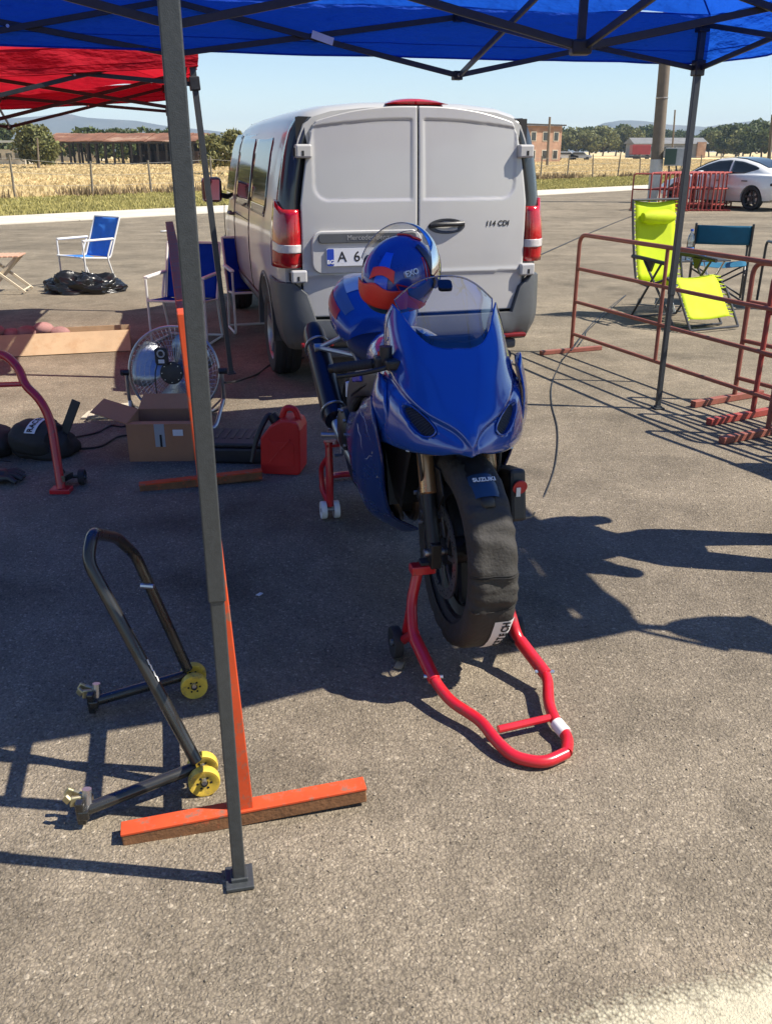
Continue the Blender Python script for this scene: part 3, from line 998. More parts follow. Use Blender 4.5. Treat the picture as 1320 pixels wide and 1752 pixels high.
M_BLUECLOTH = cloth('blue canopy cloth', (0.012, 0.075, 0.50), (0.014, 0.115, 0.66))
M_REDCLOTH = cloth('red canopy cloth', (0.50, 0.012, 0.028), (0.62, 0.014, 0.03))

def canopy(name, label, legs_near, legs_far, eave, slider, peak, m_cloth, valance=0.2, leg_w=0.036, over=0.07, top_dz=0.03, tilt=0.0):
    """legs_near / legs_far: leg feet in order from right to left (2 or 3 each)"""
    base = legs_far[0]
    root = thing(name, label, 'canopy', (base.x, base.y, 0))
    L = lambda p, z=0.0: Vector((p.x - base.x, p.y - base.y, z))
    n = len(legs_near)
    # legs
    for row in (legs_near, legs_far):
        for p in row:
            q = L(p)
            zs = 0.75
            dxy = (L(legs_far[0]) - L(legs_near[0])).normalized()
            b = MB(); b.bar(q + Vector((0, 0, zs)), q + Vector((0, 0, eave)), leg_w, leg_w, up=dxy)
            leg = b.build('leg', M_GREYPOLE, root, smooth=0, bevel=0.003)
            b = MB(); b.bar(q + Vector((0, 0, 0.012)), q + Vector((0, 0, zs + 0.02)), leg_w * 0.83, leg_w * 0.83, up=dxy)
            b.build('inner_tube', M_GREYPOLE, leg, smooth=0, bevel=0.003)
            b = MB(); b.box(q + Vector((0, 0.0, 0.007)), (0.075, 0.065, 0.010), Matrix.Rotation(atan2(dxy.y, dxy.x), 3, 'Z'))
            b.bar(q + Vector((0, 0, 0.01)), q + Vector((0, 0, 0.022)), leg_w * 1.1, leg_w * 1.1, up=dxy)
            b.build('foot_plate', M_GREYPOLE, leg, smooth=0, bevel=0.002)
            b = MB()
            b.box(q + Vector((0, 0, slider)), (leg_w * 1.7, leg_w * 1.7, 0.085), Matrix.Rotation(atan2(dxy.y, dxy.x), 3, 'Z'))
            b.build('slider', M_BLKPLASTIC, leg, smooth=0, bevel=0.006)
            b = MB(); b.box(q + Vector((0, 0, eave - 0.03)), (leg_w * 1.8, leg_w * 1.8, 0.07), Matrix.Rotation(atan2(dxy.y, dxy.x), 3, 'Z'))
            b.build('top_bracket', M_BLKPLASTIC, leg, smooth=0, bevel=0.006)
    zt, zb = eave - 0.03, slider
    mt, mb_ = eave - 0.04, slider - 0.07
    def tb(a, b_, off=0.0):
        d = (b_ - a); s_ = Vector((-d.y, d.x, 0)).normalized() * off
        bm = MB(); bm.bar(a + s_, b_ + s_, 0.014, 0.027)
        return bm.build('truss_bar', M_TRUSS, root, smooth=0, bevel=0.002)
    mids = {}
    def side(p, q, key):
        P, Q = L(p), L(q)
        m = (P + Q) / 2
        V = lambda v_, z: Vector((v_.x, v_.y, z))
        ins = 0.03
        d = (Q - P).normalized() * ins
        tb(V(P + d, zt), V(m, mb_), 0.010); tb(V(P + d, zb), V(m, mt), -0.010)
        tb(V(Q - d, zt), V(m, mb_), -0.010); tb(V(Q - d, zb), V(m, mt), 0.010)
        for z_ in (mt, mb_):
            b = MB(); b.box((m.x, m.y, z_), (0.05, 0.05, 0.045), Matrix.Rotation(atan2(d.y, d.x), 3, 'Z'))
            j = b.build('truss_joint', M_BLKPLASTIC, root, smooth=0, bevel=0.004)
        b = MB()
        pr = Vector((-d.y, d.x, 0)).normalized()
        for z_ in (mt, mb_):
            for sg in (-1, 1):
                b.cyl(Vector((m.x, m.y, z_)) + pr * 0.026 * sg, Vector((m.x, m.y, z_)) + pr * 0.032 * sg, 0.009, n=8)
        for (a_, c_) in ((P, m), (Q, m)):
            x_ = (a_ + c_) / 2; zc = (zt + zb + mt + mb_) / 4
            b.cyl(Vector((x_.x, x_.y, zc)) - pr * 0.022, Vector((x_.x, x_.y, zc)) + pr * 0.022, 0.008, n=8)
        b.build('bolt', M_STEEL, j)
        mids[key] = m
    for i in range(n - 1):
        side(legs_near[i], legs_near[i + 1], ('n', i))
        side(legs_far[i], legs_far[i + 1], ('f', i))
    for i in range(n):
        side(legs_near[i], legs_far[i], ('s', i))
    # centre post and inner truss of every bay
    ctrs = []
    for i in range(n - 1):
        c = (L(legs_near[i]) + L(legs_near[i + 1]) + L(legs_far[i]) + L(legs_far[i + 1])) / 4
        ctrs.append(c)
        zcb, zct = slider - 0.09, eave - 0.0
        b = MB(); b.bar((c.x, c.y, zcb), (c.x, c.y, peak - 0.02), 0.03, 0.03, up=(0, 1, 0)); b.build('centre_post', M_TRUSS, root, smooth=0, bevel=0.002)
        b = MB(); b.box((c.x, c.y, zcb), (0.075, 0.075, 0.05)); b.build('centre_joint', M_BLKPLASTIC, root, smooth=0, bevel=0.008)
        b = MB(); b.box((c.x, c.y, zct), (0.075, 0.075, 0.05)); b.build('centre_joint', M_BLKPLASTIC, root, smooth=0, bevel=0.008)
        for key in (('n', i), ('f', i), ('s', i), ('s', i + 1)):
            m = mids[key]
            tb(Vector((m.x, m.y, mb_)), Vector((c.x, c.y, zct)), 0.011)
            tb(Vector((m.x, m.y, mt)), Vector((c.x, c.y, zcb)), -0.011)
    # cloth: hipped roof over the eaves, falling into a hanging valance
    R0, R1, F0, F1 = L(legs_near[0]), L(legs_near[-1]), L(legs_far[0]), L(legs_far[-1])
    cen = (R0 + R1 + F0 + F1) / 4
    ex = lambda p, k_: p + (p - cen).normalized() * k_
    ring = [ex(R0, over), ex(F0, over), ex(F1, over), ex(R1, over)]
    top_pts = [ctrs[0], ctrs[0], ctrs[-1], ctrs[-1]]
    roof, val = [], []
    per = 44
    levels = [1.0, 0.93, 0.8, 0.6, 0.4, 0.2, 0.0]
    rows = [[] for _ in levels]
    vrows = [[] for _ in range(5)]
    hem = []
    for s_ in range(4):
        A, B = ring[s_], ring[(s_ + 1) % 4]
        TA, TB = top_pts[s_], top_pts[(s_ + 1) % 4]
        for i in range(per):
            t = i / per
            e = A.lerp(B, t); tp = TA.lerp(TB, t)
            sag = -0.03 * sin(pi * t) ** 1.0 + 0.01 * mnoise.noise(Vector((e.x * 2, e.y * 2, 3)))
            for li, lv in enumerate(levels):
                p = e.lerp(tp, 1 - lv)
                z = eave + top_dz + (peak - eave) * (1 - lv) + sag * lv - 0.05 * sin(pi * (1 - lv)) * 0.8 + 0.022 * mnoise.noise(Vector((p.x * 2.5, p.y * 2.5, 1))) + 0.010 * mnoise.noise(Vector((p.x * 7, p.y * 7, 4)))
                rows[li].append((p.x, p.y, z))
            nrm = (e - cen).normalized()
            for vi in range(5):
                f = vi / 4
                pull = math.exp(-min(t, 1 - t) * 9)
                wv = 0.016 * f * sin(t * 2 * pi * 5 + s_) + 0.014 * pull * sin(t * 90 + f * 3) + 0.03 * f * mnoise.noise(Vector((e.x * 3, e.y * 3, f)))
                p = e + nrm * (wv + 0.006)
                z = eave + top_dz - valance * f + sag * (1 - 0.55 * f) + 0.004 * mnoise.noise(Vector((e.x * 9, e.y * 9, 5)))
                vrows[vi].append((p.x, p.y, z))
            hem.append(vrows[4][-1])
    b = MB(); b.grid(rows, wrap_u=True); b.build('roof_cloth', m_cloth, root, smooth=60)
    b = MB(); b.grid(vrows, wrap_u=True); b.build('valance', m_cloth, root, smooth=60)
    b = MB(); b.tube(hem, 0.005, 5, closed=True); b.build('hem', m_cloth, root)
    for vi, nm in ((0, 'eave_seam'), (3, 'stitched_seam')):
        b = MB(); b.tube([Vector(p) + Vector((0, 0, 0.002)) for p in vrows[vi]], 0.0035 if vi == 0 else 0.002, 5, closed=True); b.build(nm, m_cloth, root)
    for k_ in range(4):                          # corner seams of the roof
        b = MB(); b.tube([Vector(r_[k_ * per]) + Vector((0, 0, 0.002)) for r_ in rows], 0.004, 5); b.build('roof_seam', m_cloth, root)
    if tilt:                                     # the whole frame leans a little
        root.rotation_euler = (0, tilt, 0)
    return root

NR, NM = Vector((2.49, 2.64, 0)), at(410, 1506)
FR, FM = at(1124, 699), Vector((-1.05, 4.92, 0))
step = (NM - NR); stepf = (FM - FR)
NL, FL = NM + Vector((-2.85, -0.92, 0)), FM + Vector((-2.85, -0.92, 0))
bcan = canopy('blue_canopy', 'large blue pop up canopy on grey legs over the blue motorcycle', [NR, NM, NL], [FR, FM, FL], 2.30, 2.05, 2.95, M_BLUECLOTH, valance=0.255)
# the paper tag taped on the far truss bar
dv = (FR - FM).normalized()
qx = FM + (FR - FM) * 0.25 - FR
b = MB(); b.box(tuple(Vector((qx.x, qx.y, 2.135)) + Vector((dv.y, -dv.x, 0)) * 0.034), (0.115, 0.004, 0.036), Matrix.Rotation(atan2(dv.y, dv.x), 3, 'Z') @ Matrix.Rotation(radians(16), 3, 'Y')); b.build('paper_tag', M_WHITEP, bcan, smooth=0)

RN = at(397, 651)
RF = Vector((-2.02, 9.6, 0))
u_ = Vector((-2.89, -0.83, 0))
rcan = canopy('red_canopy', 'red pop up canopy standing left of the silver van', [RN, RN + u_], [RF, RF + u_], 2.20, 1.97, 2.75, M_REDCLOTH, valance=0.16, leg_w=0.04, tilt=radians(-3.4), over=0.04)
# ================================================================== THE VAN
M_VAN = mat('silver van paint', (0.50, 0.49, 0.47), 0.36, 0.12, var=0.03, vscale=2, coat=0.6, dirt=(0.42, 0.40, 0.37), dscale=1.3, damt=0.25)
M_VTRIM = mat('dark grey van plastic', (0.075, 0.08, 0.085), 0.5, var=0.12, vscale=6, bump=0.1, bscale=200)
M_VBLACK = mat('gloss black pillar', (0.03, 0.033, 0.036), 0.2, coat=0.5)
M_TAILRED = mat('tail light red', (0.42, 0.008, 0.012), 0.12, coat=0.8, var=0.25, vscale=25)
M_TAILWHITE = mat('tail light clear', (0.62, 0.58, 0.56), 0.15, coat=0.8, var=0.15, vscale=40)
M_SEAM = mat('dark seam', (0.012, 0.012, 0.013), 0.8)

van = thing('parked_van', 'silver grey panel van with closed twin rear doors parked behind the motorcycle', 'van', (0.20, 6.22, 0), radians(104.6))
# half cross-section, from the middle of the floor round to the middle of the roof: (y, z)
VP = [(0.0, 0.36), (0.60, 0.36), (0.80, 0.38), (0.885, 0.46), (0.915, 0.62), (0.925, 0.82), (0.925, 0.98), (0.915, 1.10), (0.895, 1.25),
      (0.868, 1.42), (0.838, 1.58), (0.805, 1.70), (0.765, 1.785), (0.70, 1.835), (0.58, 1.868), (0.35, 1.890), (0.0, 1.90)]
def van_y(z):
    for (y0, z0), (y1, z1) in zip(VP[2:], VP[3:]):
        if z0 <= z <= z1:
            return y0 + (y1 - y0) * (z - z0) / (z1 - z0)
    return 0.8
def van_sec(x, R, wf, floor=0.36):
    ring = []
    for (y, z) in VP:
        zz = z if z < 0.9 else 0.9 + (z - 0.9) * (R - 0.9) / 1.0
        ring.append((y * wf, max(zz, floor)))
    full = [(x, y, z) for y, z in ring] + [(x, -y, z) for y, z in reversed(ring[1:-1])]
    return full
st = [(0.04, 1.865, 0.955), (0.08, 1.885, 0.975), (0.18, 1.90, 0.992), (0.5, 1.91, 1.0), (1.2, 1.915, 1.0), (2.2, 1.91, 1.0), (3.0, 1.895, 1.0), (3.3, 1.865, 0.998),
      (3.6, 1.70, 0.99), (3.9, 1.46, 0.985), (4.12, 1.22, 0.975), (4.4, 1.14, 0.955), (4.7, 1.02, 0.90), (4.84, 0.93, 0.80), (4.89, 0.905, 0.6)]
b = MB(); b.loft([van_sec(*s_) for s_ in st])
body = b.build('body', M_VAN, van, smooth=40, weld=True)
for x_ in (0.87, 4.05):
    for sg in (1, -1):
        c = MB(); c.cyl((x_, sg * 0.60, 0.35), (x_, sg * 1.2, 0.35), 0.385, n=36)
        co = c.build('cutter', M_VTRIM, None)
        co.matrix_world = van.matrix_basis
        bpy.context.view_layer.update()
        boolean(body, co)
# wheel arch liners (dark flare) and wheels
def wheel(parent, x, y, r, w, side, rim_mat, rim_r=0.66, spokes=5):
    b = MB(); pr = [(r * rim_r, -w * 0.42), (r * 0.80, -w * 0.5), (r * 0.94, -w * 0.46), (r, -w * 0.32), (r, w * 0.32), (r * 0.94, w * 0.46), (r * 0.80, w * 0.5), (r * rim_r, w * 0.42)]
    b.lathe(pr, (x, y, r), 'Y', 36)
    for q in range(3):                                   # tread grooves as raised ribs
        b.lathe([(r - 0.001, -w * 0.25 + q * w * 0.2), (r + 0.005, -w * 0.23 + q * w * 0.2), (r + 0.005, -w * 0.12 + q * w * 0.2), (r - 0.001, -w * 0.10 + q * w * 0.2)], (x, y, r), 'Y', 36)
    wh = b.build('wheel', M_RUBBER, parent)
    b = MB()
    o = side * w * 0.42
    b.lathe([(r * rim_r, o), (r * rim_r * 0.93, o - side * 0.02), (r * rim_r * 0.90, o - side * 0.06), (r * rim_r * 0.88, -side * w * 0.3)], (x, y, r), 'Y', 36)
    for q in range(spokes):
        a_ = 2 * pi * q / spokes + 0.3
        for da in (-0.1, 0.1):
            b.bar((x + 0.05 * cos(a_), y + o - side * 0.035, r + 0.05 * sin(a_)), (x + r * rim_r * 0.92 * cos(a_ + da), y + o - side * 0.02, r + r * rim_r * 0.92 * sin(a_ + da)), 0.03, 0.028, up=(0, 1, 0))
    b.cyl((x, y + o - side * 0.05, r), (x, y + o - side * 0.015, r), 0.065, n=18)
    b.build('rim', rim_mat, wh)
    b = MB(); b.cyl((x, y + o - side * 0.09, r), (x, y + o - side * 0.075, r), r * 0.5, n=24); b.build('brake_disc', M_RIM, wh)
    return wh
for x_ in (0.87, 4.05):
    for sg in (1, -1):
        wheel(van, x_, sg * 0.80, 0.325, 0.215, sg, M_RIM)
        b = MB()
        b.lathe([(0.372, sg * 0.62), (0.392, sg * 0.925), (0.402, sg * 0.931), (0.425, sg * 0.926)], (x_, 0, 0.35), 'Y', 30, a0=-0.08, a1=pi + 0.08)
        b.build('wheel_arch', M_VTRIM, van)
# sill and lower side trim
for sg in (1, -1):
    b = MB(); P = [[(x, sg * (van_y(z) + 0.008), z) for x in (1.27, 2.4, 3.66)] for z in (0.40, 0.47, 0.54)]
    b.grid(P); b.build('sill_trim', M_VTRIM, van, solid=0.006)
# rear doors: two leaves a centimetre proud of the body, gap between
def door_pt(y, z, off=0.0):
    """outer skin of the rear: slight barrel and lean"""
    x = -0.035 + 0.045 * (abs(y) / 0.86) ** 2.6 + 0.05 * max(0, (z - 1.05)) ** 1.6 + 0.012 * max(0, 0.95 - z)
    return (x - off, y, z)
def door_half_w(z):
    return min(0.775, van_y(z) * 0.955 - 0.075)
def van_top(y):
    return 1.866 - 0.085 * (abs(y) / 0.74) ** 3.2
for sg in (1, -1):
    nu, nv = 72, 130
    P = []
    for i in range(nv):
        v_ = i / (nv - 1)
        row = []
        for j in range(nu):
            f = j / (nu - 1)
            zlo = 0.565 + 0.0 * f
            yw = 0.006 + f * 0.75
            ztop = van_top(yw)
            z = zlo + (ztop - zlo) * v_
            y = 0.006 + f * (door_half_w(z) - 0.006)
            # rounded outer bottom corner
            if z < 0.78 and f > 0.75:
                pass
            # pressed panel: upper blank window field set in by 9 mm with soft edges, and crease line near the bottom
            pu = min((y - 0.035) / 0.011, (0.69 - y) / 0.011)
            pz = min((z - 1.30) / 0.011, (1.795 - 0.05 * (y / 0.7) ** 2 - z) / 0.011)
            cx = max(0.0, 0.10 - (0.69 - y)); cz1 = max(0.0, 0.10 - (z - 1.30)); cz2 = max(0, 0.09 - (1.795 - z))
            cr = 1.0
            for cz in (cz1, cz2):
                if cx > 0 and cz > 0:
                    cr = min(cr, (0.10 - sqrt(cx * cx + cz * cz)) / 0.011)
            dep = max(0.0, min(1.0, pu, pz, cr))
            dep = dep * dep * (3 - 2 * dep)
            crease = math.exp(-((z - 0.835) / 0.018) ** 2) * 0.007
            off = 0.012 - 0.0065 * dep + crease * 0.6 - (0.004 if z < 0.83 else 0)
            row.append(door_pt(sg * y, z, off))
        P.append(row)
    b = MB(); b.grid(P)
    d = b.build('rear_door', M_VAN, van, smooth=50, solid=(-0.035 if sg > 0 else 0.035))
    # hinges
    for hz in (1.60, 0.835):
        b = MB()
        b.box((-0.012, sg * (door_half_w(hz) + 0.028), hz), (0.075, 0.105, 0.082))
        hg = b.build('hinge', M_VAN, d, smooth=0, bevel=0.012)
        b = MB(); b.box((0.0, sg * (door_half_w(hz) + 0.083), hz - 0.005), (0.045, 0.006, 0.05)); b.box((-0.05, sg * (door_half_w(hz) + 0.035), hz - 0.012), (0.004, 0.014, 0.03))
        b.build('hinge_slot', M_SEAM, hg, smooth=0)
# dark gap strip behind the doors
b = MB(); b.grid([[door_pt(y, z, -0.025) for y in (-0.78, -0.4, 0, 0.4, 0.78)] for z in (0.50, 0.8, 1.2, 1.6, 1.80)])
b.build('door_gap', M_SEAM, van)
# D pillars: glossy black strip between door and side, above the lights
for sg in (1, -1):
    P = []
    for i in range(14):
        z = 1.20 + (1.80 - 1.20) * i / 13
        yo, yi = van_y(z) * 0.985, door_half_w(z) + 0.006
        wrap = 0.20 - 0.05 * i / 13
        row = [(0.028 + 0.05 * max(0, (z - 1.05)) ** 1.6, sg * yi, z), (0.022 + 0.05 * max(0, (z - 1.05)) ** 1.6, sg * (yi + 0.45 * (yo - yi)), z), (0.045 + 0.05 * max(0, (z - 1.05)) ** 1.6, sg * (yo * 0.985), z),
               (0.085, sg * (van_y(z) + 0.005), z), (wrap, sg * (van_y(z) + 0.007), z)]
        P.append(row)
    b = MB(); b.grid(P); b.build('corner_pillar', M_VBLACK, van, smooth=60, solid=(0.01 if sg > 0 else -0.01))
    # tail light: red with a clear band
    def lamp(z0, z1, name, m, par, k=0.0):
        P = []
        for i in range(12):
            z = z0 + (z1 - z0) * i / 11
            yo, yi = van_y(z) * 0.985, door_half_w(z) + 0.010
            bul = 0.016 * sin(pi * (z - 0.87) / 0.40) if 0.87 < z < 1.27 else 0
            slant = 0.05 * (z - 0.87) / 0.4
            row = [(0.03 - bul, sg * yi, z), (0.005 - bul, sg * (yi + 0.3 * (yo - yi)), z), (0.008 - bul, sg * (yi + 0.7 * (yo - yi)), z), (0.045 - bul, sg * yo, z),
                   (0.10, sg * (van_y(z) + 0.012), z + slant), (0.19 - 0.02 * abs(i - 6) / 6, sg * (van_y(z) + 0.010), z + slant * 1.2)]
            P.append([(x - k, y, zz) for x, y, zz in row])
        bb_ = MB(); bb_.grid(P)
        return bb_.build(name, m, par, smooth=60, solid=(0.02 if sg > 0 else -0.02))
    tl = lamp(0.89, 1.25, 'tail_light', M_TAILRED, van)
    lamp(0.985, 1.035, 'reversing_lens', M_TAILWHITE, tl, 0.004)
    b = MB()
    for zz in (0.93, 1.065, 1.10, 1.15, 1.20):
        yo, yi = van_y(zz) * 0.985, door_half_w(zz) + 0.010
        bul = 0.016 * sin(pi * (zz - 0.87) / 0.40)
        b.tube([(0.008 - bul, sg * (yi + 0.12 * (yo - yi)), zz), (-0.002 - bul, sg * (yi + 0.5 * (yo - yi)), zz), (0.03 - bul, sg * (yo * 0.99), zz)], 0.0035, 5)
    b.build('lens_rib', mat('dark red lens', (0.2, 0.004, 0.006), 0.2, coat=0.6), tl)
# bumper: wraps the corners and rises beside the doors
P = []
n_b = 41
for i in range(n_b):
    t = -1 + 2 * i / (n_b - 1)
    a = abs(t)
    if a < 0.72:
        y = t / 0.72 * 0.78; x = -0.085 + 0.05 * (abs(y) / 0.78) ** 3; side_ = 0
    else:
        k_ = (a - 0.72) / 0.28
        ang = min(1.0, k_ / 0.45) * pi / 2
        y = math.copysign(0.78 + 0.165 * sin(ang), t)
        x = -0.035 + 0.165 * (1 - cos(ang)) + max(0, k_ - 0.45) * 0.52
    ycl = abs(y)
    rise = max(0.0, min(1.0, (ycl - 0.72) / 0.06)); rise = rise * rise * (3 - 2 * rise)
    ztop = 0.545 + rise * 0.245
    row = []
    for j in range(9):
        f = j / 8
        z = 0.345 + (ztop - 0.345) * f
        tuck = 0.05 * max(0, 0.3 - f) / 0.3
        bulge = -0.012 * sin(pi * f)
        yo = y
        if ycl > 0.86:
            yo = math.copysign(min(abs(y), van_y(max(0.5, z)) + 0.022), y) - math.copysign(0.04 * max(0, 0.3 - f) / 0.3, y)
        row.append((x + tuck + bulge, yo, z))
    row.append((x + 0.03, y * 0.985, ztop + 0.004))
    P.append(row)
b = MB(); b.grid(P); b.build('bumper', M_VTRIM, van, smooth=50, solid=0.02)
for sg in (1, -1):
    b = MB(); b.box((-0.048, sg * 0.70, 0.385), (0.05, 0.22, 0.028)); b.build('reflector', mat('dull reflector red', (0.16, 0.008, 0.012), 0.3), van, smooth=0, bevel=0.008)
b = MB(); b.box((0.02, 0, 0.32), (0.12, 1.5, 0.07)); b.build('under_valance', M_VTRIM, van, smooth=0, bevel=0.02)
# high brake light
P = []
for i in range(13):
    t = -1 + 2 * i / 12
    h = 0.030 * (1 - t * t) ** 0.7
    P.append([(0.03, t * 0.215, 1.878), (0.015, t * 0.21, 1.880 + h * 0.5), (0.04, t * 0.20, 1.880 + h), (0.14, t * 0.18, 1.888 + h), (0.24, t * 0.17, 1.892)])
b = MB(); b.grid(P); b.build('brake_light', M_TAILRED, van, smooth=60)
# number plate recess, chrome-grey strip, plate and its writing (left leaf)
def on_door(y, z, off):
    p = door_pt(y, z, 0.012 + off); return Vector(p)
pc = 0.365
b = MB(); b.prism([(y, z) for y, z in rrect(0.74, 0.27, 0.07, 6, pc - 0.02, 0.985)], 'X', -0.051, -0.02); b.build('plate_recess', M_VAN, van, smooth=30, bevel=0.006)
b = MB(); b.prism([(y, z) for y, z in rrect(0.66, 0.062, 0.025, 5, pc - 0.02, 1.075)], 'X', -0.068, -0.04); strip = b.build('handle_strip', M_VTRIM, van, smooth=30, bevel=0.004)
text('strip_text', 'Mercedes-Benz', 0.046, mat('silver print', (0.36, 0.36, 0.36), 0.4, 0.3), strip, (-0.0695, pc - 0.02, 1.076), (0, -1, 0), (0, 0, 1))
b = MB(); b.prism([(y, z) for y, z in rrect(0.52, 0.112, 0.012, 3, pc, 0.955)], 'X', -0.064, -0.05); plate = b.build('number_plate', mat('plate white', (0.62, 0.63, 0.66), 0.4, var=0.04), van, smooth=0)
b = MB(); b.prism([(y, z) for y, z in rrect(0.046, 0.108, 0.008, 3, pc + 0.233, 0.955)], 'X', -0.0655, -0.063); blu = b.build('plate_band', mat('plate blue', (0.01, 0.05, 0.38), 0.4), plate, smooth=0)
text('plate_letters', 'BG', 0.036, M_WHITEP, plate, (-0.0665, pc + 0.233, 0.925), (0, -1, 0), (0, 0, 1), bold=0.001)
text('plate_letters', 'A', 0.092, M_SEAM, plate, (-0.0650, pc + 0.155, 0.955), (0, -1, 0), (0, 0, 1), bold=0.0005)
text('plate_letters', '6', 0.092, M_SEAM, plate, (-0.0650, pc + 0.055, 0.955), (0, -1, 0), (0, 0, 1), bold=0.0005)
# door handle bowl with grip, on the right leaf
hy, hz = -0.20, 1.135
b = MB()
P = []
for i in range(6):
    r_ = 1 - i / 5
    dp = [0.004, 0.004, -0.002, -0.010, -0.012, -0.012][i]
    P.append([tuple(on_door(hy + 0.125 * (r_ if i else 1.04) * cos(a_) * 1.0, hz + 0.046 * (r_ if i else 1.08) * sin(a_), dp)) for a_ in [2 * pi * q / 28 for q in range(28)]])
b.grid(P, wrap_u=True); hb = b.build('handle_bowl', mat('handle bowl grey', (0.06, 0.062, 0.065), 0.4), van, smooth=60)  # the bowl itself is an even dark grey
b = MB(); b.tube(crom([on_door(hy + 0.115, hz + 0.004, 0.006), on_door(hy + 0.06, hz + 0.012, 0.022), on_door(hy - 0.05, hz + 0.014, 0.024), on_door(hy - 0.118, hz + 0.016, 0.008)], 12), 0.016, 10)
b.build('handle', M_BLKPLASTIC, hb)
b = MB(); b.sphere(tuple(on_door(hy - 0.045, hz - 0.022, -0.002)), (0.006, 0.045, 0.014), 14, 8); b.build('lock_cover', M_VAN, hb)
text('badge', '114 CDI', 0.048, M_SEAM, van, tuple(on_door(-0.565, 1.145, 0.0025)), tuple(on_door(-0.67, 1.145, 0) - on_door(-0.46, 1.145, 0)), (0, 0, 1), extrude=0.0008, bold=0.0008, shear=0.15, spacing=1.05)
# side glass, dark, slightly proud; with black rubber edge
def side_panel(name, x0, x1, z0, z1, sg, m, off=0.004, par=van, corner=0.06, slant0=0.0, slant1=0.0):
    n_, rows_ = 14, []
    for i in range(9):
        f = i / 8
        z = z0 + (z1 - z0) * f
        ins = 0.0
        e = min(f, 1 - f) * (z1 - z0)
        if e < corner:
            ins = corner - sqrt(max(0, corner ** 2 - (corner - e) ** 2))
        a_, c_ = x0 + ins + slant0 * f, x1 - ins + slant1 * f
        rows_.append([(a_ + (c_ - a_) * j / (n_ - 1), sg * (van_y(z) * (1.0 if c_ < 3.3 else 0.992) + off), z) for j in range(n_)])
    b_ = MB(); b_.grid(rows_)
    return b_.build(name, m, par, smooth=60, solid=(0.008 if sg < 0 else -0.008))
for sg in (1, -1):
    for (x0, x1, s1) in ((0.78, 1.72, 0.0), (1.80, 2.86, 0.0), (3.02, 3.95, -0.34)):
        fr = side_panel('window', x0 - 0.02, x1 + 0.02, 1.155, 1.745, sg, M_VBLACK, 0.002, slant1=s1)
        side_panel('pane', x0, x1, 1.175, 1.725, sg, M_DARKGLASS, 0.005, par=fr, slant1=s1)
    # door seams
    b = MB()
    for x_ in (1.76, 2.94, 4.0):
        zz = [0.45 + 0.08 * q for q in range(17 if x_ < 3.5 else 9)]
        b.tube([(x_, sg * (van_y(z) + 0.0015), z) for z in zz if z < 1.8], 0.004, 5)
    b.tube([(1.76 + 0.1 * q, sg * (van_y(1.07) + 0.0015), 1.07) for q in range(12)], 0.003, 5)
    b.build('door_seam', M_SEAM, van)
    b = MB(); b.tube(crom([(3.12, sg * 0.935, 1.06), (3.06, sg * 0.965, 1.06), (2.98 - 0.1, sg * 0.965, 1.06), (2.86, sg * 0.93, 1.06)], 8), 0.014, 8); b.build('side_handle', M_VTRIM, van)
    # mirror
    b = MB(); b.box((3.70, sg * 1.06, 1.24), (0.12, 0.20, 0.24)); mr = b.build('mirror', mat('mirror cap red reflection', (0.10, 0.012, 0.02), 0.25, coat=0.5), van, smooth=0, bevel=0.04)  # cap coloured for the red canopy's reflection in the mirror
    b = MB(); b.box((3.632, sg * 1.06, 1.24), (0.006, 0.155, 0.195), Matrix.Rotation(radians(-24 * sg), 3, 'Z') @ Matrix.Rotation(radians(9), 3, 'Y')); b.build('mirror_glass', M_CHROME, mr, smooth=0, bevel=0.002)
    b = MB(); b.bar((3.72, sg * 0.90, 1.17), (3.70, sg * 0.98, 1.19), 0.08, 0.05); b.build('mirror_arm', M_BLKPLASTIC, mr, smooth=0, bevel=0.01)
# windscreen and front lamps (seen only from other positions)
b = MB(); b.grid([[(x, y, z) for y in (-0.66, -0.33, 0, 0.33, 0.66)] for x, z in ((3.40, 1.842), (3.62, 1.70), (3.92, 1.456), (4.08, 1.275))]); b.build('windscreen', M_DARKGLASS, van, smooth=60)
for sg in (1, -1):
    b = MB(); b.sphere((4.66, sg * 0.66, 0.84), (0.16, 0.16, 0.12)); b.build('headlight', M_TAILWHITE, van)
# ================================================================== WHITE CAR, FAR RIGHT
M_CARWHITE = mat('white car paint', (0.74, 0.74, 0.74), 0.25, coat=0.8, var=0.02)
M_BLACKRIM = mat('dark wheel', (0.03, 0.03, 0.032), 0.4, 0.4)
cw = at(1284, 360)
car_rz = atan2(0.86, -0.51)
fwd = Vector((cos(car_rz), sin(car_rz), 0)); lft = Vector((-sin(car_rz), cos(car_rz), 0))
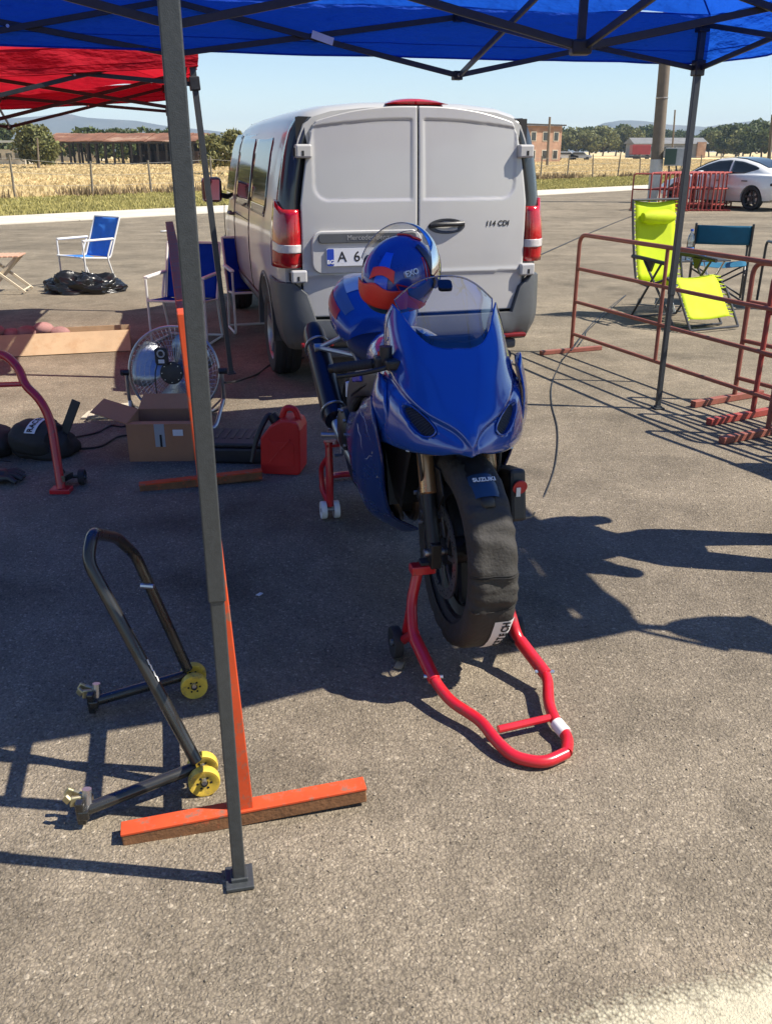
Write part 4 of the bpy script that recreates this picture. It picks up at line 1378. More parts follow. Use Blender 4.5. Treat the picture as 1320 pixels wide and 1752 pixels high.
# rear left wheel of the car stands at cw
car_o = cw - fwd * 0.95 - lft * 0.78
car = thing('parked_car', 'white fastback car with black wheels behind the stack of red barriers', 'car', car_o, car_rz)
BODY = [(0.0, 0.62, 0.80, 0.72, 0.55), (0.06, 0.40, 0.90, 0.84, 0.62), (0.35, 0.24, 0.99, 0.90, 0.72), (0.95, 0.20, 1.00, 0.92, 0.80), (1.8, 0.19, 0.98, 0.925, 0.82), (2.7, 0.19, 0.95, 0.925, 0.82),
        (3.4, 0.20, 0.92, 0.92, 0.78), (3.85, 0.21, 0.86, 0.90, 0.74), (4.3, 0.24, 0.76, 0.86, 0.68), (4.58, 0.32, 0.64, 0.72, 0.5), (4.66, 0.42, 0.56, 0.5, 0.3)]
def car_sec(x, zb, zt, w, wt):
    h = zt - zb
    half = [(0, zb), (w * 0.7, zb), (w * 0.93, zb + 0.06 * h), (w, zb + 0.3 * h), (w * 1.0, zb + 0.55 * h), (w * 0.975, zb + 0.8 * h), (w * 0.93, zb + 0.94 * h), (wt, zt), (wt * 0.5, zt + 0.02), (0, zt + 0.025)]
    return [(x, y, z) for y, z in half] + [(x, -y, z) for y, z in reversed(half[1:-1])]
b = MB(); b.loft([car_sec(*s_) for s_ in BODY]); cb = b.build('body', M_CARWHITE, car, smooth=45, weld=True)
for x_ in (0.95, 3.78):
    for sg in (1, -1):
        c = MB(); c.cyl((x_, sg * 0.6, 0.33), (x_, sg * 1.2, 0.33), 0.37, n=32)
        co = c.build('cutter', M_BLACKINT, None); co.matrix_world = car.matrix_basis
        bpy.context.view_layer.update(); boolean(cb, co)
        wheel(car, x_, sg * 0.80, 0.335, 0.22, sg, M_BLACKRIM, 0.7)
# greenhouse
GH = [(0.42, 1.00, 0.70, 0.62), (0.75, 1.13, 0.69, 0.58), (1.15, 1.28, 0.68, 0.55), (1.6, 1.39, 0.68, 0.54), (2.05, 1.43, 0.68, 0.545), (2.5, 1.40, 0.69, 0.55), (2.9, 1.29, 0.70, 0.57), (3.3, 1.12, 0.72, 0.62), (3.62, 0.95, 0.74, 0.68)]
def gh_sec(x, zt, wb, wt):
    zb = 0.90
    half = [(wb + 0.05, zb), (wb * 0.97 + 0.05, zb + 0.3 * (zt - zb)), (wb + (wt - wb) * 0.6 + 0.03, zb + 0.7 * (zt - zb)), (wt, zt - 0.03), (wt * 0.8, zt), (0, zt + 0.01)]
    return [(x, y, z) for y, z in half] + [(x, -y, z) for y, z in reversed(half[:-1])]
b = MB(); b.loft([gh_sec(*s_) for s_ in GH]); b.build('roof', M_CARWHITE, car, smooth=50)
def gh_y(x, z):
    for s0, s1 in zip(GH, GH[1:]):
        if s0[0] <= x <= s1[0]:
            t = (x - s0[0]) / (s1[0] - s0[0])
            zt, wb, wt = [s0[k_] + (s1[k_] - s0[k_]) * t for k_ in (1, 2, 3)]
            f = max(0, min(1, (z - 0.90) / max(0.05, zt - 0.90)))
            pts = [(0, wb + 0.05), (0.3, wb * 0.97 + 0.05), (0.7, wb + (wt - wb) * 0.6 + 0.03), (1, wt)]
            for (f0, y0), (f1, y1) in zip(pts, pts[1:]):
                if f0 <= f <= f1:
                    return y0 + (y1 - y0) * (f - f0) / (f1 - f0)
    return 0.7
def roof_z(x):
    for s0, s1 in zip(GH, GH[1:]):
        if s0[0] <= x <= s1[0]:
            return s0[1] + (s1[1] - s0[1]) * (x - s0[0]) / (s1[0] - s0[0])
    return 1.0
for sg in (1, -1):
    for (x0, x1) in ((1.00, 1.92), (1.98, 3.28)):
        P = []
        for i in range(7):
            P.append([])
            for j in range(14):
                x = x0 + (x1 - x0) * j / 13
                z0, z1 = 0.985 - 0.02 * (x - 1), max(0.99, roof_z(x) - 0.07)
                if x < 1.5: z0 += (1.5 - x) * 0.25
                z1 = max(z1, z0 + 0.01)
                z = z0 + (z1 - z0) * i / 6
                P[-1].append((x, sg * (gh_y(x, z) + 0.006), z))
        b = MB(); b.grid(P); b.build('window', M_DARKGLASS, car, smooth=60, solid=(0.006 if sg < 0 else -0.006))
    b = MB(); b.box((2.78, sg * 1.0, 1.0), (0.12, 0.16, 0.12)); b.build('mirror', M_CARWHITE, car, smooth=0, bevel=0.03)
    for x_ in (2.02, 1.05):
        b = MB(); b.box((x_ + 0.18, sg * 0.918, 0.80), (0.2, 0.012, 0.025)); b.build('door_handle', M_BLKPLASTIC, car, smooth=0)
    b = MB(); b.sphere((0.16, sg * 0.74, 0.86), (0.14, 0.13, 0.06)); b.build('tail_light', M_TAILRED, car)
    b = MB(); b.sphere((4.3, sg * 0.62, 0.70), (0.2, 0.16, 0.06)); b.build('headlight', M_TAILWHITE, car)
b = MB(); b.grid([[(x, y, roof_z(x) + 0.016) for y in (-0.46, -0.2, 0, 0.2, 0.46)] for x in (0.8, 1.15, 1.6, 2.05, 2.5)]); b.build('glass_roof', M_DARKGLASS, car, smooth=60)
b = MB(); b.grid([[(x, y * k_, roof_z(x) + 0.015) for y in (-0.5, -0.2, 0, 0.2, 0.5)] for x, k_ in ((2.62, 1.0), (2.9, 1.06), (3.3, 1.14), (3.6, 1.22))]); b.build('windscreen', M_DARKGLASS, car, smooth=60)
b = MB(); b.cyl((0.28, 0.93, 0.72), (0.28, 0.945, 0.72), 0.04, n=12); b.build('charge_port', M_BLKPLASTIC, car)
# ================================================================== THE MOTORCYCLE
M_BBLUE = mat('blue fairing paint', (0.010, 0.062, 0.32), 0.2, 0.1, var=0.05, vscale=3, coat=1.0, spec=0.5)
M_BSIDE = mat('shaded navy blue flank', (0.007, 0.034, 0.17), 0.28, coat=0.35, var=0.08, vscale=4)  # fairing blue darkened for the flank's shade and its navy panels
M_BDARK = mat('dark navy panel', (0.008, 0.018, 0.10), 0.25, coat=0.6, var=0.1)
M_BBLACK = mat('satin black metal', (0.016, 0.016, 0.017), 0.42, 0.2, var=0.2, vscale=20)
M_FORK = mat('bronze fork tube', (0.50, 0.30, 0.15), 0.28, 0.75, var=0.08)
M_FRAME = mat('dark alloy frame', (0.10, 0.095, 0.095), 0.4, 0.6, var=0.15, vscale=12)
M_ALU = mat('bare aluminium', (0.42, 0.43, 0.44), 0.35, 0.85, var=0.1, vscale=20)
M_DISC = mat('brake disc steel', (0.30, 0.29, 0.28), 0.3, 0.9, var=0.1, vscale=30)
M_SCREEN = clear_mat('clear screen plastic', (0.86, 0.88, 0.90), 0.10)
M_MESHBLK = mat('black grille mesh', (0.03, 0.03, 0.032), 0.5)
M_REDP = mat('red decal', (0.55, 0.02, 0.03), 0.4)
M_SEAT = mat('dark navy seat', (0.012, 0.016, 0.045), 0.7, var=0.15, bump=0.2, bscale=200)
M_WHITEDEC = mat('pale grey decal', (0.5, 0.5, 0.52), 0.4)

BK = Vector((0.254, 2.63, 0)); BK_YAW = radians(13.5)
BK_RZ = -pi / 2 + BK_YAW                       # local x = forward
bike = thing('motorcycle', 'blue faired sport motorcycle held up on red paddock stands under the blue canopy', 'motorcycle', BK, BK_RZ)
def bw(x, y, z):                               # bike local -> world
    c, s = cos(BK_RZ), sin(BK_RZ)
    return Vector((BK.x + c * x - s * y, BK.y + s * x + c * y, z))
AZ = 0.400                                     # axle height on the stands
RW = -1.40                                     # rear axle x

# ---- front wheel
def cast_wheel(x, r_rim, w_rim, r_tyre, w_tyre, disc_r, discs, spokes=3):
    b = MB()
    b.lathe([(r_rim, -w_rim / 2), (r_rim + 0.008, -w_rim / 2), (r_rim - 0.006, -w_rim / 2 + 0.012), (r_rim - 0.03, -w_rim / 4), (r_rim - 0.035, w_rim / 4), (r_rim - 0.006, w_rim / 2 - 0.012), (r_rim + 0.008, w_rim / 2), (r_rim, w_rim / 2), (r_rim - 0.016, 0)], (x, 0, AZ), 'Y', 40, closed=True)
    for q in range(spokes):
        a_ = 2 * pi * q / spokes + 0.5
        for da in (-0.16, 0.16):
            b.bar((x + 0.04 * cos(a_), 0, AZ + 0.04 * sin(a_)), (x + (r_rim - 0.02) * cos(a_ + da), 0, AZ + (r_rim - 0.02) * sin(a_ + da)), 0.035, 0.028, up=(0, 1, 0))
    b.cyl((x, -0.07, AZ), (x, 0.07, AZ), 0.045, n=20)
    wh = b.build('wheel', M_BBLACK, bike)
    prof = []
    for i in range(17):
        t = -1 + 2 * i / 16
        prof.append((r_tyre - (1 - cos(t * 1.25)) * 0.13 * w_tyre / 0.12 * 0.62, w_tyre / 2 * sin(t * 1.35) / sin(1.35)))
    prof = [(r_rim + 0.002, -w_rim / 2 + 0.004)] + prof + [(r_rim + 0.002, w_rim / 2 - 0.004)]
    b = MB(); b.lathe(prof, (x, 0, AZ), 'Y', 56); b.build('tyre', M_RUBBER, wh, smooth=60)
    for y_ in discs:
        b = MB()
        b.lathe([(disc_r, y_ - 0.0025), (disc_r, y_ + 0.0025), (disc_r - 0.035, y_ + 0.0025), (disc_r - 0.035, y_ - 0.0025)], (x, 0, AZ), 'Y', 48, closed=True)
        for q in range(8):
            a_ = 2 * pi * q / 8
            b.bar((x + 0.05 * cos(a_), y_ * 0.92, AZ + 0.05 * sin(a_)), (x + (disc_r - 0.03) * cos(a_ + 0.18), y_, AZ + (disc_r - 0.03) * sin(a_ + 0.18)), 0.016, 0.004, up=(0, 1, 0))
        d = b.build('brake_disc', M_DISC, wh)
        b = MB()
        for q in range(40):
            a_ = 2 * pi * q / 40; rr = disc_r - 0.012 - 0.008 * (q % 3)
            for s_ in (-1, 1):
                b.cyl((x + rr * cos(a_), y_ + s_ * 0.0026, AZ + rr * sin(a_)), (x + rr * cos(a_), y_ + s_ * 0.0032, AZ + rr * sin(a_)), 0.0035, n=6)
        b.build('drill_hole', M_BLACKINT, d)
    return wh
cast_wheel(0.0, 0.215, 0.09, 0.298, 0.122, 0.155, (-0.075, 0.075))
cast_wheel(RW, 0.215, 0.15, 0.318, 0.19, 0.11, (-0.09,), 5)

# ---- fork
RAKE = Vector((-sin(radians(23.8)), 0, cos(radians(23.8))))
for sg in (-1, 1):
    p0 = Vector((0.015, sg * 0.105, AZ + 0.0))
    b = MB()
    b.tube([p0 + RAKE * 0.02, p0 + RAKE * 0.20, p0 + RAKE * 0.205, p0 + RAKE * 0.30], [0.024, 0.022, 0.0215, 0.0215], 16)
    b.box(tuple(p0 + Vector((-0.005, 0, 0.0))), (0.06, 0.034, 0.085))
    b.build('fork_lower', M_BBLACK, bike, bevel=0.004)
    b = MB(); b.tube([p0 + RAKE * 0.195, p0 + RAKE * 0.20, p0 + RAKE * 0.23, p0 + RAKE * 0.635], [0.024, 0.029, 0.0275, 0.0265], 18); b.build('fork_tube', M_FORK, bike)
    # caliper bracket and radial caliper
    cc = Vector((-0.085, sg * 0.087, AZ + 0.135))
    R_ = Matrix.Rotation(radians(-35), 3, 'Y')
    b = MB(); b.box(cc, (0.065, 0.072, 0.125), R_); b.box(cc + Vector((0.01, sg * 0.03, -0.0)), (0.04, 0.02, 0.10), R_)
    for q in (-1, 1):
        b.cyl(cc + R_ @ Vector((0, sg * 0.03, 0.033 * q)), cc + R_ @ Vector((0, sg * 0.044, 0.033 * q)), 0.019, n=14)
    cl = b.build('brake_caliper', M_BBLACK, bike, smooth=30, bevel=0.006)
    b = MB()
    for q in (-1, 1):
        b.cyl(cc + R_ @ Vector((-0.035, sg * 0.02, 0.05 * q)), cc + R_ @ Vector((-0.035, sg * 0.045, 0.05 * q)), 0.007, n=8)
    b.build('bolt', M_STEEL, cl)
    # brake hose
    b = MB(); b.tube(crom([cc + Vector((0, sg * 0.03, 0.05)), cc + Vector((0.02, sg * 0.045, 0.13)), cc + Vector((-0.02, sg * 0.05, 0.25)), cc + Vector((-0.1, sg * 0.03, 0.38)), cc + Vector((-0.14, -sg * 0.03, 0.5))], 18), 0.0055, 7); b.build('brake_hose', M_BLKPLASTIC, bike)
b = MB(); b.cyl((0, -0.135, AZ), (0, 0.135, AZ), 0.013, n=14); b.build('axle', M_STEEL, bike)
for zz, nm in ((0.50, 'lower_yoke'), (0.615, 'top_yoke')):
    c_ = Vector((0.015, 0, AZ)) + RAKE * zz
    b = MB(); b.box(tuple(c_ + Vector((-0.03, 0, 0))), (0.09, 0.27, 0.035), Matrix.Rotation(radians(-23.8), 3, 'Y')); b.build(nm, M_BBLACK, bike, smooth=0, bevel=0.012)
# ---- front mudguard: black, long over the back, with a sticker
P = []
for i in range(25):
    a_ = radians(47 + (172 - 47) * i / 24)
    hw = 0.068 if i < 20 else 0.068 - 0.004 * (i - 19)
    if i < 5: hw = 0.030 + 0.0082 * i
    row = []
    for j in range(9):
        t = -1 + 2 * j / 8
        rr = 0.322 - 0.055 * abs(t) ** 2.5
        row.append((0.004 + rr * cos(a_), hw * 1.06 * sin(t * 1.3) / sin(1.3), AZ + rr * sin(a_)))
    P.append(row)
b = MB(); b.grid(P); mg = b.build('mudguard', M_BBLACK, bike, smooth=60, solid=0.004)
for sg in (-1, 1):
    b = MB(); b.prism([(-0.16, AZ + 0.26), (-0.03, AZ + 0.27), (0.02, AZ + 0.20), (-0.06, AZ + 0.10), (-0.12, AZ + 0.09), (-0.17, AZ + 0.17)], 'Y', sg * 0.076, sg * 0.083); b.build('fork_guard', M_BBLACK, mg, smooth=0, bevel=0.002)
P = []
for i in range(5):
    a_ = radians(53 + 16 * i / 4)
    P.append([(0.004 + (0.3245 - 0.055 * abs(t) ** 2.5) * cos(a_), 0.060 * sin(t * 1.3) / sin(1.3), AZ + (0.3245 - 0.055 * abs(t) ** 2.5) * sin(a_)) for t in [-0.55 + 1.25 * q / 10 for q in range(11)]])
b = MB(); b.grid(P); st_ = b.build('sticker', mat('sticker blue', (0.012, 0.035, 0.08), 0.4), mg, smooth=60)
a_ = radians(64); rr = 0.3262
text('sticker_text', 'SUZUKI', 0.021, M_WHITEP, st_, (0.004 + rr * cos(a_), 0.004, AZ + rr * sin(a_)), (0, 1, 0), (-sin(a_), 0, cos(a_)), bold=0.0006)

# ---- nose fairing (half rows, centre line outwards; from the screen edge down to the lip)
NOSE = [
    [(-0.130, 0, 1.032), (-0.138, 0.050, 1.031), (-0.175, 0.090, 1.042), (-0.250, 0.125, 1.070), (-0.345, 0.156, 1.108), (-0.405, 0.177, 1.128)],
    [(-0.040, 0, 0.972), (-0.050, 0.058, 0.972), (-0.095, 0.108, 0.982), (-0.180, 0.150, 1.008), (-0.300, 0.180, 1.042), (-0.425, 0.200, 1.070)],
    [(0.060, 0, 0.895), (0.045, 0.060, 0.892), (-0.010, 0.118, 0.898), (-0.110, 0.170, 0.922), (-0.240, 0.203, 0.950), (-0.390, 0.208, 0.985)],
    [(0.132, 0, 0.850), (0.102, 0.045, 0.848), (0.045, 0.112, 0.846), (-0.050, 0.180, 0.862), (-0.180, 0.226, 0.882), (-0.365, 0.232, 0.905)],
    [(0.172, 0, 0.800), (0.145, 0.040, 0.800), (0.082, 0.100, 0.782), (-0.010, 0.170, 0.775), (-0.150, 0.230, 0.785), (-0.345, 0.246, 0.800)],
    [(0.160, 0, 0.768), (0.134, 0.038, 0.770), (0.070, 0.090, 0.748), (-0.018, 0.160, 0.735), (-0.155, 0.226, 0.728), (-0.335, 0.248, 0.715)],
    [(0.080, 0, 0.772), (0.070, 0.030, 0.764), (0.030, 0.080, 0.742), (-0.040, 0.145, 0.730), (-0.165, 0.212, 0.716), (-0.332, 0.240, 0.690)],
]
NU, NV = 81, 61
NS = surf(mirror_rows(NOSE), NU, NV)
SKEW = radians(-8.0)                       # the race fairing sits a little askew on its brackets
def skew(p):
    dx, c, s = p.x + 0.14, cos(SKEW), sin(SKEW)
    p.x, p.y = -0.14 + dx * c - p.y * s, dx * s + p.y * c
# crisp brow ridge and centre beak: small pressed relief along the surface
for i_, row_ in enumerate(NS):
    for j_, p_ in enumerate(row_):
        u_n, v_n = abs(-1 + 2 * j_ / (NU - 1)), 6 * i_ / (NV - 1)
        vb = 1.9 + 2.0 * (1 - u_n) ** 2.2
        s_ = max(0.0, min(1.0, (v_n - vb) / 0.28)); s_ = s_ * s_ * (3 - 2 * s_)
        fade = min(1.0, u_n / 0.12) * max(0.0, 1 - max(0, v_n - vb) / 2.4)
        p_.x -= 0.027 * s_ * fade
        p_.z -= 0.004 * s_ * fade
for row_ in NS:
    for p_ in row_: skew(p_)
def nose_at(u, v):
    """u in -1..1 across, v in 0..6 rows"""
    j = (u + 1) / 2 * (NU - 1); i = v / 6 * (NV - 1)
    j0, i0 = min(int(j), NU - 2), min(int(i), NV - 2)
    fj, fi = j - j0, i - i0
    a_ = Vector(NS[i0][j0]).lerp(Vector(NS[i0][j0 + 1]), fj)
    b_ = Vector(NS[i0 + 1][j0]).lerp(Vector(NS[i0 + 1][j0 + 1]), fj)
    return a_.lerp(b_, fi)
def nose_n(u, v):
    e = 0.03
    du = nose_at(min(1, u + e), v) - nose_at(max(-1, u - e), v)
    dv = nose_at(u, min(6, v + 3 * e)) - nose_at(u, max(0, v - 3 * e))
    n_ = du.cross(dv)
    if n_.x < 0: n_ = -n_
    return n_.normalized()
# headlight blank: almond opening each side
def almond(k=40):
    out = []
    for q in range(k):
        t = 2 * pi * q / k
        a = cos(t); c = sin(t)
        uu = 0.475 + 0.125 * a
        vv = 3.15 - 0.16 * a + 0.50 * c * (1 - 0.30 * a * a)
        out.append((uu, vv))
    return out
ALM = almond()
def inside(u, v):
    c = False
    n_ = len(ALM)
    for i in range(n_):
        (x0, y0), (x1, y1) = ALM[i], ALM[i - 1]
        if (y0 > v) != (y1 > v) and u < (x1 - x0) * (v - y0) / (y1 - y0) + x0:
            c = not c
    return c
vs = [p for row in NS for p in row]
fs = []
for i in range(NV - 1):
    for j in range(NU - 1):
        u = -1 + 2 * (j + 0.5) / (NU - 1); v = 6 * (i + 0.5) / (NV - 1)
        if inside(abs(u), v):
            continue
        fs.append((i * NU + j, i * NU + j + 1, (i + 1) * NU + j + 1, (i + 1) * NU + j))
b = MB(); b.add(vs, fs)
nose = b.build('nose_fairing', M_BBLUE, bike, smooth=60, solid=-0.005)
for sg in (-1, 1):
    rim = [nose_at(sg * u, v) + nose_n(sg * u, v) * 0.0015 for u, v in ALM]
    ins = [nose_at(sg * (0.485 + (u - 0.485) * 0.94), 3.15 + (v - 3.15) * 0.9) - nose_n(sg * u, v) * 0.018 for u, v in ALM]
    b = MB(); b.tube(rim, 0.003, 6, closed=True)
    b.grid([rim, ins], wrap_u=True)
    hl = b.build('headlight_blank', M_BBLUE, nose)
    cen = sum(ins, Vector()) / len(ins)
    b = MB(); b.add([tuple(cen)] + [tuple(p) for p in ins], [(0, 1 + q, 1 + (q + 1) % len(ins)) for q in range(len(ins))]); b.build('dark_backing', M_BLACKINT, hl, smooth=0)
    b = MB()
    for q in range(-8, 9):                        # wire mesh across the opening
        for (da, db) in ((1, 1), (1, -1)):
            seg = []
            for w_ in range(-14, 15):
                u = 0.485 + 0.010 * w_ * da + 0.0 * q
                v = 3.15 + 0.045 * w_ * db + 0.11 * q
                if inside(u, v):
                    seg.append(nose_at(sg * u, v) - nose_n(sg * u, v) * 0.011)
            if len(seg) > 2:
                b.tube(seg, 0.0011, 4, caps=False)
    if b.v:
        b.build('grille_mesh', mat('grey mesh wire', (0.05, 0.05, 0.052), 0.5, 0.2), hl)
# quarter-turn fasteners and panel gaps
b = MB()
for sg in (-1, 1):
    for (u, v) in ((0.80, 2.6), (0.90, 1.4), (0.86, 4.4), (0.62, 5.2), (0.97, 3.4)):
        p, n_ = nose_at(sg * u, v), nose_n(sg * u, v)
        b.cyl(p - n_ * 0.001, p + n_ * 0.0025, 0.0065, n=12)
b.build('fastener', M_ALU, nose)
b = MB()
for sg in (-1, 1):
    b.tube([nose_at(sg * (0.955 - 0.02 * sin(q / 5)), 0.3 + 5.4 * q / 20) + nose_n(sg * 0.94, 0.3 + 5.4 * q / 20) * 0.0004 for q in range(21)], 0.0016, 4)
b.build('panel_gap', M_SEAM, nose)

# ---- screen
SCR = [
    [(-0.133, 0, 1.030), (-0.141, 0.050, 1.029), (-0.178, 0.088, 1.040), (-0.253, 0.123, 1.068), (-0.347, 0.153, 1.106)],
    [(-0.200, 0, 1.092), (-0.207, 0.046, 1.091), (-0.238, 0.086, 1.093), (-0.300, 0.122, 1.102), (-0.370, 0.156, 1.112)],
    [(-0.295, 0, 1.160), (-0.301, 0.042, 1.159), (-0.322, 0.082, 1.155), (-0.362, 0.124, 1.146), (-0.395, 0.161, 1.122)],
    [(-0.400, 0, 1.215), (-0.404, 0.038, 1.213), (-0.412, 0.075, 1.203), (-0.422, 0.118, 1.178), (-0.425, 0.166, 1.136)],
]
SS = surf(mirror_rows(SCR), 41, 25)
for row_ in SS:
    for p_ in row_: skew(p_)
b = MB(); b.grid(SS); scr = b.build('windscreen', M_SCREEN, bike, smooth=80)
b = MB(); b.tube(SS[-1], 0.0028, 6); b.tube([r[0] for r in SS], 0.0024, 6); b.tube([r[-1] for r in SS], 0.0024, 6); b.build('screen_edge', clear_mat('screen edge', (0.55, 0.58, 0.62), 0.3), scr)
b = MB(); b.grid([[tuple(Vector(p) + Vector((0.001, 0, -0.003))) for p in r[6:35]] for r in SS[0:4]]); b.build('dark_band', mat('screen band', (0.01, 0.012, 0.02), 0.4), scr, smooth=80, solid=0.002)
# dark square sticker inside the top of the screen
def scr_at(f, v):
    i = v * 24; j = f * 40
    return Vector(SS[int(i)][int(j)]).lerp(Vector(SS[min(24, int(i) + 1)][min(40, int(j) + 1)]), 0.5)
cs = scr_at(0.5, 0.86); ux = (scr_at(0.56, 0.86) - scr_at(0.44, 0.86)).normalized(); vx = (scr_at(0.5, 0.95) - scr_at(0.5, 0.75)).normalized(); nx_ = ux.cross(vx)
b = MB(); out = [cs + ux * (a - 0.012) + vx * c for a, c in rrect(0.046, 0.05, 0.012, 4)]
b.add([tuple(p + nx_ * 0.006) for p in out] + [tuple(p - nx_ * 0.006) for p in out], [tuple(range(len(out)))] + [tuple(range(2 * len(out) - 1, len(out) - 1, -1))] + [(i, (i + 1) % len(out), len(out) + (i + 1) % len(out), len(out) + i) for i in range(len(out))])
b.build('screen_pad', mat('pad navy black', (0.006, 0.007, 0.02), 0.35), scr, smooth=30)

# ---- side fairings
SIDE = [
    [(-0.290, 0.240, 0.850), (-0.400, 0.245, 0.800), (-0.540, 0.232, 0.735), (-0.700, 0.215, 0.680), (-0.860, 0.195, 0.645)],
    [(-0.215, 0.246, 0.780), (-0.390, 0.262, 0.745), (-0.550, 0.252, 0.660), (-0.720, 0.236, 0.605), (-0.890, 0.210, 0.575)],
    [(-0.205, 0.226, 0.660), (-0.390, 0.262, 0.620), (-0.550, 0.250, 0.565), (-0.740, 0.230, 0.515), (-0.920, 0.200, 0.500)],
    [(-0.275, 0.200, 0.520), (-0.430, 0.238, 0.480), (-0.580, 0.230, 0.440), (-0.770, 0.205, 0.410), (-0.960, 0.170, 0.405)],
    [(-0.360, 0.150, 0.390), (-0.480, 0.185, 0.350), (-0.620, 0.180, 0.315), (-0.810, 0.155, 0.300), (-1.000, 0.125, 0.320)],
    [(-0.420, 0.040, 0.300), (-0.520, 0.070, 0.255), (-0.660, 0.070, 0.230), (-0.840, 0.055, 0.230), (-1.030, 0.045, 0.270)],
]
for sg in (-1, 1):
    G = surf([[(x, sg * y, z) for x, y, z in r] for r in SIDE], 36, 44)
    # two pressed flutes running down and back, as on the photograph's flank
    for i, row in enumerate(G):
        for j, p in enumerate(row):
            t, w_ = i / 43, j / 35
            fl = math.exp(-((w_ - 0.12 - 0.65 * t) / 0.045) ** 2) * (0.012 if 0.05 < t < 0.6 else 0)
            fl -= math.exp(-((w_ - 0.24 - 0.65 * t) / 0.05) ** 2) * (0.010 if 0.05 < t < 0.6 else 0)
            p.y += sg * fl
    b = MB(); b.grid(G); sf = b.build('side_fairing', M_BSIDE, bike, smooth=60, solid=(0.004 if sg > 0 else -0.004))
    # front edge roll and pale decal strokes
    b = MB(); b.tube([r[0] for r in G], 0.005, 6); b.tube([r[-1] for r in G], 0.004, 6); b.tube(G[-1], 0.004, 6); b.tube(G[0], 0.004, 6); b.build('fairing_edge', M_BDARK, sf)
    b = MB()
    for (i0, j0, i1, j1, w0) in ((1, 9, 16, 2, 0.0020), (2, 11, 19, 6, 0.0022), (1, 9, 9, 13, 0.0018), (3, 8, 6, 10, 0.0028), (5, 7, 8, 9, 0.0026), (16, 2, 20, 8, 0.0016)):
        b.tube([Vector(G[int(i0 + (i1 - i0) * q / 10)][int(j0 + (j1 - j0) * q / 10)]) + Vector((0, sg * 0.003, 0)) for q in range(11)], [w0 * (0.4 + 0.6 * sin(pi * q / 10)) for q in range(11)], 5)
    b.build('decal_line', M_WHITEDEC, sf)
    b = MB()
    for (i_, j_) in ((3, 3), (3, 32), (16, 3), (24, 33), (36, 8), (40, 28), (22, 2)):
        p = Vector(G[i_][j_]); b.cyl(p - Vector((0, sg * 0.001, 0)), p + Vector((0, sg * 0.004, 0)), 0.0065, n=12)
    b.build('fastener', M_ALU, sf)
    # inner dark duct behind the nose, closing the gap to the side fairing
    b = MB(); b.grid(surf([[(-0.10, sg * 0.150, 0.745), (-0.22, sg * 0.19, 0.78), (-0.34, sg * 0.2, 0.84)], [(-0.17, sg * 0.15, 0.62), (-0.27, sg * 0.17, 0.66), (-0.4, sg * 0.18, 0.72)], [(-0.28, sg * 0.14, 0.45), (-0.36, sg * 0.15, 0.47), (-0.46, sg * 0.16, 0.5)]], 10, 10)); b.build('inner_panel', M_BBLACK, bike, smooth=60, solid=0.004)
    # flank bulge that shows past the nose on the far side: air duct cover
    DU = [[(-0.20, sg * 0.212, 0.96), (-0.26, sg * 0.230, 0.985), (-0.33, sg * 0.230, 0.965)], [(-0.14, sg * 0.220, 0.880), (-0.24, sg * 0.250, 0.885), (-0.35, sg * 0.248, 0.865)], [(-0.13, sg * 0.216, 0.790), (-0.24, sg * 0.258, 0.790), (-0.37, sg * 0.258, 0.785)], [(-0.18, sg * 0.214, 0.715), (-0.27, sg * 0.250, 0.700), (-0.40, sg * 0.260, 0.70)]]
    if sg < 0: DU = [[(x, y, z - (0.055 if k_ == 0 else 0.02 if k_ == 1 else 0)) for x, y, z in r] for k_, r in enumerate(DU)]
    DG = surf(DU, 12, 14)
    for row_ in DG:
        for p_ in row_: skew(p_)
    b = MB(); b.grid(DG); b.build('duct_cover', M_BBLUE, bike, smooth=60, solid=(0.005 if sg > 0 else -0.005))

# ---- radiator, engine mass, frame
b = MB(); b.box((-0.40, 0, 0.60), (0.04, 0.34, 0.34), Matrix.Rotation(radians(-18), 3, 'Y'))
for q in range(14):
    b.box((-0.375 - 0.0, 0, 0.46 + 0.02 * q), (0.012, 0.31, 0.004), Matrix.Rotation(radians(-18), 3, 'Y'))
b.build('radiator', M_BBLACK, bike, smooth=0)
b = MB(); b.box((-0.68, 0, 0.52), (0.42, 0.34, 0.34)); b.box((-0.58, 0, 0.70), (0.26, 0.32, 0.2), Matrix.Rotation(radians(-20), 3, 'Y')); b.cyl((-0.72, -0.2, 0.46), (-0.72, 0.2, 0.46), 0.11, n=20); b.build('engine', M_BBLACK, bike, smooth=30, bevel=0.015)
b = MB()
for k_ in range(4):
    y_ = -0.12 + 0.08 * k_
    b.tube(crom([(-0.44, y_, 0.52), (-0.42, y_, 0.40), (-0.52, y_ * 0.7, 0.31), (-0.72, y_ * 0.4, 0.28)], 12), 0.018, 8)
b.build('exhaust_header', mat('heated steel', (0.22, 0.16, 0.11), 0.35, 0.9, var=0.2), bike)
for sg in (-1, 1):
    b = MB()
    A = [(-0.24, sg * 0.055, 0.86), (-0.42, sg * 0.185, 0.86), (-0.66, sg * 0.205, 0.80), (-0.88, sg * 0.185, 0.68), (-0.98, sg * 0.16, 0.50)]
    cs_ = crom(A, 18)
    rings = []
    for q, p in enumerate(cs_):
        d = (cs_[min(q + 1, 17)] - cs_[max(q - 1, 0)]).normalized()
        u = Vector((0, sg, 0)); u = (u - d * u.dot(d)).normalized(); w_ = d.cross(u)
        rings.append([tuple(p + u * (0.020 * a) + w_ * (0.048 * c)) for a, c in rrect(2, 2, 0.5, 3)])
    b.loft(rings); b.build('frame_spar', M_FRAME, bike, smooth=40)
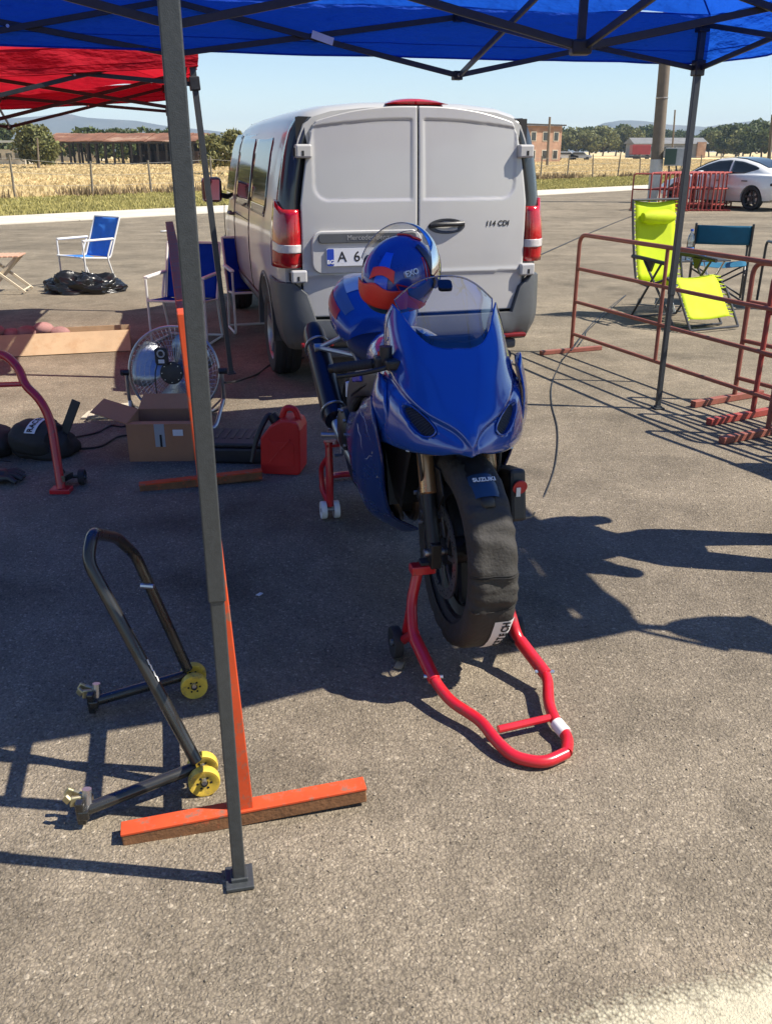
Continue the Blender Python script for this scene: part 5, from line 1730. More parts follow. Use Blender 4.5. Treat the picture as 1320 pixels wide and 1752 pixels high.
# swingarm
for sg in (-1, 1):
    b = MB(); b.bar((-0.95, sg * 0.13, 0.45), (RW - 0.04, sg * 0.145, AZ), 0.04, 0.085); b.build('swingarm', M_BBLACK, bike, smooth=0, bevel=0.01)
b = MB(); b.cyl((RW, -0.2, AZ), (RW, 0.2, AZ), 0.014, n=12); b.build('axle', M_STEEL, bike)

# ---- tank, seat, tail
def ovals(secs, n=24, p=2.4):
    """secs: (x, half width, z bottom, z top)"""
    R = []
    for (x, w_, zb, zt) in secs:
        ring = []
        for k_ in range(n):
            a = 2 * pi * k_ / n
            c, s = cos(a), sin(a)
            yy = math.copysign(abs(c) ** (2 / p), c) * w_
            zz = (zb + zt) / 2 + math.copysign(abs(s) ** (2 / p), s) * (zt - zb) / 2
            ring.append((x, yy, zz))
        R.append(ring)
    return R
def smooth_secs(secs, n):
    cols = [[q[0] for q in crom([(s_[k_], 0, 0) for s_ in secs], n)] for k_ in range(len(secs[0]))]
    return [tuple(v_) for v_ in zip(*cols)]
tank_s = smooth_secs([(-0.50, 0.075, 0.83, 0.90), (-0.55, 0.115, 0.80, 0.945), (-0.64, 0.145, 0.77, 0.985), (-0.76, 0.15, 0.76, 0.99), (-0.88, 0.13, 0.77, 0.955), (-0.97, 0.10, 0.79, 0.90), (-1.01, 0.08, 0.80, 0.86)], 26)
b = MB(); b.loft(ovals(tank_s, p=2.0)); tank = b.build('tank', M_BBLUE, bike, smooth=50)
b = MB(); b.lathe([(0.0, 1.012), (0.035, 1.012), (0.04, 1.008), (0.045, 1.0)], (-0.66, 0, -0.018), 'Z', 24); b.build('filler_cap', M_ALU, tank)
seat_s = smooth_secs([(-0.97, 0.09, 0.77, 0.865), (-1.05, 0.125, 0.77, 0.875), (-1.16, 0.145, 0.79, 0.885), (-1.27, 0.13, 0.81, 0.915)], 14)
b = MB(); b.loft(ovals(seat_s)); b.build('seat', M_SEAT, bike, smooth=50)
tail_s = smooth_secs([(-1.18, 0.135, 0.80, 0.95), (-1.27, 0.185, 0.81, 1.035), (-1.38, 0.188, 0.84, 1.085), (-1.52, 0.14, 0.89, 1.09), (-1.66, 0.10, 0.95, 1.07), (-1.78, 0.05, 0.995, 1.04)], 24)
b = MB(); b.loft(ovals(tail_s)); tail = b.build('tail_cowl', M_BBLUE, bike, smooth=50)
# pale top panel and red flash on the cowl
def oval_pt(secs, f, a, p=2.4, off=0.0):
    i = f * (len(secs) - 1); i0 = min(int(i), len(secs) - 2); t = i - i0
    x, w_, zb, zt = [secs[i0][k_] + (secs[i0 + 1][k_] - secs[i0][k_]) * t for k_ in range(4)]
    c, s = cos(a), sin(a)
    return Vector((x, math.copysign(abs(c) ** (2 / p), c) * (w_ + off), (zb + zt) / 2 + math.copysign(abs(s) ** (2 / p), s) * ((zt - zb) / 2 + off)))
def patch(secs, f0, f1, a0, a1, name, m, par, off=0.0025):
    P = [[oval_pt(secs, f0 + (f1 - f0) * i / 8, a0 + (a1 - a0) * j / 8, off=off) for j in range(9)] for i in range(9)]
    b_ = MB(); b_.grid(P); return b_.build(name, m, par, smooth=60)
patch(tail_s, 0.26, 0.85, radians(62), radians(125), 'white_panel', mat('pearl white panel', (0.62, 0.61, 0.58), 0.3, coat=0.6), tail)
patch(tail_s, 0.16, 0.60, radians(150), radians(172), 'red_flash', M_REDP, tail)
patch(tail_s, 0.10, 0.55, radians(125), radians(148), 'grey_flash', mat('blue grey panel', (0.09, 0.14, 0.25), 0.3, coat=0.5), tail)
# ---- clip-on bars
for sg in (-1, 1):
    top = Vector((0.015, sg * 0.115, AZ)) + RAKE * 0.635
    end = top + (Vector((-0.115, -0.225, -0.045)) if sg < 0 else Vector((-0.185, 0.155, -0.045)))
    ax = (end - top).normalized()
    b = MB(); b.tube([top, end], 0.0115, 12); b.cyl(top - Vector((0, 0, 0.025)), top + Vector((0, 0, 0.02)), 0.036, n=18); hb_ = b.build('handlebar', M_BBLACK, bike)
    b = MB(); b.tube([top + ax * 0.135, top + ax * 0.14, top + ax * 0.262, top + ax * 0.266], [0.0175, 0.0165, 0.0165, 0.0185], 14)
    for q in range(10):
        b.tube([top + ax * (0.15 + 0.011 * q), top + ax * (0.154 + 0.011 * q)], 0.0174, 14)
    b.build('grip', M_RUBBER, hb_)
    b = MB(); b.cyl(end, end + ax * 0.028, 0.0155, n=14); b.build('bar_end', M_BBLACK, hb_)
    b = MB(); b.box(tuple(top + ax * 0.105), (0.045, 0.05, 0.045)); b.build('switch_housing', M_BLKPLASTIC, hb_, smooth=0, bevel=0.008)
    pv = top + ax * 0.08 + Vector((0.045, 0, 0.0))
    b = MB(); b.tube(crom([pv, pv + ax * 0.04 + Vector((0.02, 0, -0.006)), pv + ax * 0.12 + Vector((0.014, 0, -0.014)), pv + ax * 0.185 + Vector((-0.002, 0, -0.018))], 14), [0.008] * 11 + [0.0075, 0.007, 0.009], 8); b.build('lever', M_BBLACK if sg < 0 else M_BBLUE, hb_)
    b = MB(); b.box(tuple(pv), (0.05, 0.05, 0.032)); b.build('master_cylinder', M_BBLACK, hb_, smooth=0, bevel=0.008)
    if sg < 0:
        b = MB(); b.cyl(tuple(pv + Vector((-0.045, -0.01, 0.0))), tuple(pv + Vector((-0.045, -0.01, 0.05))), 0.021, n=16); b.build('fluid_reservoir', M_BLKPLASTIC, hb_)
        b = MB(); b.cyl(tuple(top + ax * 0.105 + Vector((-0.01, 0, 0.022))), tuple(top + ax * 0.105 + Vector((-0.01, 0, 0.034))), 0.011, n=12); b.build('kill_switch', M_REDP, hb_)
# ---- silencer on the right side, hanger bracket
s0, s1 = Vector((-1.10, -0.215, 0.53)), Vector((-1.60, -0.225, 0.83))
ax = (s1 - s0).normalized()
b = MB()
rings = []
for (t, r_) in ((0.0, 0.035), (0.02, 0.05), (0.10, 0.056), (0.86, 0.056), (0.95, 0.053), (1.0, 0.046), (1.0, 0.034), (0.93, 0.030)):
    c_ = s0 + (s1 - s0) * t
    u = Vector((0, 1, 0)); u = (u - ax * u.dot(ax)).normalized(); w_ = ax.cross(u)
    rings.append([tuple(c_ + u * (cos(a) * r_ * 0.92) + w_ * (sin(a) * r_ * 1.15)) for a in [2 * pi * q / 28 for q in range(28)]])
b.loft(rings); sil = b.build('silencer', mat('dark blue silencer', (0.012, 0.015, 0.032), 0.3, 0.5, var=0.15, vscale=6), bike, smooth=40)
for t in (0.10, 0.80):
    c_ = s0 + (s1 - s0) * t
    b = MB(); b.tube([c_ + u * (cos(a) * 0.053) + w_ * (sin(a) * 0.0655) for a in [2 * pi * q / 28 for q in range(28)]], 0.006, 6, closed=True); b.build('clamp', M_ALU, sil)
b = MB(); b.tube(crom([s0 + ax * 0.03, s0 - ax * 0.06 + Vector((0, 0.02, -0.03)), (-0.93, -0.14, 0.36), (-0.78, -0.06, 0.28)], 14), 0.027, 12); b.build('link_pipe', M_ALU, bike)
cH = s0 + (s1 - s0) * 0.62 + Vector((0, -0.01, 0.07))
b = MB()
for e in ((-1.15, -0.12, 0.80), (-1.30, -0.12, 0.86)):
    b.tube([cH, Vector(e)], 0.011, 8)
b.cyl(cH - Vector((0, 0.02, 0)), cH + Vector((0, 0.03, 0)), 0.02, n=12); b.build('hanger', M_ALU, bike)
# rearset and heel plate, right and left
for sg in (-1, 1):
    b = MB(); b.prism([(-1.00, 0.50), (-1.10, 0.56), (-1.16, 0.50), (-1.08, 0.43)], 'Y', sg * 0.18, sg * 0.19); rs = b.build('heel_plate', M_ALU, bike, smooth=0, bevel=0.003)
    b = MB(); b.cyl((-1.07, sg * 0.19, 0.48), (-1.08, sg * 0.285, 0.485), 0.011, n=10); b.build('foot_peg', M_ALU, rs)
    b = MB(); b.tube([(-1.07, sg * 0.2, 0.46), (-0.93, sg * 0.225, 0.44), (-0.92, sg * 0.26, 0.44)], 0.007, 7); b.build('pedal', M_ALU, rs)
b = MB(); b.tube(crom([(-0.30, -0.1, 0.93), (-0.36, -0.18, 0.86), (-0.48, -0.2, 0.83), (-0.60, -0.17, 0.86)], 16), 0.006, 6); b.tube(crom([(-0.31, -0.09, 0.95), (-0.40, -0.16, 0.90), (-0.52, -0.15, 0.87)], 12), 0.005, 6); b.build('control_cable', M_BLKPLASTIC, bike)
b = MB(); b.bar((-0.62, -0.235, 0.835), (-0.52, -0.225, 0.86), 0.012, 0.03); b.build('blue_bracket', mat('anodised blue', (0.02, 0.05, 0.6), 0.25, 0.6), bike, smooth=0, bevel=0.004)
# engine covers, hoses and wiring that show between silencer and fairing
for sg in (-1, 1):
    b = MB(); b.lathe([(0.0, sg * 0.232), (0.07, sg * 0.23), (0.088, sg * 0.218), (0.092, sg * 0.185)], (-0.93, 0, 0.55), 'Y', 28); cv_ = b.build('engine_cover', M_BBLACK, bike)
    b = MB()
    for q in range(9):
        a_ = 2 * pi * q / 9
        b.cyl((-0.93 + 0.08 * cos(a_), sg * 0.215, 0.55 + 0.08 * sin(a_)), (-0.93 + 0.08 * cos(a_), sg * 0.230, 0.55 + 0.08 * sin(a_)), 0.006, n=8)
    b.build('bolt', M_STEEL, cv_)
    b = MB(); b.tube(crom([(-0.50, sg * 0.10, 0.86), (-0.62, sg * 0.19, 0.78), (-0.78, sg * 0.2, 0.68), (-0.84, sg * 0.17, 0.60)], 16), 0.015, 9); b.build('coolant_hose', M_RUBBER, bike)
    b = MB(); b.tube(crom([(-0.36, sg * 0.14, 0.90), (-0.48, sg * 0.215, 0.845), (-0.66, sg * 0.225, 0.77), (-0.82, sg * 0.20, 0.72), (-1.0, sg * 0.15, 0.74)], 20), 0.007, 7); b.build('wiring', M_BLKPLASTIC, bike)
    b = MB(); b.tube([(-1.0, sg * 0.12, 0.78), (-1.2, sg * 0.13, 0.84), (-1.55, sg * 0.09, 0.94)], 0.014, 8); b.build('subframe', M_FRAME, bike)
b = MB(); b.cyl((-1.02, -0.165, 0.66), (-1.02, -0.165, 0.72), 0.022, n=14); b.build('brake_reservoir', M_WHITEP, bike)
# instrument cluster behind the screen
b = MB(); b.box((-0.26, 0, 1.00), (0.06, 0.2, 0.10), Matrix.Rotation(radians(40), 3, 'Y')); b.build('instrument_panel', M_BLKPLASTIC, bike, smooth=0, bevel=0.02)

# ================================================================== tyre warmer on the front wheel
warm = thing('tyre_warmer', 'black cloth tyre warmer wrapped round the front wheel with a white printed band', 'tyre warmer', tuple(bw(0, 0, 0)), BK_RZ)
M_WARM = mat('black quilted cloth', (0.030, 0.027, 0.023), 0.8, var=0.2, vscale=14, bump=0.5, bscale=90)
P = []
nA = 150
prof_t = [-1 + 2 * j / 18 for j in range(19)]
def warm_r(t, a_):
    base_r = 0.316 - 0.072 * max(0, abs(t) - 0.35) ** 1.4 * 1.25
    y = 0.074 * sin(min(1, abs(t) * 1.15) * pi / 2) * (1 if t > 0 else -1)
    # loose folds: stronger at the lower front
    k_ = 0.35 + 0.65 * max(0.0, cos(a_ + radians(30)))
    fold = 0.010 * k_ * sin(a_ * 34 + 2.2 * sin(a_ * 9) + t * 2.5) * (0.35 + 0.65 * abs(t))
    fold += 0.010 * k_ * mnoise.noise(Vector((a_ * 7, t * 2.2, 2.0))) + 0.004 * mnoise.noise(Vector((a_ * 22, t * 5, 6.0)))
    am = (a_ + pi) % (2 * pi) - pi
    if radians(-66) < am < radians(-14): fold *= 0.12
    return base_r + fold, y * (1 + 0.05 * mnoise.noise(Vector((a_ * 5, t * 3, 9))) * k_)
for i in range(nA):
    a_ = 2 * pi * i / nA
    row = []
    for t in prof_t:
        rr, y = warm_r(t, a_)
        row.append((rr * cos(a_), y, AZ + rr * sin(a_)))
    # drawn-in edges down the sidewalls
    e0 = (0.236 * cos(a_), -0.066, AZ + 0.236 * sin(a_)); e1 = (0.236 * cos(a_), 0.066, AZ + 0.236 * sin(a_))
    P.append([e0] + row + [e1])
b = MB(); b.grid(P, wrap_v=True); b.build('sleeve', M_WARM, warm, smooth=70)
# seam strips across the tread and the white lettered band
for da in (8, 9.2, -12):
    a_ = radians(da)
    b = MB(); b.tube([(lambda rr, y: ((rr + 0.0015) * cos(a_), y, AZ + (rr + 0.0015) * sin(a_)))(*warm_r(t, a_)) for t in prof_t[2:-2]], 0.0014, 5)
    b.build('seam', mat('seam thread', (0.016, 0.015, 0.014), 0.9), warm)
A0, A1 = -60, -20
P = []
for i in range(13):
    a_ = radians(A0 + (A1 - A0) * i / 12)
    P.append([(lambda rr, y: ((rr + 0.003) * cos(a_), y * 1.03, AZ + (rr + 0.004) * sin(a_)))(*warm_r(t, a_)) for t in [0.02 + 0.62 * q / 8 for q in range(9)]])
b = MB(); b.grid(P); bd = b.build('label_band', mat('white woven label', (0.72, 0.72, 0.70), 0.8, var=0.05), warm, smooth=70)
# letters laid on the band one by one so that they follow the curve
for i, ch in enumerate('RACETECH'):
    a_ = radians(A1 - 3.0 - (7 - i) * 4.8)
    rr, y = warm_r(0.33, a_)
    rr += 0.0046; y *= 1.03
    text('label_letter', ch, 0.034, M_SEAM, bd, (rr * cos(a_), y, AZ + rr * sin(a_)), (-sin(a_), 0, cos(a_)), (0, -1, 0), extrude=0.0004, bold=0.0012)
# control box hanging on the left side
cb0 = Vector((-0.03, 0.165, AZ + 0.17))
b = MB(); b.box(tuple(cb0), (0.13, 0.055, 0.17), Matrix.Rotation(radians(-12), 3, 'Y')); bx = b.build('control_box', M_BLKPLASTIC, warm, smooth=0, bevel=0.012)
b = MB(); b.cyl(tuple(cb0 + Vector((0.066, 0.0, 0.045))), tuple(cb0 + Vector((0.071, 0.0, 0.044))), 0.024, n=20); b.cyl(tuple(cb0 + Vector((0.0, 0.028, 0.02))), tuple(cb0 + Vector((0.0, 0.033, 0.02))), 0.035, n=20); b.build('dial', mat('dial red', (0.4, 0.02, 0.025), 0.5), bx)
b = MB(); b.box(tuple(cb0 + Vector((0.0725, -0.006, 0.03))), (0.003, 0.014, 0.03)); b.build('dial_mark', M_WHITEP, bx, smooth=0)
b = MB(); b.tube(crom([cb0 + Vector((0.03, -0.02, -0.08)), cb0 + Vector((0.07, -0.04, -0.12)), Vector((0.16, 0.085, AZ + 0.03)), Vector((0.13, 0.08, AZ - 0.05))], 16), 0.005, 6); b.build('lead', M_BLKPLASTIC, warm)
b = MB(); b.tube(crom([cb0 + Vector((0.06, -0.03, -0.05)), cb0 + Vector((0.085, -0.045, -0.10)), Vector((0.19, 0.08, AZ + 0.06)), Vector((0.2, 0.085, AZ - 0.0))], 16), 0.003, 6); b.build('cord_end', M_WHITEP, warm)

# ================================================================== helmet on the tank
HC = bw(-0.70, -0.045, 1.18)
HF = Vector((0.45, 0.89, 0)).normalized()            # the way the face opening looks
helm = thing('helmet', 'blue full face helmet with orange stripes and raised clear visor resting on the tank', 'helmet', HC, atan2(HF.y, HF.x))
M_HBLUE = mat('helmet blue', (0.008, 0.035, 0.26), 0.3, coat=0.7, var=0.1, vscale=8)
M_HBRIGHT = mat('helmet bright blue', (0.01, 0.09, 0.62), 0.3, coat=0.6)
M_HORANGE = mat('helmet orange', (0.88, 0.055, 0.03), 0.42)
M_HTEAL = mat('helmet teal grey', (0.02, 0.07, 0.11), 0.4)
TILT = Matrix.Rotation(radians(-16), 3, 'Y') @ Matrix.Rotation(radians(9), 3, 'X')
def hshape(th, ph, k=1.0):
    """th 0 top..pi bottom, ph around, 0 = face"""
    x, y, z = sin(th) * cos(ph), sin(th) * sin(ph), cos(th)
    rx = 0.165 if x > 0 else 0.172
    p = Vector((rx * x, 0.128 * y, 0.140 * z))
    if z < 0 and x > 0:                                  # chin bar pushes forward
        p.x += 0.028 * (-z) * x * 1.6
    if z < -0.55:                                         # flattened neck opening, cut higher at the back
        p.z = -0.55 * 0.140 + (z + 0.55) * 0.07 - 0.02 * max(0, x)
    return TILT @ (p * k)
def h_open(th, ph):
    a = ph if ph <= pi else ph - 2 * pi
    z = cos(th)
    return abs(a) < 1.12 - 0.25 * max(0, -z) and -0.30 < z < 0.42
nu, nv = 72, 44
vs, fs = [], []
for i in range(nv + 1):
    th = 0.02 + (pi * 0.86 - 0.02) * i / nv
    for j in range(nu):
        vs.append(hshape(th, 2 * pi * j / nu))
for i in range(nv):
    th = 0.02 + (pi * 0.86 - 0.02) * (i + 0.5) / nv
    for j in range(nu):
        if h_open(th, 2 * pi * (j + 0.5) / nu):
            continue
        fs.append((i * nu + j, i * nu + (j + 1) % nu, (i + 1) * nu + (j + 1) % nu, (i + 1) * nu + j))
fs.append(tuple(range(nu)))
b = MB(); b.add(vs, fs); shell = b.build('shell', M_HBLUE, helm, smooth=60, solid=-0.006)
b = MB()
P = []
for i in range(20):
    P.append([hshape(0.25 + (pi * 0.84 - 0.25) * i / 19, 2 * pi * j / 30, 0.93) for j in range(30)])
b.grid(P, wrap_u=True); b.build('lining', M_BLACKINT, helm, smooth=60)
def hpatch(th0, th1, ph0, ph1, name, m, off=1.012, edge=None, par=shell, n=14, rel=0.010):
    P = []
    for i in range(n):
        row = []
        for j in range(n):
            fi, fj = i / (n - 1), j / (n - 1)
            a, c = (ph0, ph1) if not callable(ph0) else (ph0(fi), ph1(fi))
            t0, t1 = (th0, th1) if not callable(th0) else (th0(fj), th1(fj))
            row.append(hshape(t0 + (t1 - t0) * fi, a + (c - a) * fj, off))
        P.append(row)
    b_ = MB(); b_.grid(P); return b_.build(name, m, par, smooth=60, solid=rel * 0.4)
D = radians
BACK = 180
# bright band down the back, dark sides; orange spoiler at the lower back sweeping forward along the side
hpatch(D(30), D(92), D(BACK - 9), D(BACK + 14), 'back_stripe', M_HBRIGHT, 1.010)
hpatch(lambda f: D(50 + 5 * (2 * f - 1) ** 2), lambda f: D(61 + 10 * (2 * f - 1) ** 2), D(BACK - 18), D(BACK + 24), 'vent_bracket', M_HORANGE, 1.035)
hpatch(lambda f: D(80 - 8 * math.exp(-((f - 0.45) / 0.16) ** 2)), lambda f: D(106 + 3 * f), D(BACK - 48), D(BACK + 44), 'rear_spoiler', M_HORANGE, 1.05)
hpatch(lambda f: D(86 + 34 * f), lambda f: D(106 + 26 * f), D(BACK + 42), D(BACK + 84), 'side_sweep', M_HORANGE, 1.03)
hpatch(D(109), D(150), D(BACK - 32), D(BACK + 30), 'neck_roll', M_HTEAL, 1.0)
hpatch(lambda f: D(20), lambda f: D(50 - 14 * abs(2 * f - 1)), D(-40), D(40), 'crown_flash', M_HORANGE, 1.012)
hpatch(lambda f: D(84 - 6 * f), lambda f: D(104 - 4 * f), D(BACK + 34), D(BACK + 92), 'side_panel', mat('helmet dark panel', (0.03, 0.035, 0.06), 0.4), 1.008)
hpatch(D(28), D(100), D(BACK + 88), D(BACK + 104), 'brow_panel', mat('helmet dark panel', (0.03, 0.035, 0.06), 0.4), 1.008)
b = MB()
def hl_(pts, r_=0.0028):
    b.tube(crom([hshape(D(a), D(c), 1.012) for a, c in pts], 20), r_, 5)
hl_([(72, BACK + 28), (80, BACK + 52), (92, BACK + 86)]); hl_([(84, BACK + 34), (92, BACK + 56), (102, BACK + 88)]); hl_([(72, BACK + 28), (84, BACK + 34)])
hl_([(46, BACK + 84), (74, BACK + 78), (104, BACK + 76)]); hl_([(40, BACK + 92), (70, BACK + 85), (98, BACK + 84)]); hl_([(36, BACK + 100), (64, BACK + 92), (90, BACK + 92)])
hl_([(122, BACK + 52), (128, BACK + 72), (126, BACK + 96)])
b.build('red_line', M_REDP, shell)
lp = hshape(D(60), D(BACK + 52), 1.022); l2 = hshape(D(60), D(BACK + 58), 1.022); l3 = hshape(D(54), D(BACK + 52), 1.022)
text('logo', 'EXO', 0.028, M_WHITEP, shell, lp, (l2 - lp), (l3 - lp), extrude=0.006, bold=0.0008)
# raised clear visor: the face plate swung up over the brow
P = []
for i in range(13):
    row = []
    for j in range(33):
        ph = D(-84 + 168 * j / 32)
        th = D(66 + 42 * i / 12 - 0.0)
        wid = 1.0 - 0.25 * (abs(-84 + 168 * j / 32) / 84) ** 4
        th = D(86) + (th - D(86)) * wid
        q = Vector((0.178 * sin(th) * cos(ph), 0.141 * sin(th) * sin(ph), 0.152 * cos(th)))
        q = Matrix.Rotation(radians(-52), 3, 'Y') @ q
        row.append(TILT @ (q * 1.04 + Vector((0.0, 0, 0.006))))
    P.append(row)
b = MB(); b.grid(P); vz = b.build('visor', clear_mat('clear visor', (0.86, 0.88, 0.90), 0.08), helm, smooth=70)
b = MB(); b.tube(P[0], 0.0016, 6); b.tube(P[-1], 0.0016, 6); b.build('visor_edge', mat('visor rim', (0.22, 0.23, 0.25), 0.3), vz)
for sg in (-1, 1):
    b = MB(); c_ = TILT @ Vector((0.02, sg * 0.130, 0.01)); b.cyl(tuple(c_), tuple(c_ + TILT @ Vector((0, sg * 0.012, 0))), 0.032, n=20)
    b.build('visor_pivot', M_BLKPLASTIC, helm)
# ================================================================== PADDOCK STANDS
M_STRED = mat('red stand paint', (0.50, 0.012, 0.02), 0.32, coat=0.4, var=0.12, vscale=10, dirt=(0.13, 0.06, 0.05), dscale=26, damt=0.7, dlo=0.57)
M_STBLACK = mat('black stand paint', (0.020, 0.020, 0.019), 0.28, coat=0.4, var=0.2, vscale=8)
M_YELLOW = mat('yellow wheel plastic', (0.66, 0.46, 0.06), 0.5, var=0.15, vscale=20, dirt=(0.22, 0.16, 0.07), dscale=28, damt=0.7, dlo=0.53)
M_ZINC = mat('yellow zinc', (0.50, 0.44, 0.26), 0.4, 0.8, var=0.2, vscale=30)
def caster(parent, c, r, w, axis, m, name='wheel', holes=0):
    c, axis = Vector(c), Vector(axis).normalized()
    b = MB(); prof = [(r * 0.75, -w / 2), (r * 0.96, -w / 2), (r, -w / 3), (r, w / 3), (r * 0.96, w / 2), (r * 0.75, w / 2), (r * 0.55, w * 0.36), (r * 0.25, w * 0.36), (r * 0.25, -w * 0.36), (r * 0.55, -w * 0.36)]
    q = axis.to_track_quat('Y', 'Z').to_matrix().to_4x4(); q.translation = c
    b.M = q; b.lathe(prof, (0, 0, 0), 'Y', 26, closed=True)
    wl = b.build(name, m, parent)
    b = MB(); b.M = q; b.cyl((0, -w * 0.6, 0), (0, w * 0.6, 0), r * 0.2, n=10)
    for k_ in range(holes):
        a = 2 * pi * k_ / holes
        b.cyl((r * 0.42 * cos(a), -w * 0.38, r * 0.42 * sin(a)), (r * 0.42 * cos(a), w * 0.38, r * 0.42 * sin(a)), r * 0.085, n=8)
    b.build('hub', M_SEAM if holes else M_STEEL, wl)
    return wl

# ---- front stand, red, handle towards the camera
o = at(850, 1200)
fs_ = thing('paddock_stand', 'red front paddock stand lifting the fork, with its looped handle lying towards the camera', 'paddock stand', o)
W = lambda px, py, h: at(px, py, h) - o
rr = 0.0175
lefta = [bw(-0.0, -0.155, 0.335) - o, W(703, 1030, 0.24), W(706, 1085, 0.16), W(745, 1168, 0.075), W(770, 1200, 0.055), W(822, 1233, 0.045), W(848, 1268, 0.032), W(878, 1296, 0.022), W(930, 1306, 0.022), W(968, 1288, 0.024)]
righta = [bw(0.0, 0.155, 0.335) - o, W(868, 1030, 0.22), W(884, 1090, 0.12), W(936, 1158, 0.06), W(938, 1206, 0.045), W(950, 1236, 0.036), W(972, 1262, 0.028), W(968, 1288, 0.024)]
b = MB(); b.tube(fillet(lefta, 0.035, 5), rr, 14); b.build('arm', M_STRED, fs_)
b = MB(); b.tube(fillet(righta, 0.035, 5), rr, 14); b.build('arm', M_STRED, fs_)
for pa in (lefta, righta):                                  # socket sleeve where the handle plugs into the frame
    p, q = pa[2], pa[3]
    b = MB(); b.tube([p.lerp(q, 0.1), p.lerp(q, 0.95)], rr * 1.22, 14); b.build('sleeve', M_STRED, fs_)
    b = MB(); c_ = p.lerp(q, 0.9); b.cyl(c_ + Vector((-0.03, 0, 0.004)), c_ + Vector((0.03, 0, 0.004)), 0.006, n=8); b.build('pin', M_STEEL, fs_)
b = MB(); b.tube([W(852, 1248, 0.040), W(940, 1228, 0.042)], 0.0115, 10); b.build('crossbar', M_STRED, fs_)
b = MB(); b.tube([righta[5].lerp(righta[6], 0.05), righta[5].lerp(righta[6], 0.75)], rr * 1.16, 14); b.build('white_tape', mat('white tape', (0.75, 0.72, 0.68), 0.7, var=0.1), fs_)
for sg, pa in ((-1, lefta), (1, righta)):
    t = pa[0]
    fwd_b = (bw(1, 0, 0) - bw(0, 0, 0)); out_b = (bw(0, sg, 0) - bw(0, 0, 0))
    b = MB(); b.bar(t - out_b * 0.055 + Vector((0, 0, 0.012)), t + out_b * 0.025 + Vector((0, 0, 0.012)), 0.045, 0.03); b.build('lift_pad', M_STRED, fs_, smooth=0, bevel=0.004)
    b = MB(); b.bar(t - out_b * 0.05 + Vector((0, 0, 0.034)), t - out_b * 0.005 + Vector((0, 0, 0.034)), 0.04, 0.012); b.build('rubber_pad', M_RUBBER, fs_, smooth=0, bevel=0.003)
    # lower leg to the ground wheel and gusset
    wc = bw(-0.05, sg * 0.215, 0.055) - o
    b = MB(); b.tube([pa[2], wc + Vector((0, 0, 0.0)) - out_b * 0.02], rr * 0.9, 10); b.tube([pa[1].lerp(pa[0], 0.2), wc - out_b * 0.03], rr * 0.8, 10); b.build('brace', M_STRED, fs_)
    caster(fs_, wc, 0.055, 0.03, out_b, M_RUBBER)

# ---- rear stand under the swingarm
o = bw(-1.42, 0, 0)
rs_ = thing('paddock_stand', 'red rear paddock stand with small white wheels under the back of the blue motorcycle', 'paddock stand', o, BK_RZ)
Lr = lambda x, y, z: Vector((x + 1.42, y, z))
for sg in (-1, 1):
    b = MB(); b.tube(fillet([Lr(-1.36, sg * 0.205, 0.36), Lr(-1.33, sg * 0.21, 0.2), Lr(-1.32, sg * 0.215, 0.06)], 0.05, 4), 0.018, 12)
    b.tube(fillet([Lr(-1.34, sg * 0.21, 0.30), Lr(-1.42, sg * 0.235, 0.22), Lr(-1.40, sg * 0.235, 0.12), Lr(-1.33, sg * 0.215, 0.07)], 0.03, 4), 0.012, 10)
    b.build('arm', M_STRED, rs_)
    b = MB(); b.box(tuple(Lr(-1.38, sg * 0.185, 0.345)), (0.08, 0.07, 0.014)); b.build('lift_pad', M_STRED, rs_, smooth=0, bevel=0.003)
    for d_ in (-0.03, 0.03):
        caster(rs_, Lr(-1.32, sg * 0.215 + d_, 0.042), 0.042, 0.026, (0, 1, 0), M_WHITEP)
    b = MB(); b.cyl(Lr(-1.32, sg * 0.215 - 0.045, 0.042), Lr(-1.32, sg * 0.215 + 0.045, 0.042), 0.008, n=8); b.build('axle', M_STEEL, rs_)
    b = MB(); b.tube(fillet([Lr(-1.33, sg * 0.215, 0.07), Lr(-1.62, sg * 0.205, 0.05), Lr(-1.82, sg * 0.12, 0.03), Lr(-1.82, 0, 0.03)], 0.08, 5), 0.017, 10); b.build('handle', M_STRED, rs_)

# ---- black stand with yellow wheels, unused, front left
o = at(250, 1300)
bs = thing('paddock_stand', 'black rear paddock stand with yellow wheels standing empty at the front left', 'paddock stand', o)
Wn, Wf = at(350, 1345), at(333, 1183)
Wn = Vector((Wn.x, Wn.y, 0)); Wf = Vector((Wf.x, Wf.y, 0))
axd = (Wf - Wn).normalized()
Hn, Hf = at(150, 1392, 0.03), at(166, 1206, 0.03)
top_n, top_f = atY(150, 960, 2.08), atY(232, 950, 2.40)
tt_n, tt_f = atY(158, 912, 2.13), atY(200, 920, 2.33)
def rel(p): return Vector(p) - o
zc_ = 0.052
wn_, wf_ = Wn + Vector((0, 0, zc_)), Wf + Vector((0, 0, zc_))
path = [rel(wn_ + Vector((-0.015, 0, 0.03))), rel(top_n), rel(tt_n), rel(tt_f), rel(top_f), rel(wf_ + Vector((-0.015, 0, 0.03)))]
b = MB(); b.tube(fillet(path, 0.03, 4), 0.0165, 14); b.build('handle', M_STBLACK, bs)
b = MB(); pp = rel(wn_).lerp(rel(top_n), 0.44); p2 = rel(wn_).lerp(rel(top_n), 0.62)
for q in range(7):                                           # worn scribble of a sticker on the near tube
    c_ = pp.lerp(p2, q / 6 * 0.45); b.tube([c_ + Vector((0.0165, -0.010, 0.004 + 0.006 * (q % 2))), pp.lerp(p2, (q + 1) / 6 * 0.45) + Vector((0.0165, -0.010, 0.010 - 0.006 * (q % 2)))], 0.0022, 4)
b.build('worn_sticker', M_WHITEP, bs)
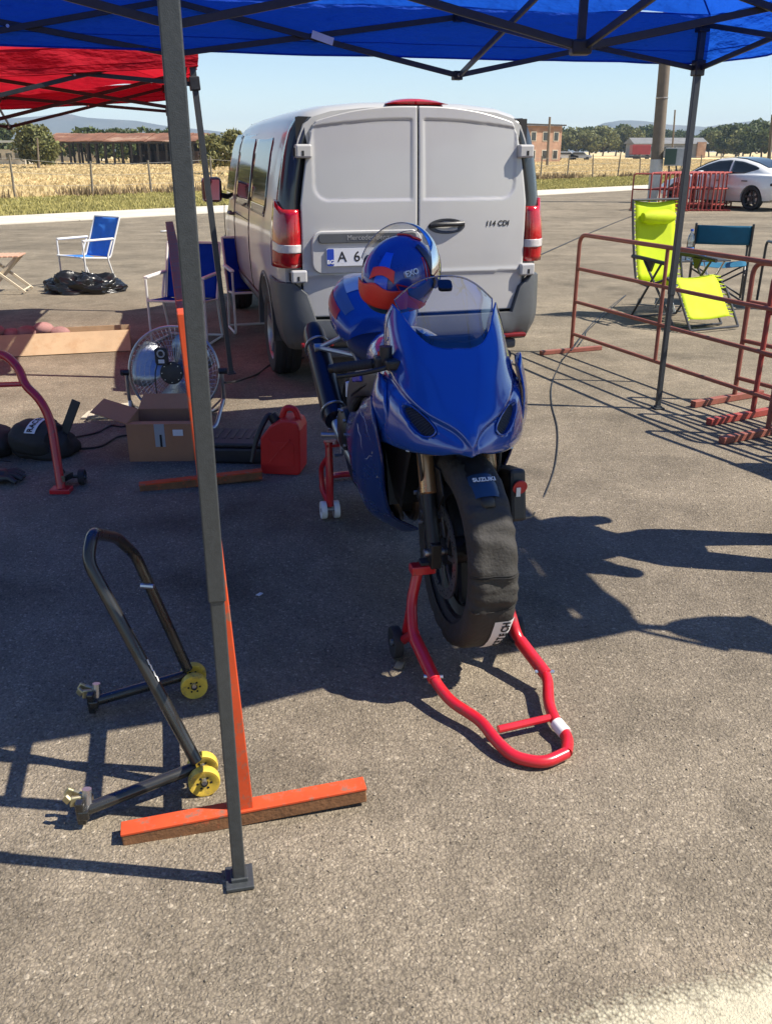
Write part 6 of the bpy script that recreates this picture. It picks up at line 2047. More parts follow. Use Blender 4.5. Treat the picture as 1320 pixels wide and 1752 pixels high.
for wc, hk in ((wn_, Hn), (wf_, Hf)):
    e = Vector((hk.x, hk.y, 0.045))
    b = MB(); b.tube([rel(wc) + Vector((-0.02, 0, 0.01)), rel(e)], 0.0165, 14); b.build('arm', M_STBLACK, bs)
    b = MB(); b.bar(rel(e) + Vector((0.0, -0.03, 0.0)), rel(e) + Vector((-0.01, 0.045, 0.0)), 0.028, 0.028); b.bar(rel(e) + Vector((-0.008, -0.015, -0.03)), rel(e) + Vector((-0.008, -0.02, 0.04)), 0.022, 0.022)
    b.build('hook_tube', M_STBLACK, bs, smooth=0, bevel=0.004)
    hk_o = rel(e) + Vector((-0.026, 0.01, 0.03))
    b = MB()
    for (dx, dy) in ((-0.028, 0.012), (-0.024, -0.020)):
        b.bar(hk_o + Vector((0.03, 0, -0.008)), hk_o + Vector((dx * 0.4, dy, 0)), 0.010, 0.028); b.bar(hk_o + Vector((dx * 0.4, dy, 0)), hk_o + Vector((dx, dy * 0.7, 0.012)), 0.010, 0.024)
    b.build('hook', M_ZINC, bs, smooth=0, bevel=0.003)
    b = MB(); b.cyl(rel(e) + Vector((0.0, 0.0, 0.0)), rel(e) + Vector((0.004, 0.01, 0.055)), 0.012, n=10); b.build('adjuster_bolt', M_STEEL, bs)
    for d_ in (-0.032, 0.032):
        caster(bs, rel(wc + axd * d_ - Vector((0, 0, 0.010))), 0.042, 0.026, axd, M_YELLOW, holes=6)
    b = MB(); b.cyl(rel(wc - axd * 0.055), rel(wc + axd * 0.055), 0.007, n=8); b.build('axle', M_STEEL, bs)
b = MB(); c_ = rel(wf_).lerp(rel(top_f), 0.78); b.cyl(c_ + Vector((-0.02, -0.014, 0)), c_ + Vector((0.02, -0.02, 0)), 0.008, n=8); b.build('pin', M_STEEL, bs)

# ---- red stand at the left edge
o = at(60, 800)
ls = thing('paddock_stand', 'red paddock stand at the left edge of the picture beside the black lettered bag', 'paddock stand', o)
ft = at(106, 842)
pathL = [Vector((ft.x, ft.y, 0.02)), atY(88, 722, 4.3), atY(70, 684, 4.32), atY(42, 658, 4.36), atY(34, 632, 4.38), atY(10, 606, 4.42), atY(-70, 604, 4.5), atY(-100, 650, 4.6)]
b = MB(); b.tube(fillet([p - o for p in pathL], 0.06, 5), 0.022, 12); b.build('frame_tube', M_STRED, ls)
b = MB(); b.tube([atY(40, 657, 4.36) - o, atY(-80, 661, 4.55) - o], 0.013, 8); b.build('crossbar', M_STRED, ls)
b = MB(); b.tube([p - o for p in (atY(-100, 650, 4.6), atY(-90, 700, 4.6), Vector((-2.45, 4.55, 0.03)))], 0.022, 10); b.build('frame_tube', M_STRED, ls)
f_ = Vector((ft.x, ft.y, 0)) - o
b = MB(); b.box(tuple(f_ + Vector((0, 0, 0.012))), (0.10, 0.07, 0.024)); b.build('foot', M_STRED, ls, smooth=0, bevel=0.004)
for d_ in (-0.05, 0.06):
    caster(ls, f_ + Vector((d_ + 0.01, 0.12, 0.04)), 0.04, 0.03, (1, 0.1, 0), M_RUBBER)
b = MB(); b.cyl(f_ + Vector((-0.06, 0.12, 0.04)), f_ + Vector((0.09, 0.125, 0.04)), 0.01, n=8); b.bar(f_ + Vector((0.01, 0.0, 0.07)), f_ + Vector((0.01, 0.12, 0.05)), 0.03, 0.03); b.build('axle', M_STBLACK, ls, smooth=0)
# ================================================================== BARRIERS
M_BARR = mat('faded brown red barrier', lin(136, 78, 64), 0.55, var=0.2, vscale=9, dirt=(0.16, 0.08, 0.05), dscale=12, damt=0.7)
M_BARRRED = mat('red barrier paint', lin(148, 62, 54), 0.55, var=0.2, vscale=9, dirt=(0.2, 0.05, 0.04), dscale=12, damt=0.6)
M_ORANGE = mat('orange barrier paint', lin(196, 78, 44), 0.6, spec=0.2, var=0.16, vscale=9, dirt=(0.22, 0.13, 0.09), dscale=26, damt=0.9, dlo=0.53)
M_WORNFOOT = mat('worn orange on shaded brown', lin(120, 82, 52), 0.8, var=0.3, vscale=22, dirt=lin(205, 84, 44), dscale=9, damt=0.8, bump=0.4, bscale=90)  # foot sides browned for their dirt and for the shade on them
def barrier(label, p0, p1, group, m=M_BARR, h=0.97, foot=0.60, r=0.0165, foot_w=0.035, mid=0.52, feet_off=0.0, rails=2, name='barrier', flat=False, lean=0.0):
    p0, p1 = Vector((p0[0], p0[1], 0)), Vector((p1[0], p1[1], 0))
    L = (p1 - p0).length
    t = thing(name, label, 'barrier', p0, atan2(p1.y - p0.y, p1.x - p0.x), group)
    t.rotation_euler.x = -lean
    zb = 0.16 if not flat else 0.24
    n = 10
    b = MB()
    if flat:
        for x in (0, L):
            b.bar((x, 0, foot_w * 0.9), (x, 0, h), 0.035, 0.035)
        b.bar((0.018, 0, h - 0.0175), (L - 0.018, 0, h - 0.0175), 0.035, 0.034)
    else:
        b.tube(fillet([(0, 0, 0.02), (0, 0, h), (L, 0, h), (L, 0, 0.02)], 0.09, 6), r, n)
    b.build('frame', m, t, smooth=35, bevel=0.003 if flat else 0)
    for k in range(rails + 1):
        z = zb + (h - zb) * k / (rails + 1)
        b = MB()
        if flat: b.bar((0.0175, 0, z), (L - 0.0175, 0, z), 0.028, 0.028)
        else: b.tube([(r, 0, z), (L / 2, 0, z - 0.004), (L - r, 0, z)], r * 0.88, n)
        b.build('rail', m, t, smooth=35)
    if mid:
        b = MB(); b.tube([(L * mid, 0, zb), (L * mid, 0, h)], r * 0.86, n); b.build('upright', m, t)
    for x in (0, L):
        b = MB(); b.box((x, feet_off, foot_w * 0.5 + 0.002), (foot_w * 1.1, foot, foot_w)); ft_ = b.build('foot', M_WORNFOOT if flat else m, t, smooth=0, bevel=0.003)
        if flat:
            b = MB(); b.box((x, feet_off, foot_w + 0.0025), (foot_w * 1.1 + 0.003, foot + 0.003, 0.008)); b.build('painted_top', m, ft_, smooth=0, bevel=0.002)
    return t
A0_, A1_ = at(976, 603), Vector((2.60, 4.93, 0))
g_ = 'rusty barriers at the right'
barrier('longest brown red barrier, its far end standing alone beside the van', A0_, A1_, None, mid=0.40)
dA = (A1_ - A0_).normalized()
for (bx_, by_, L_, lab, m_, off) in ((1254, 685, 2.0, 'brown red barrier behind the long one, its foot the farthest of the three', M_BARR, -0.06),
                                     (1285, 714, 2.0, 'brown red barrier of the right cluster with the middle one of the three feet', M_BARRRED, -0.06),
                                     (1311, 744, 2.1, 'brown red barrier of the right cluster with the nearest of the three feet', M_BARR, -0.06)):
    q = at(bx_, by_); dd = Vector((0.47, -0.88, 0)).normalized()
    barrier(lab, q, q + dd * L_, None, m=m_, mid=0.5, feet_off=off, h=0.93, foot=0.66, foot_w=0.042)
# orange barrier seen end-on along the near pole
O0, O1 = at(424, 1402), at(346, 830)
barrier('bright orange barrier seen end on behind the near canopy pole', O0, O1, None, m=M_ORANGE, h=1.30, foot=0.62, foot_w=0.042, flat=True, feet_off=0.0, mid=0.07, rails=3, lean=radians(2.2))
# stack of barriers in the distance
S0 = at(1078, 360)
g_ = 'red barriers stacked in the distance'
first = barrier('red barrier at the front of the distant stack, seen full length', S0, at(1172, 361), None, m=M_BARRRED, h=1.0, r=0.022, mid=0.5, rails=1)
proto = barrier('red barrier standing apart at the left end of the distant stack, end on', at(1108, 361), at(1108, 361) + Vector((0.9, 1.6, 0)), g_, m=M_BARRRED, h=1.02, r=0.024, mid=0.0, rails=1)
for i in range(15):
    c = copy_tree(proto)
    px = 1124 + i * 7.6
    q = at(px, 361)
    c['label'] = 'red barrier standing on edge in the distant stack, %s from the left' % ORD[i]
    c.location = (q.x, q.y + 0.02 * (i % 3), 0)
    c.rotation_euler.z += random.uniform(-0.03, 0.03)
barrier('red barrier lying along the back of the distant stack beside the white car', at(1160, 358), at(1236, 358), None, m=M_BARRRED, h=1.0, r=0.022, mid=0.5, rails=1)

# ================================================================== CHAIRS
M_LIME = mat('lime cloth', (0.60, 0.72, 0.01), 0.7, var=0.06, vscale=8, trans=0.25, bump=0.3, bscale=400)
M_DKTUBE = mat('dark grey tube', (0.06, 0.06, 0.065), 0.4, 0.4)
M_WHTUBE = mat('white enamelled tube', (0.66, 0.66, 0.64), 0.35, var=0.05)
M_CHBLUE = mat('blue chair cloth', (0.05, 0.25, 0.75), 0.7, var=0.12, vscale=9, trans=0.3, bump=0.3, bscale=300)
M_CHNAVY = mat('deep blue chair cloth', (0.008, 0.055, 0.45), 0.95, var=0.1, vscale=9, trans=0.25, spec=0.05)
M_TEAL = mat('teal chair cloth', (0.010, 0.13, 0.24), 0.75, var=0.1, vscale=9, trans=0.2)
def sheet(rows, nu, nv, name, m, par, solid=0.004):
    b = MB(); b.grid(surf(rows, nu, nv)); return b.build(name, m, par, smooth=60, solid=solid)

# lime recliner (local: +x the way the sitter looks)
rp = atY(1150, 540, 9.05)
rec = thing('recliner_chair', 'lime yellow zero gravity recliner with a head cushion behind the rusty barrier', 'recliner', (2.90, 9.05, 0), radians(-66))
HW = 0.25
back = [(-0.44, 1.14), (-0.415, 0.98), (-0.38, 0.80), (-0.33, 0.58), (-0.27, 0.38)]
seatp = [(-0.27, 0.38), (-0.10, 0.36), (0.08, 0.42), (0.20, 0.47)]
foot = [(0.24, 0.47), (0.32, 0.40), (0.44, 0.22), (0.52, 0.12)]
for nm, pr in (('back_cloth', back), ('seat_cloth', seatp), ('leg_cloth', foot)):
    rows = [[(x - 0.02, -HW, z), (x - 0.035 * 1, 0, z - 0.02), (x - 0.02, HW, z)] for x, z in pr]
    cl_ = sheet(rows, 10, 12, nm, M_LIME, rec)
    b = MB()                                             # elastic lacing along both sides
    n_l = int(6 + 16 * (Vector(pr[0]) - Vector(pr[-1])).length)
    cc_ = crom([(x, 0, z) for x, z in pr], n_l)
    for q in range(n_l):
        for sg in (-1, 1):
            b.tube([(cc_[q].x - 0.02, sg * HW, cc_[q].z), (cc_[q].x + 0.005, sg * (HW + 0.045), cc_[q].z - 0.01 + 0.02 * (q % 2))], 0.006, 4)
    b.build('lacing', M_LIME, cl_)
b = MB(); b.tube([(-0.395, -0.19, 0.985), (-0.39, -0.12, 0.985), (-0.39, 0.12, 0.985), (-0.395, 0.19, 0.985)], [0.045, 0.07, 0.07, 0.045], 14); b.build('head_cushion', M_LIME, rec)
for sg in (-1, 1):
    y = sg * (HW + 0.045)
    b = MB(); b.tube(fillet([(x, y, z) for x, z in back], 0.05, 3) + fillet([(x, y, z) for x, z in seatp[1:]], 0.04, 3), 0.013, 8); b.build('side_tube', M_DKTUBE, rec)
    b = MB(); b.tube(fillet([(0.20, y, 0.46), (0.36, y, 0.36), (0.58, y, 0.03)], 0.06, 4), 0.012, 8); b.build('foot_tube', M_DKTUBE, rec)
    b = MB(); b.tube(fillet([(-0.36, y, 0.62), (-0.20, y * 1.06, 0.62), (0.16, y * 1.06, 0.60)], 0.05, 4), 0.02, 8); b.build('armrest', M_BLKPLASTIC, rec)
    b = MB(); b.tube([(0.10, y * 1.05, 0.60), (-0.30, y, 0.02)], 0.012, 8); b.build('leg', M_DKTUBE, rec)
    b = MB(); b.tube([(-0.16, y * 1.05, 0.60), (0.36, y, 0.02)], 0.012, 8); b.build('leg', M_DKTUBE, rec)
    b = MB(); b.prism([(-0.14, 0.60), (-0.02, 0.60), (-0.06, 0.50), (-0.10, 0.50)], 'Y', y - 0.012, y + 0.012); b.build('lock', M_BLKPLASTIC, rec, smooth=0)
for x, z in ((-0.30, 0.02), (0.36, 0.02), (0.58, 0.03), (-0.445, 1.15)):
    b = MB(); b.tube([(x, -HW - 0.045, z), (x, HW + 0.045, z)], 0.012, 8); b.build('cross_tube', M_DKTUBE, rec)

# teal folding armchair (faces away to the right), black tubes
tc_ = thing('folding_chair', 'teal folding armchair with black tubes and a low wide back behind the small table', 'chair', (3.72, 10.25, 0), radians(72))
# local: +x the way the sitter looks
w_ = 0.29
sheet([[(-0.26, -w_, 0.86), (-0.30, 0, 0.86), (-0.26, w_, 0.86)], [(-0.245, -w_, 0.76), (-0.29, 0, 0.76), (-0.245, w_, 0.76)], [(-0.23, -w_, 0.66), (-0.27, 0, 0.66), (-0.23, w_, 0.66)]], 12, 8, 'back_cloth', M_TEAL, tc_)
sheet([[(-0.22, -w_, 0.44), (-0.22, 0, 0.41), (-0.22, w_, 0.44)], [(0.0, -w_, 0.44), (0.0, 0, 0.40), (0.0, w_, 0.44)], [(0.24, -w_, 0.45), (0.24, 0, 0.42), (0.24, w_, 0.45)]], 12, 8, 'seat_cloth', M_TEAL, tc_)
for sg in (-1, 1):
    y = sg * w_
    b = MB(); b.tube([(-0.275, y, 0.88), (-0.21, y, 0.44), (-0.21, y, 0.03)], 0.013, 8); b.build('leg', M_DKTUBE, tc_)
    b = MB(); b.tube([(0.25, y, 0.62), (0.25, y, 0.03)], 0.013, 8); b.build('leg', M_DKTUBE, tc_)
    b = MB(); b.tube(fillet([(-0.24, y, 0.66), (0.20, y, 0.66), (0.26, y, 0.60)], 0.04, 4), 0.018, 8); b.build('armrest', M_BLKPLASTIC, tc_)
    b = MB(); b.tube([(-0.22, y, 0.06), (0.25, y, 0.42)], 0.010, 7); b.tube([(-0.22, y, 0.42), (0.25, y, 0.06)], 0.010, 7); b.build('brace', M_DKTUBE, tc_)
b = MB()
b.tube([(0.25, -w_, 0.06), (0.25, w_, 0.40)], 0.010, 7); b.tube([(0.25, w_, 0.06), (0.25, -w_, 0.40)], 0.010, 7)
b.tube([(-0.22, -w_, 0.06), (-0.22, w_, 0.40)], 0.010, 7); b.tube([(-0.22, w_, 0.06), (-0.22, -w_, 0.40)], 0.010, 7); b.build('cross_brace', M_DKTUBE, tc_)
# second black armchair partly cut by the right edge of the picture
c2 = thing('folding_chair', 'black tubed folding chair cut by the right edge beside the teal armchair', 'chair', (4.50, 10.0, 0), radians(86))
sheet([[(-0.22, -w_, 0.44), (-0.22, 0, 0.41), (-0.22, w_, 0.44)], [(0.24, -w_, 0.45), (0.24, 0, 0.42), (0.24, w_, 0.45)]], 10, 6, 'seat_cloth', M_BLKPLASTIC, c2)
sheet([[(-0.28, -w_, 0.92), (-0.31, 0, 0.92), (-0.28, w_, 0.92)], [(-0.23, -w_, 0.62), (-0.27, 0, 0.62), (-0.23, w_, 0.62)]], 10, 6, 'back_cloth', M_BLKPLASTIC, c2)
for sg in (-1, 1):
    y = sg * (w_ + 0.01)
    b = MB(); b.tube(fillet([(-0.30, y, 0.96), (-0.21, y, 0.44), (-0.21, y, 0.03)], 0.05, 3), 0.015, 8); b.build('leg', M_DKTUBE, c2)
    b = MB(); b.tube(fillet([(-0.26, y, 0.68), (0.22, y, 0.68), (0.25, y, 0.03)], 0.07, 4), 0.015, 8); b.build('leg', M_DKTUBE, c2)

# small folding table with a bottle and a cup
tb_ = thing('folding_table', 'small low folding table with a slatted dark top between the recliner and teal chair', 'table', (3.25, 9.75, 0), radians(12))
for q in range(7):
    b = MB(); b.box((0, -0.21 + 0.07 * q, 0.54), (0.62, 0.062, 0.014)); b.build('slat', M_DKTUBE, tb_, smooth=0, bevel=0.003)
for sx in (-1, 1):
    b = MB(); b.tube([(sx * 0.26, -0.2, 0.53), (sx * 0.26, 0.2, 0.012)], 0.010, 7); b.build('leg', M_STEEL, tb_)
    b = MB(); b.tube([(sx * 0.24, 0.2, 0.53), (sx * 0.24, -0.2, 0.012)], 0.010, 7); b.build('leg', M_STEEL, tb_)
b = MB(); b.tube([(-0.26, 0, 0.27), (0.26, 0, 0.27)], 0.008, 7); b.build('cross_tube', M_STEEL, tb_)
bt = thing('water_bottle', 'clear plastic water bottle with a blue label on the small folding table', 'bottle', (3.17, 9.62, 0.548))
b = MB(); b.lathe([(0.0, 0.0), (0.036, 0.0), (0.038, 0.02), (0.038, 0.10), (0.034, 0.12), (0.038, 0.14), (0.038, 0.19), (0.03, 0.235), (0.014, 0.27), (0.014, 0.285)], (0, 0, 0), 'Z', 18); b.build('bottle_body', clear_mat('bottle plastic', (0.72, 0.80, 0.88), 0.2), bt)
b = MB(); b.lathe([(0.0387, 0.05), (0.0387, 0.125)], (0, 0, 0), 'Z', 18); b.build('label', mat('bottle label blue', (0.05, 0.22, 0.6), 0.5), bt)
b = MB(); b.cyl((0, 0, 0.283), (0, 0, 0.305), 0.016, n=14); b.build('cap', mat('cap blue', (0.02, 0.10, 0.5), 0.5), bt)
cu_ = thing('blue_cup', 'small blue plastic cup beside the water bottle on the folding table', 'cup', (3.33, 9.66, 0.548))
b = MB(); b.lathe([(0.0, 0.002), (0.028, 0.0), (0.036, 0.085), (0.033, 0.085), (0.026, 0.006), (0.0, 0.006)], (0, 0, 0), 'Z', 16); b.build('cup_body', mat('cup plastic', (0.06, 0.25, 0.65), 0.4), cu_)

# blue beach chairs with white tubes (local: +x the way the sitter looks)
def beach_chair(label, loc, rz, cl, rec_=0.20, name='folding_chair'):
    t = thing(name, label, 'chair', loc, rz)
    w = 0.235
    rows = []
    for k in range(7):
        f = k / 6
        x, z = -0.20 - rec_ * (1 - f), 0.36 + 0.46 * (1 - f)
        rows.append([(x, -w, z), (x - 0.02 + 0.006 * (-1) ** k, -w * 0.3, z), (x - 0.02 - 0.006 * (-1) ** k, w * 0.3, z), (x, w, z)])
    sheet(rows, 16, 20, 'back_cloth', cl, t)
    sheet([[(-0.20, -w, 0.36), (-0.20, 0, 0.335), (-0.20, w, 0.36)], [(0.0, -w, 0.375), (0.0, 0, 0.345), (0.0, w, 0.375)], [(0.22, -w, 0.39), (0.22, 0, 0.385), (0.22, w, 0.39)]], 12, 10, 'seat_cloth', cl, t)
    for sg in (-1, 1):
        y = sg * (w + 0.012)
        b = MB(); b.tube(fillet([(-0.20 - rec_, y, 0.83), (-0.19, y, 0.35), (0.23, y, 0.39)], 0.05, 4), 0.011, 8); b.build('side_tube', M_WHTUBE, t)
        b = MB(); b.tube(fillet([(0.20, y * 1.04, 0.57), (0.20, y * 1.04, 0.012), (-0.22, y * 1.04, 0.012)], 0.05, 4), 0.011, 8); b.build('leg', M_WHTUBE, t)
        b = MB(); b.tube(fillet([(-0.24, y * 1.04, 0.57), (-0.14, y * 1.04, 0.36), (-0.24, y * 1.02, 0.02)], 0.05, 4), 0.011, 8); b.build('leg', M_WHTUBE, t)
        b = MB(); b.box((-0.03, y * 1.04, 0.585), (0.46, 0.042, 0.024)); b.build('armrest', M_WHITEP, t, smooth=0, bevel=0.009)
    for (x, z) in ((-0.24, 0.02), (-0.20 - rec_, 0.83), (0.23, 0.39)):
        b = MB(); b.tube([(x, -w - 0.012, z), (x, w + 0.012, z)], 0.0105, 8); b.build('cross_tube', M_WHTUBE, t)
    return t
beach_chair('bright blue folding beach chair standing in full sun behind the black bin bag', (-3.78, 11.55, 0), radians(234), M_CHBLUE)
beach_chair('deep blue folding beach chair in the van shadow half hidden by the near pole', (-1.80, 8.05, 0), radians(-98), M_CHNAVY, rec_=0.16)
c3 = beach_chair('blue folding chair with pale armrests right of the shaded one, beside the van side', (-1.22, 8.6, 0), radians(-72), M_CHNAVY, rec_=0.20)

# slatted wooden folding chair at the left edge
wc_ = thing('slatted_chair', 'pale wooden folding chair with a slatted seat at the left edge of the picture', 'chair', (-4.62, 11.05, 0), radians(8))
M_WOODP = mat('pale painted wood', (0.58, 0.50, 0.36), 0.6, var=0.12, vscale=7)
M_WOODR = mat('pinkish wood slat', (0.52, 0.30, 0.20), 0.6, var=0.12, vscale=7)
for q in range(7):
    b = MB(); b.box((-0.16 + 0.062 * q, 0, 0.44), (0.048, 0.40, 0.018)); b.build('slat', M_WOODR, wc_, smooth=0, bevel=0.004)
for sg in (-1, 1):
    b = MB(); b.bar((-0.42, sg * 0.19, 0.86), (-0.26, sg * 0.19, 0.46), 0.022, 0.035); b.bar((-0.26, sg * 0.19, 0.46), (0.26, sg * 0.19, 0.02), 0.022, 0.035); b.build('leg', M_WOODP, wc_, smooth=0, bevel=0.004)
    b = MB(); b.bar((0.20, sg * 0.165, 0.43), (-0.22, sg * 0.165, 0.02), 0.022, 0.035); b.build('leg', M_WOODP, wc_, smooth=0, bevel=0.004)
for z in (0.82, 0.70):
    b = MB(); b.box((-0.42 + (0.86 - z) * 0.4, 0, z), (0.016, 0.38, 0.07)); b.build('back_slat', M_WOODP, wc_, smooth=0, bevel=0.004)
b = MB(); b.tube([(0.24, -0.19, 0.05), (0.24, 0.19, 0.05)], 0.01, 7); b.tube([(-0.2, -0.16, 0.05), (-0.2, 0.16, 0.05)], 0.01, 7); b.build('cross_rod', M_WOODP, wc_)

# black bin bag
bag = MB()
P = []
for i in range(41):
    row = []
    for j in range(61):
        a = 2 * pi * j / 60
        f = i / 40
        rx = 0.48 * (1 - f ** 3); ry = 0.30 * (1 - f ** 3)
        zz = 0.21 * sin(f * pi / 2)
        n1 = mnoise.noise(Vector((cos(a) * 2.2 * (1 - f * .4), sin(a) * 2.2, f * 3)))
        n2 = abs(mnoise.noise(Vector((cos(a) * 6 * (1 - f * .5), sin(a) * 6, f * 7 + 3))))
        n3 = abs(mnoise.noise(Vector((cos(a) * 15 * (1 - f * .6), sin(a) * 13, f * 16 + 8))))
        k = 1 + 0.25 * n1 - 0.12 * n2 - 0.03 * n3
        row.append((rx * cos(a) * k, ry * sin(a) * k, max(0.0, zz * (1 + 0.4 * n1 - 0.30 * n2 - 0.08 * n3))))
    P.append(row)
bag.grid(P)
bp_ = at(142, 500)
bo = bag.build('bin_bag', mat('black bin bag film', (0.010, 0.010, 0.011), 0.28, spec=0.5, bump=0.5, bscale=16), None, smooth=40)
bo.location = (bp_.x, bp_.y + 0.05, 0)
tag(bo, 'crumpled shiny black bin bag lying on the asphalt before the bright blue chair', 'bag')

# ================================================================== CARDBOARD, CAN, CASE
M_CARD = mat('cardboard', lin(165, 118, 84), 0.85, var=0.08, vscale=10, bump=0.2, bscale=60)
M_CARDY = mat('pale cardboard', lin(178, 152, 120), 0.85, var=0.12, vscale=6, dirt=lin(160, 120, 80), dscale=4, damt=0.4)
cb_c = at(222, 789); cb_r = at(326, 788)
bxw = 0.355
box = thing('cardboard_box', 'open brown cardboard box with its flaps up in front of the floor fan', 'box', (cb_c.x + bxw / 2, cb_c.y + 0.15, 0), radians(2))
hgt, dep = 0.215, 0.30
t_ = 0.006
for (c, s_) in (((0, -dep / 2, hgt / 2), (bxw, t_, hgt)), ((0, dep / 2, hgt / 2), (bxw, t_, hgt)), ((-bxw / 2, 0, hgt / 2), (t_, dep - t_, hgt)), ((bxw / 2, 0, hgt / 2), (t_, dep - t_, hgt)), ((0, 0, 0.004), (bxw - t_, dep - t_, t_))):
    b = MB(); b.box(c, s_); b.build('side', M_CARD, box, smooth=0)
def flap(p0, p1, d, L_, name='flap'):
    p0, p1, d = Vector(p0), Vector(p1), Vector(d).normalized()
    b_ = MB(); k = [p0, p1, p1 + d * L_ - (p1 - p0) * 0.02, p0 + d * L_ + (p1 - p0) * 0.02]
    n_ = (p1 - p0).cross(d).normalized() * 0.004
    b_.add([tuple(p) for p in k] + [tuple(p + n_) for p in k], [(0, 1, 2, 3), (7, 6, 5, 4), (0, 4, 5, 1), (1, 5, 6, 2), (2, 6, 7, 3), (3, 7, 4, 0)])
    return b_.build(name, M_CARD, box, smooth=0)
hw_, hd_ = bxw / 2, dep / 2
flap((-hw_, -hd_, hgt), (-hw_, hd_, hgt), (-0.92, 0.0, 0.32), 0.20)
flap((-hw_, hd_, hgt), (hw_, hd_, hgt), (0.0, 0.9, 0.35), 0.15)
flap((hw_, hd_, hgt), (hw_, -hd_, hgt), (0.35, 0, -0.9), 0.12)
flap((hw_, -hd_, hgt), (-hw_, -hd_, hgt), (0.0, 0.97, -0.16), 0.13)
b = MB(); b.box((0.0, -hd_ - 0.0045, 0.15), (0.055, 0.002, 0.13)); b.build('tape', mat('clear tape grey', (0.35, 0.36, 0.36), 0.3), box, smooth=0)
b = MB(); b.box((0.10, -hd_ - 0.0045, 0.165), (0.055, 0.002, 0.035)); b.build('paper_label', M_WHITEP, box, smooth=0)
b = MB(); b.box((0.005, -hd_ - 0.006, 0.12), (0.012, 0.002, 0.07)); b.build('print_strip', M_SEAM, box, smooth=0)
# newspapers / flattened carton under the box flap
ppr = at(172, 712)
pp_ = MB()
for q in range(4):
    pp_.box((0.02 * q, 0.015 * q, 0.01 + 0.012 * q), (0.30 - 0.03 * q, 0.16, 0.008), Matrix.Rotation(0.15 * q, 3, 'Z'))
po = pp_.build('paper_pile', mat('old paper', (0.45, 0.40, 0.30), 0.9, var=0.2, vscale=14), None, smooth=0)
po.location = (ppr.x + 0.05, ppr.y, 0)
tag(po, 'small pile of folded papers lying left of the open cardboard box', 'papers')
# long flat carton
lc0, lc1 = at(0, 611), at(196, 601)
lcd = (lc1 - lc0)
lc = thing('long_carton', 'long low pale cardboard carton lying half in the shade at the left edge', 'box', ((lc0.x + lc1.x) / 2 - 0.25, (lc0.y + lc1.y) / 2 + 0.12, 0), atan2(lcd.y, lcd.x))
Lc = lcd.length + 0.6
b = MB(); b.box((0.05, -0.155, 0.085), (Lc, 0.006, 0.20), Matrix.Rotation(radians(-38), 3, 'X')); b.build('side', M_CARDY, lc, smooth=0)
b = MB(); b.box((0.05, 0.13, 0.085), (Lc, 0.006, 0.17)); b.build('side', M_CARDY, lc, smooth=0)
b = MB(); b.box((0.05, 0.01, 0.006), (Lc, 0.23, 0.006)); b.build('bottom', M_CARDY, lc, smooth=0)
b = MB(); b.box((0.05 + Lc / 2 - 0.004, 0.01, 0.08), (0.006, 0.23, 0.16), Matrix.Rotation(radians(8), 3, 'Y')); b.build('end', M_CARDY, lc, smooth=0)
ct = MB()
for q in range(7):
    ct.sphere((-0.55 + 0.13 * q, 0.02 + 0.02 * (q % 2), 0.14 + 0.02 * (q % 3)), (0.09, 0.075, 0.06), 10, 7)
cto = ct.build('cloth_bundle', mat('pinkish rags', (0.30, 0.16, 0.15), 0.9, var=0.4, vscale=6), None)
cto.location = tuple(lc.location); cto.rotation_euler = lc.rotation_euler
tag(cto, 'bundle of pinkish rags lying in the long pale carton at the left edge', 'cloth')

# red fuel can
jc = at(480, 813)
can = thing('fuel_can', 'red plastic fuel can with a black pouring spout beside the motorcycle', 'fuel can', (jc.x + 0.01, jc.y + 0.09, 0), radians(-8))
M_CANRED = mat('red fuel can plastic', (0.62, 0.018, 0.016), 0.42, var=0.08, vscale=10, bump=0.1, bscale=120)
out = [(-0.108, 0.012), (-0.094, 0.0), (0.094, 0.0), (0.108, 0.012), (0.116, 0.25), (0.104, 0.288), (0.06, 0.302), (0.01, 0.298), (-0.05, 0.262), (-0.10, 0.20)]
b = MB(); b.prism(out, 'Y', -0.085, 0.085); cbdy = b.build('can_body', M_CANRED, can, smooth=0, bevel=0.018)
b = MB(); b.tube(fillet([(0.095, 0, 0.28), (0.075, 0, 0.345), (0.02, 0, 0.350), (0.0, 0, 0.29)], 0.03, 4), 0.017, 10); b.build('handle', M_CANRED, cbdy)
b = MB(); b.prism(rrect(0.13, 0.14, 0.02, 4, 0.015, 0.115), 'Y', -0.089, -0.084)
b.bar((-0.06, -0.088, 0.06), (0.06, -0.088, 0.20), 0.006, 0.012); b.bar((-0.06, -0.088, 0.20), (0.06, -0.088, 0.06), 0.006, 0.012); b.build('embossed_panel', M_CANRED, cbdy, smooth=0, bevel=0.004)
b = MB(); b.cyl((-0.03, 0, 0.265), (-0.058, 0, 0.31), 0.028, n=16); b.tube(crom([(-0.05, 0, 0.30), (-0.075, -0.02, 0.30), (-0.12, -0.07, 0.20), (-0.15, -0.10, 0.07)], 14), [0.015] * 9 + [0.014, 0.013, 0.012, 0.011, 0.010], 10); b.build('spout', M_BLKPLASTIC, cbdy)

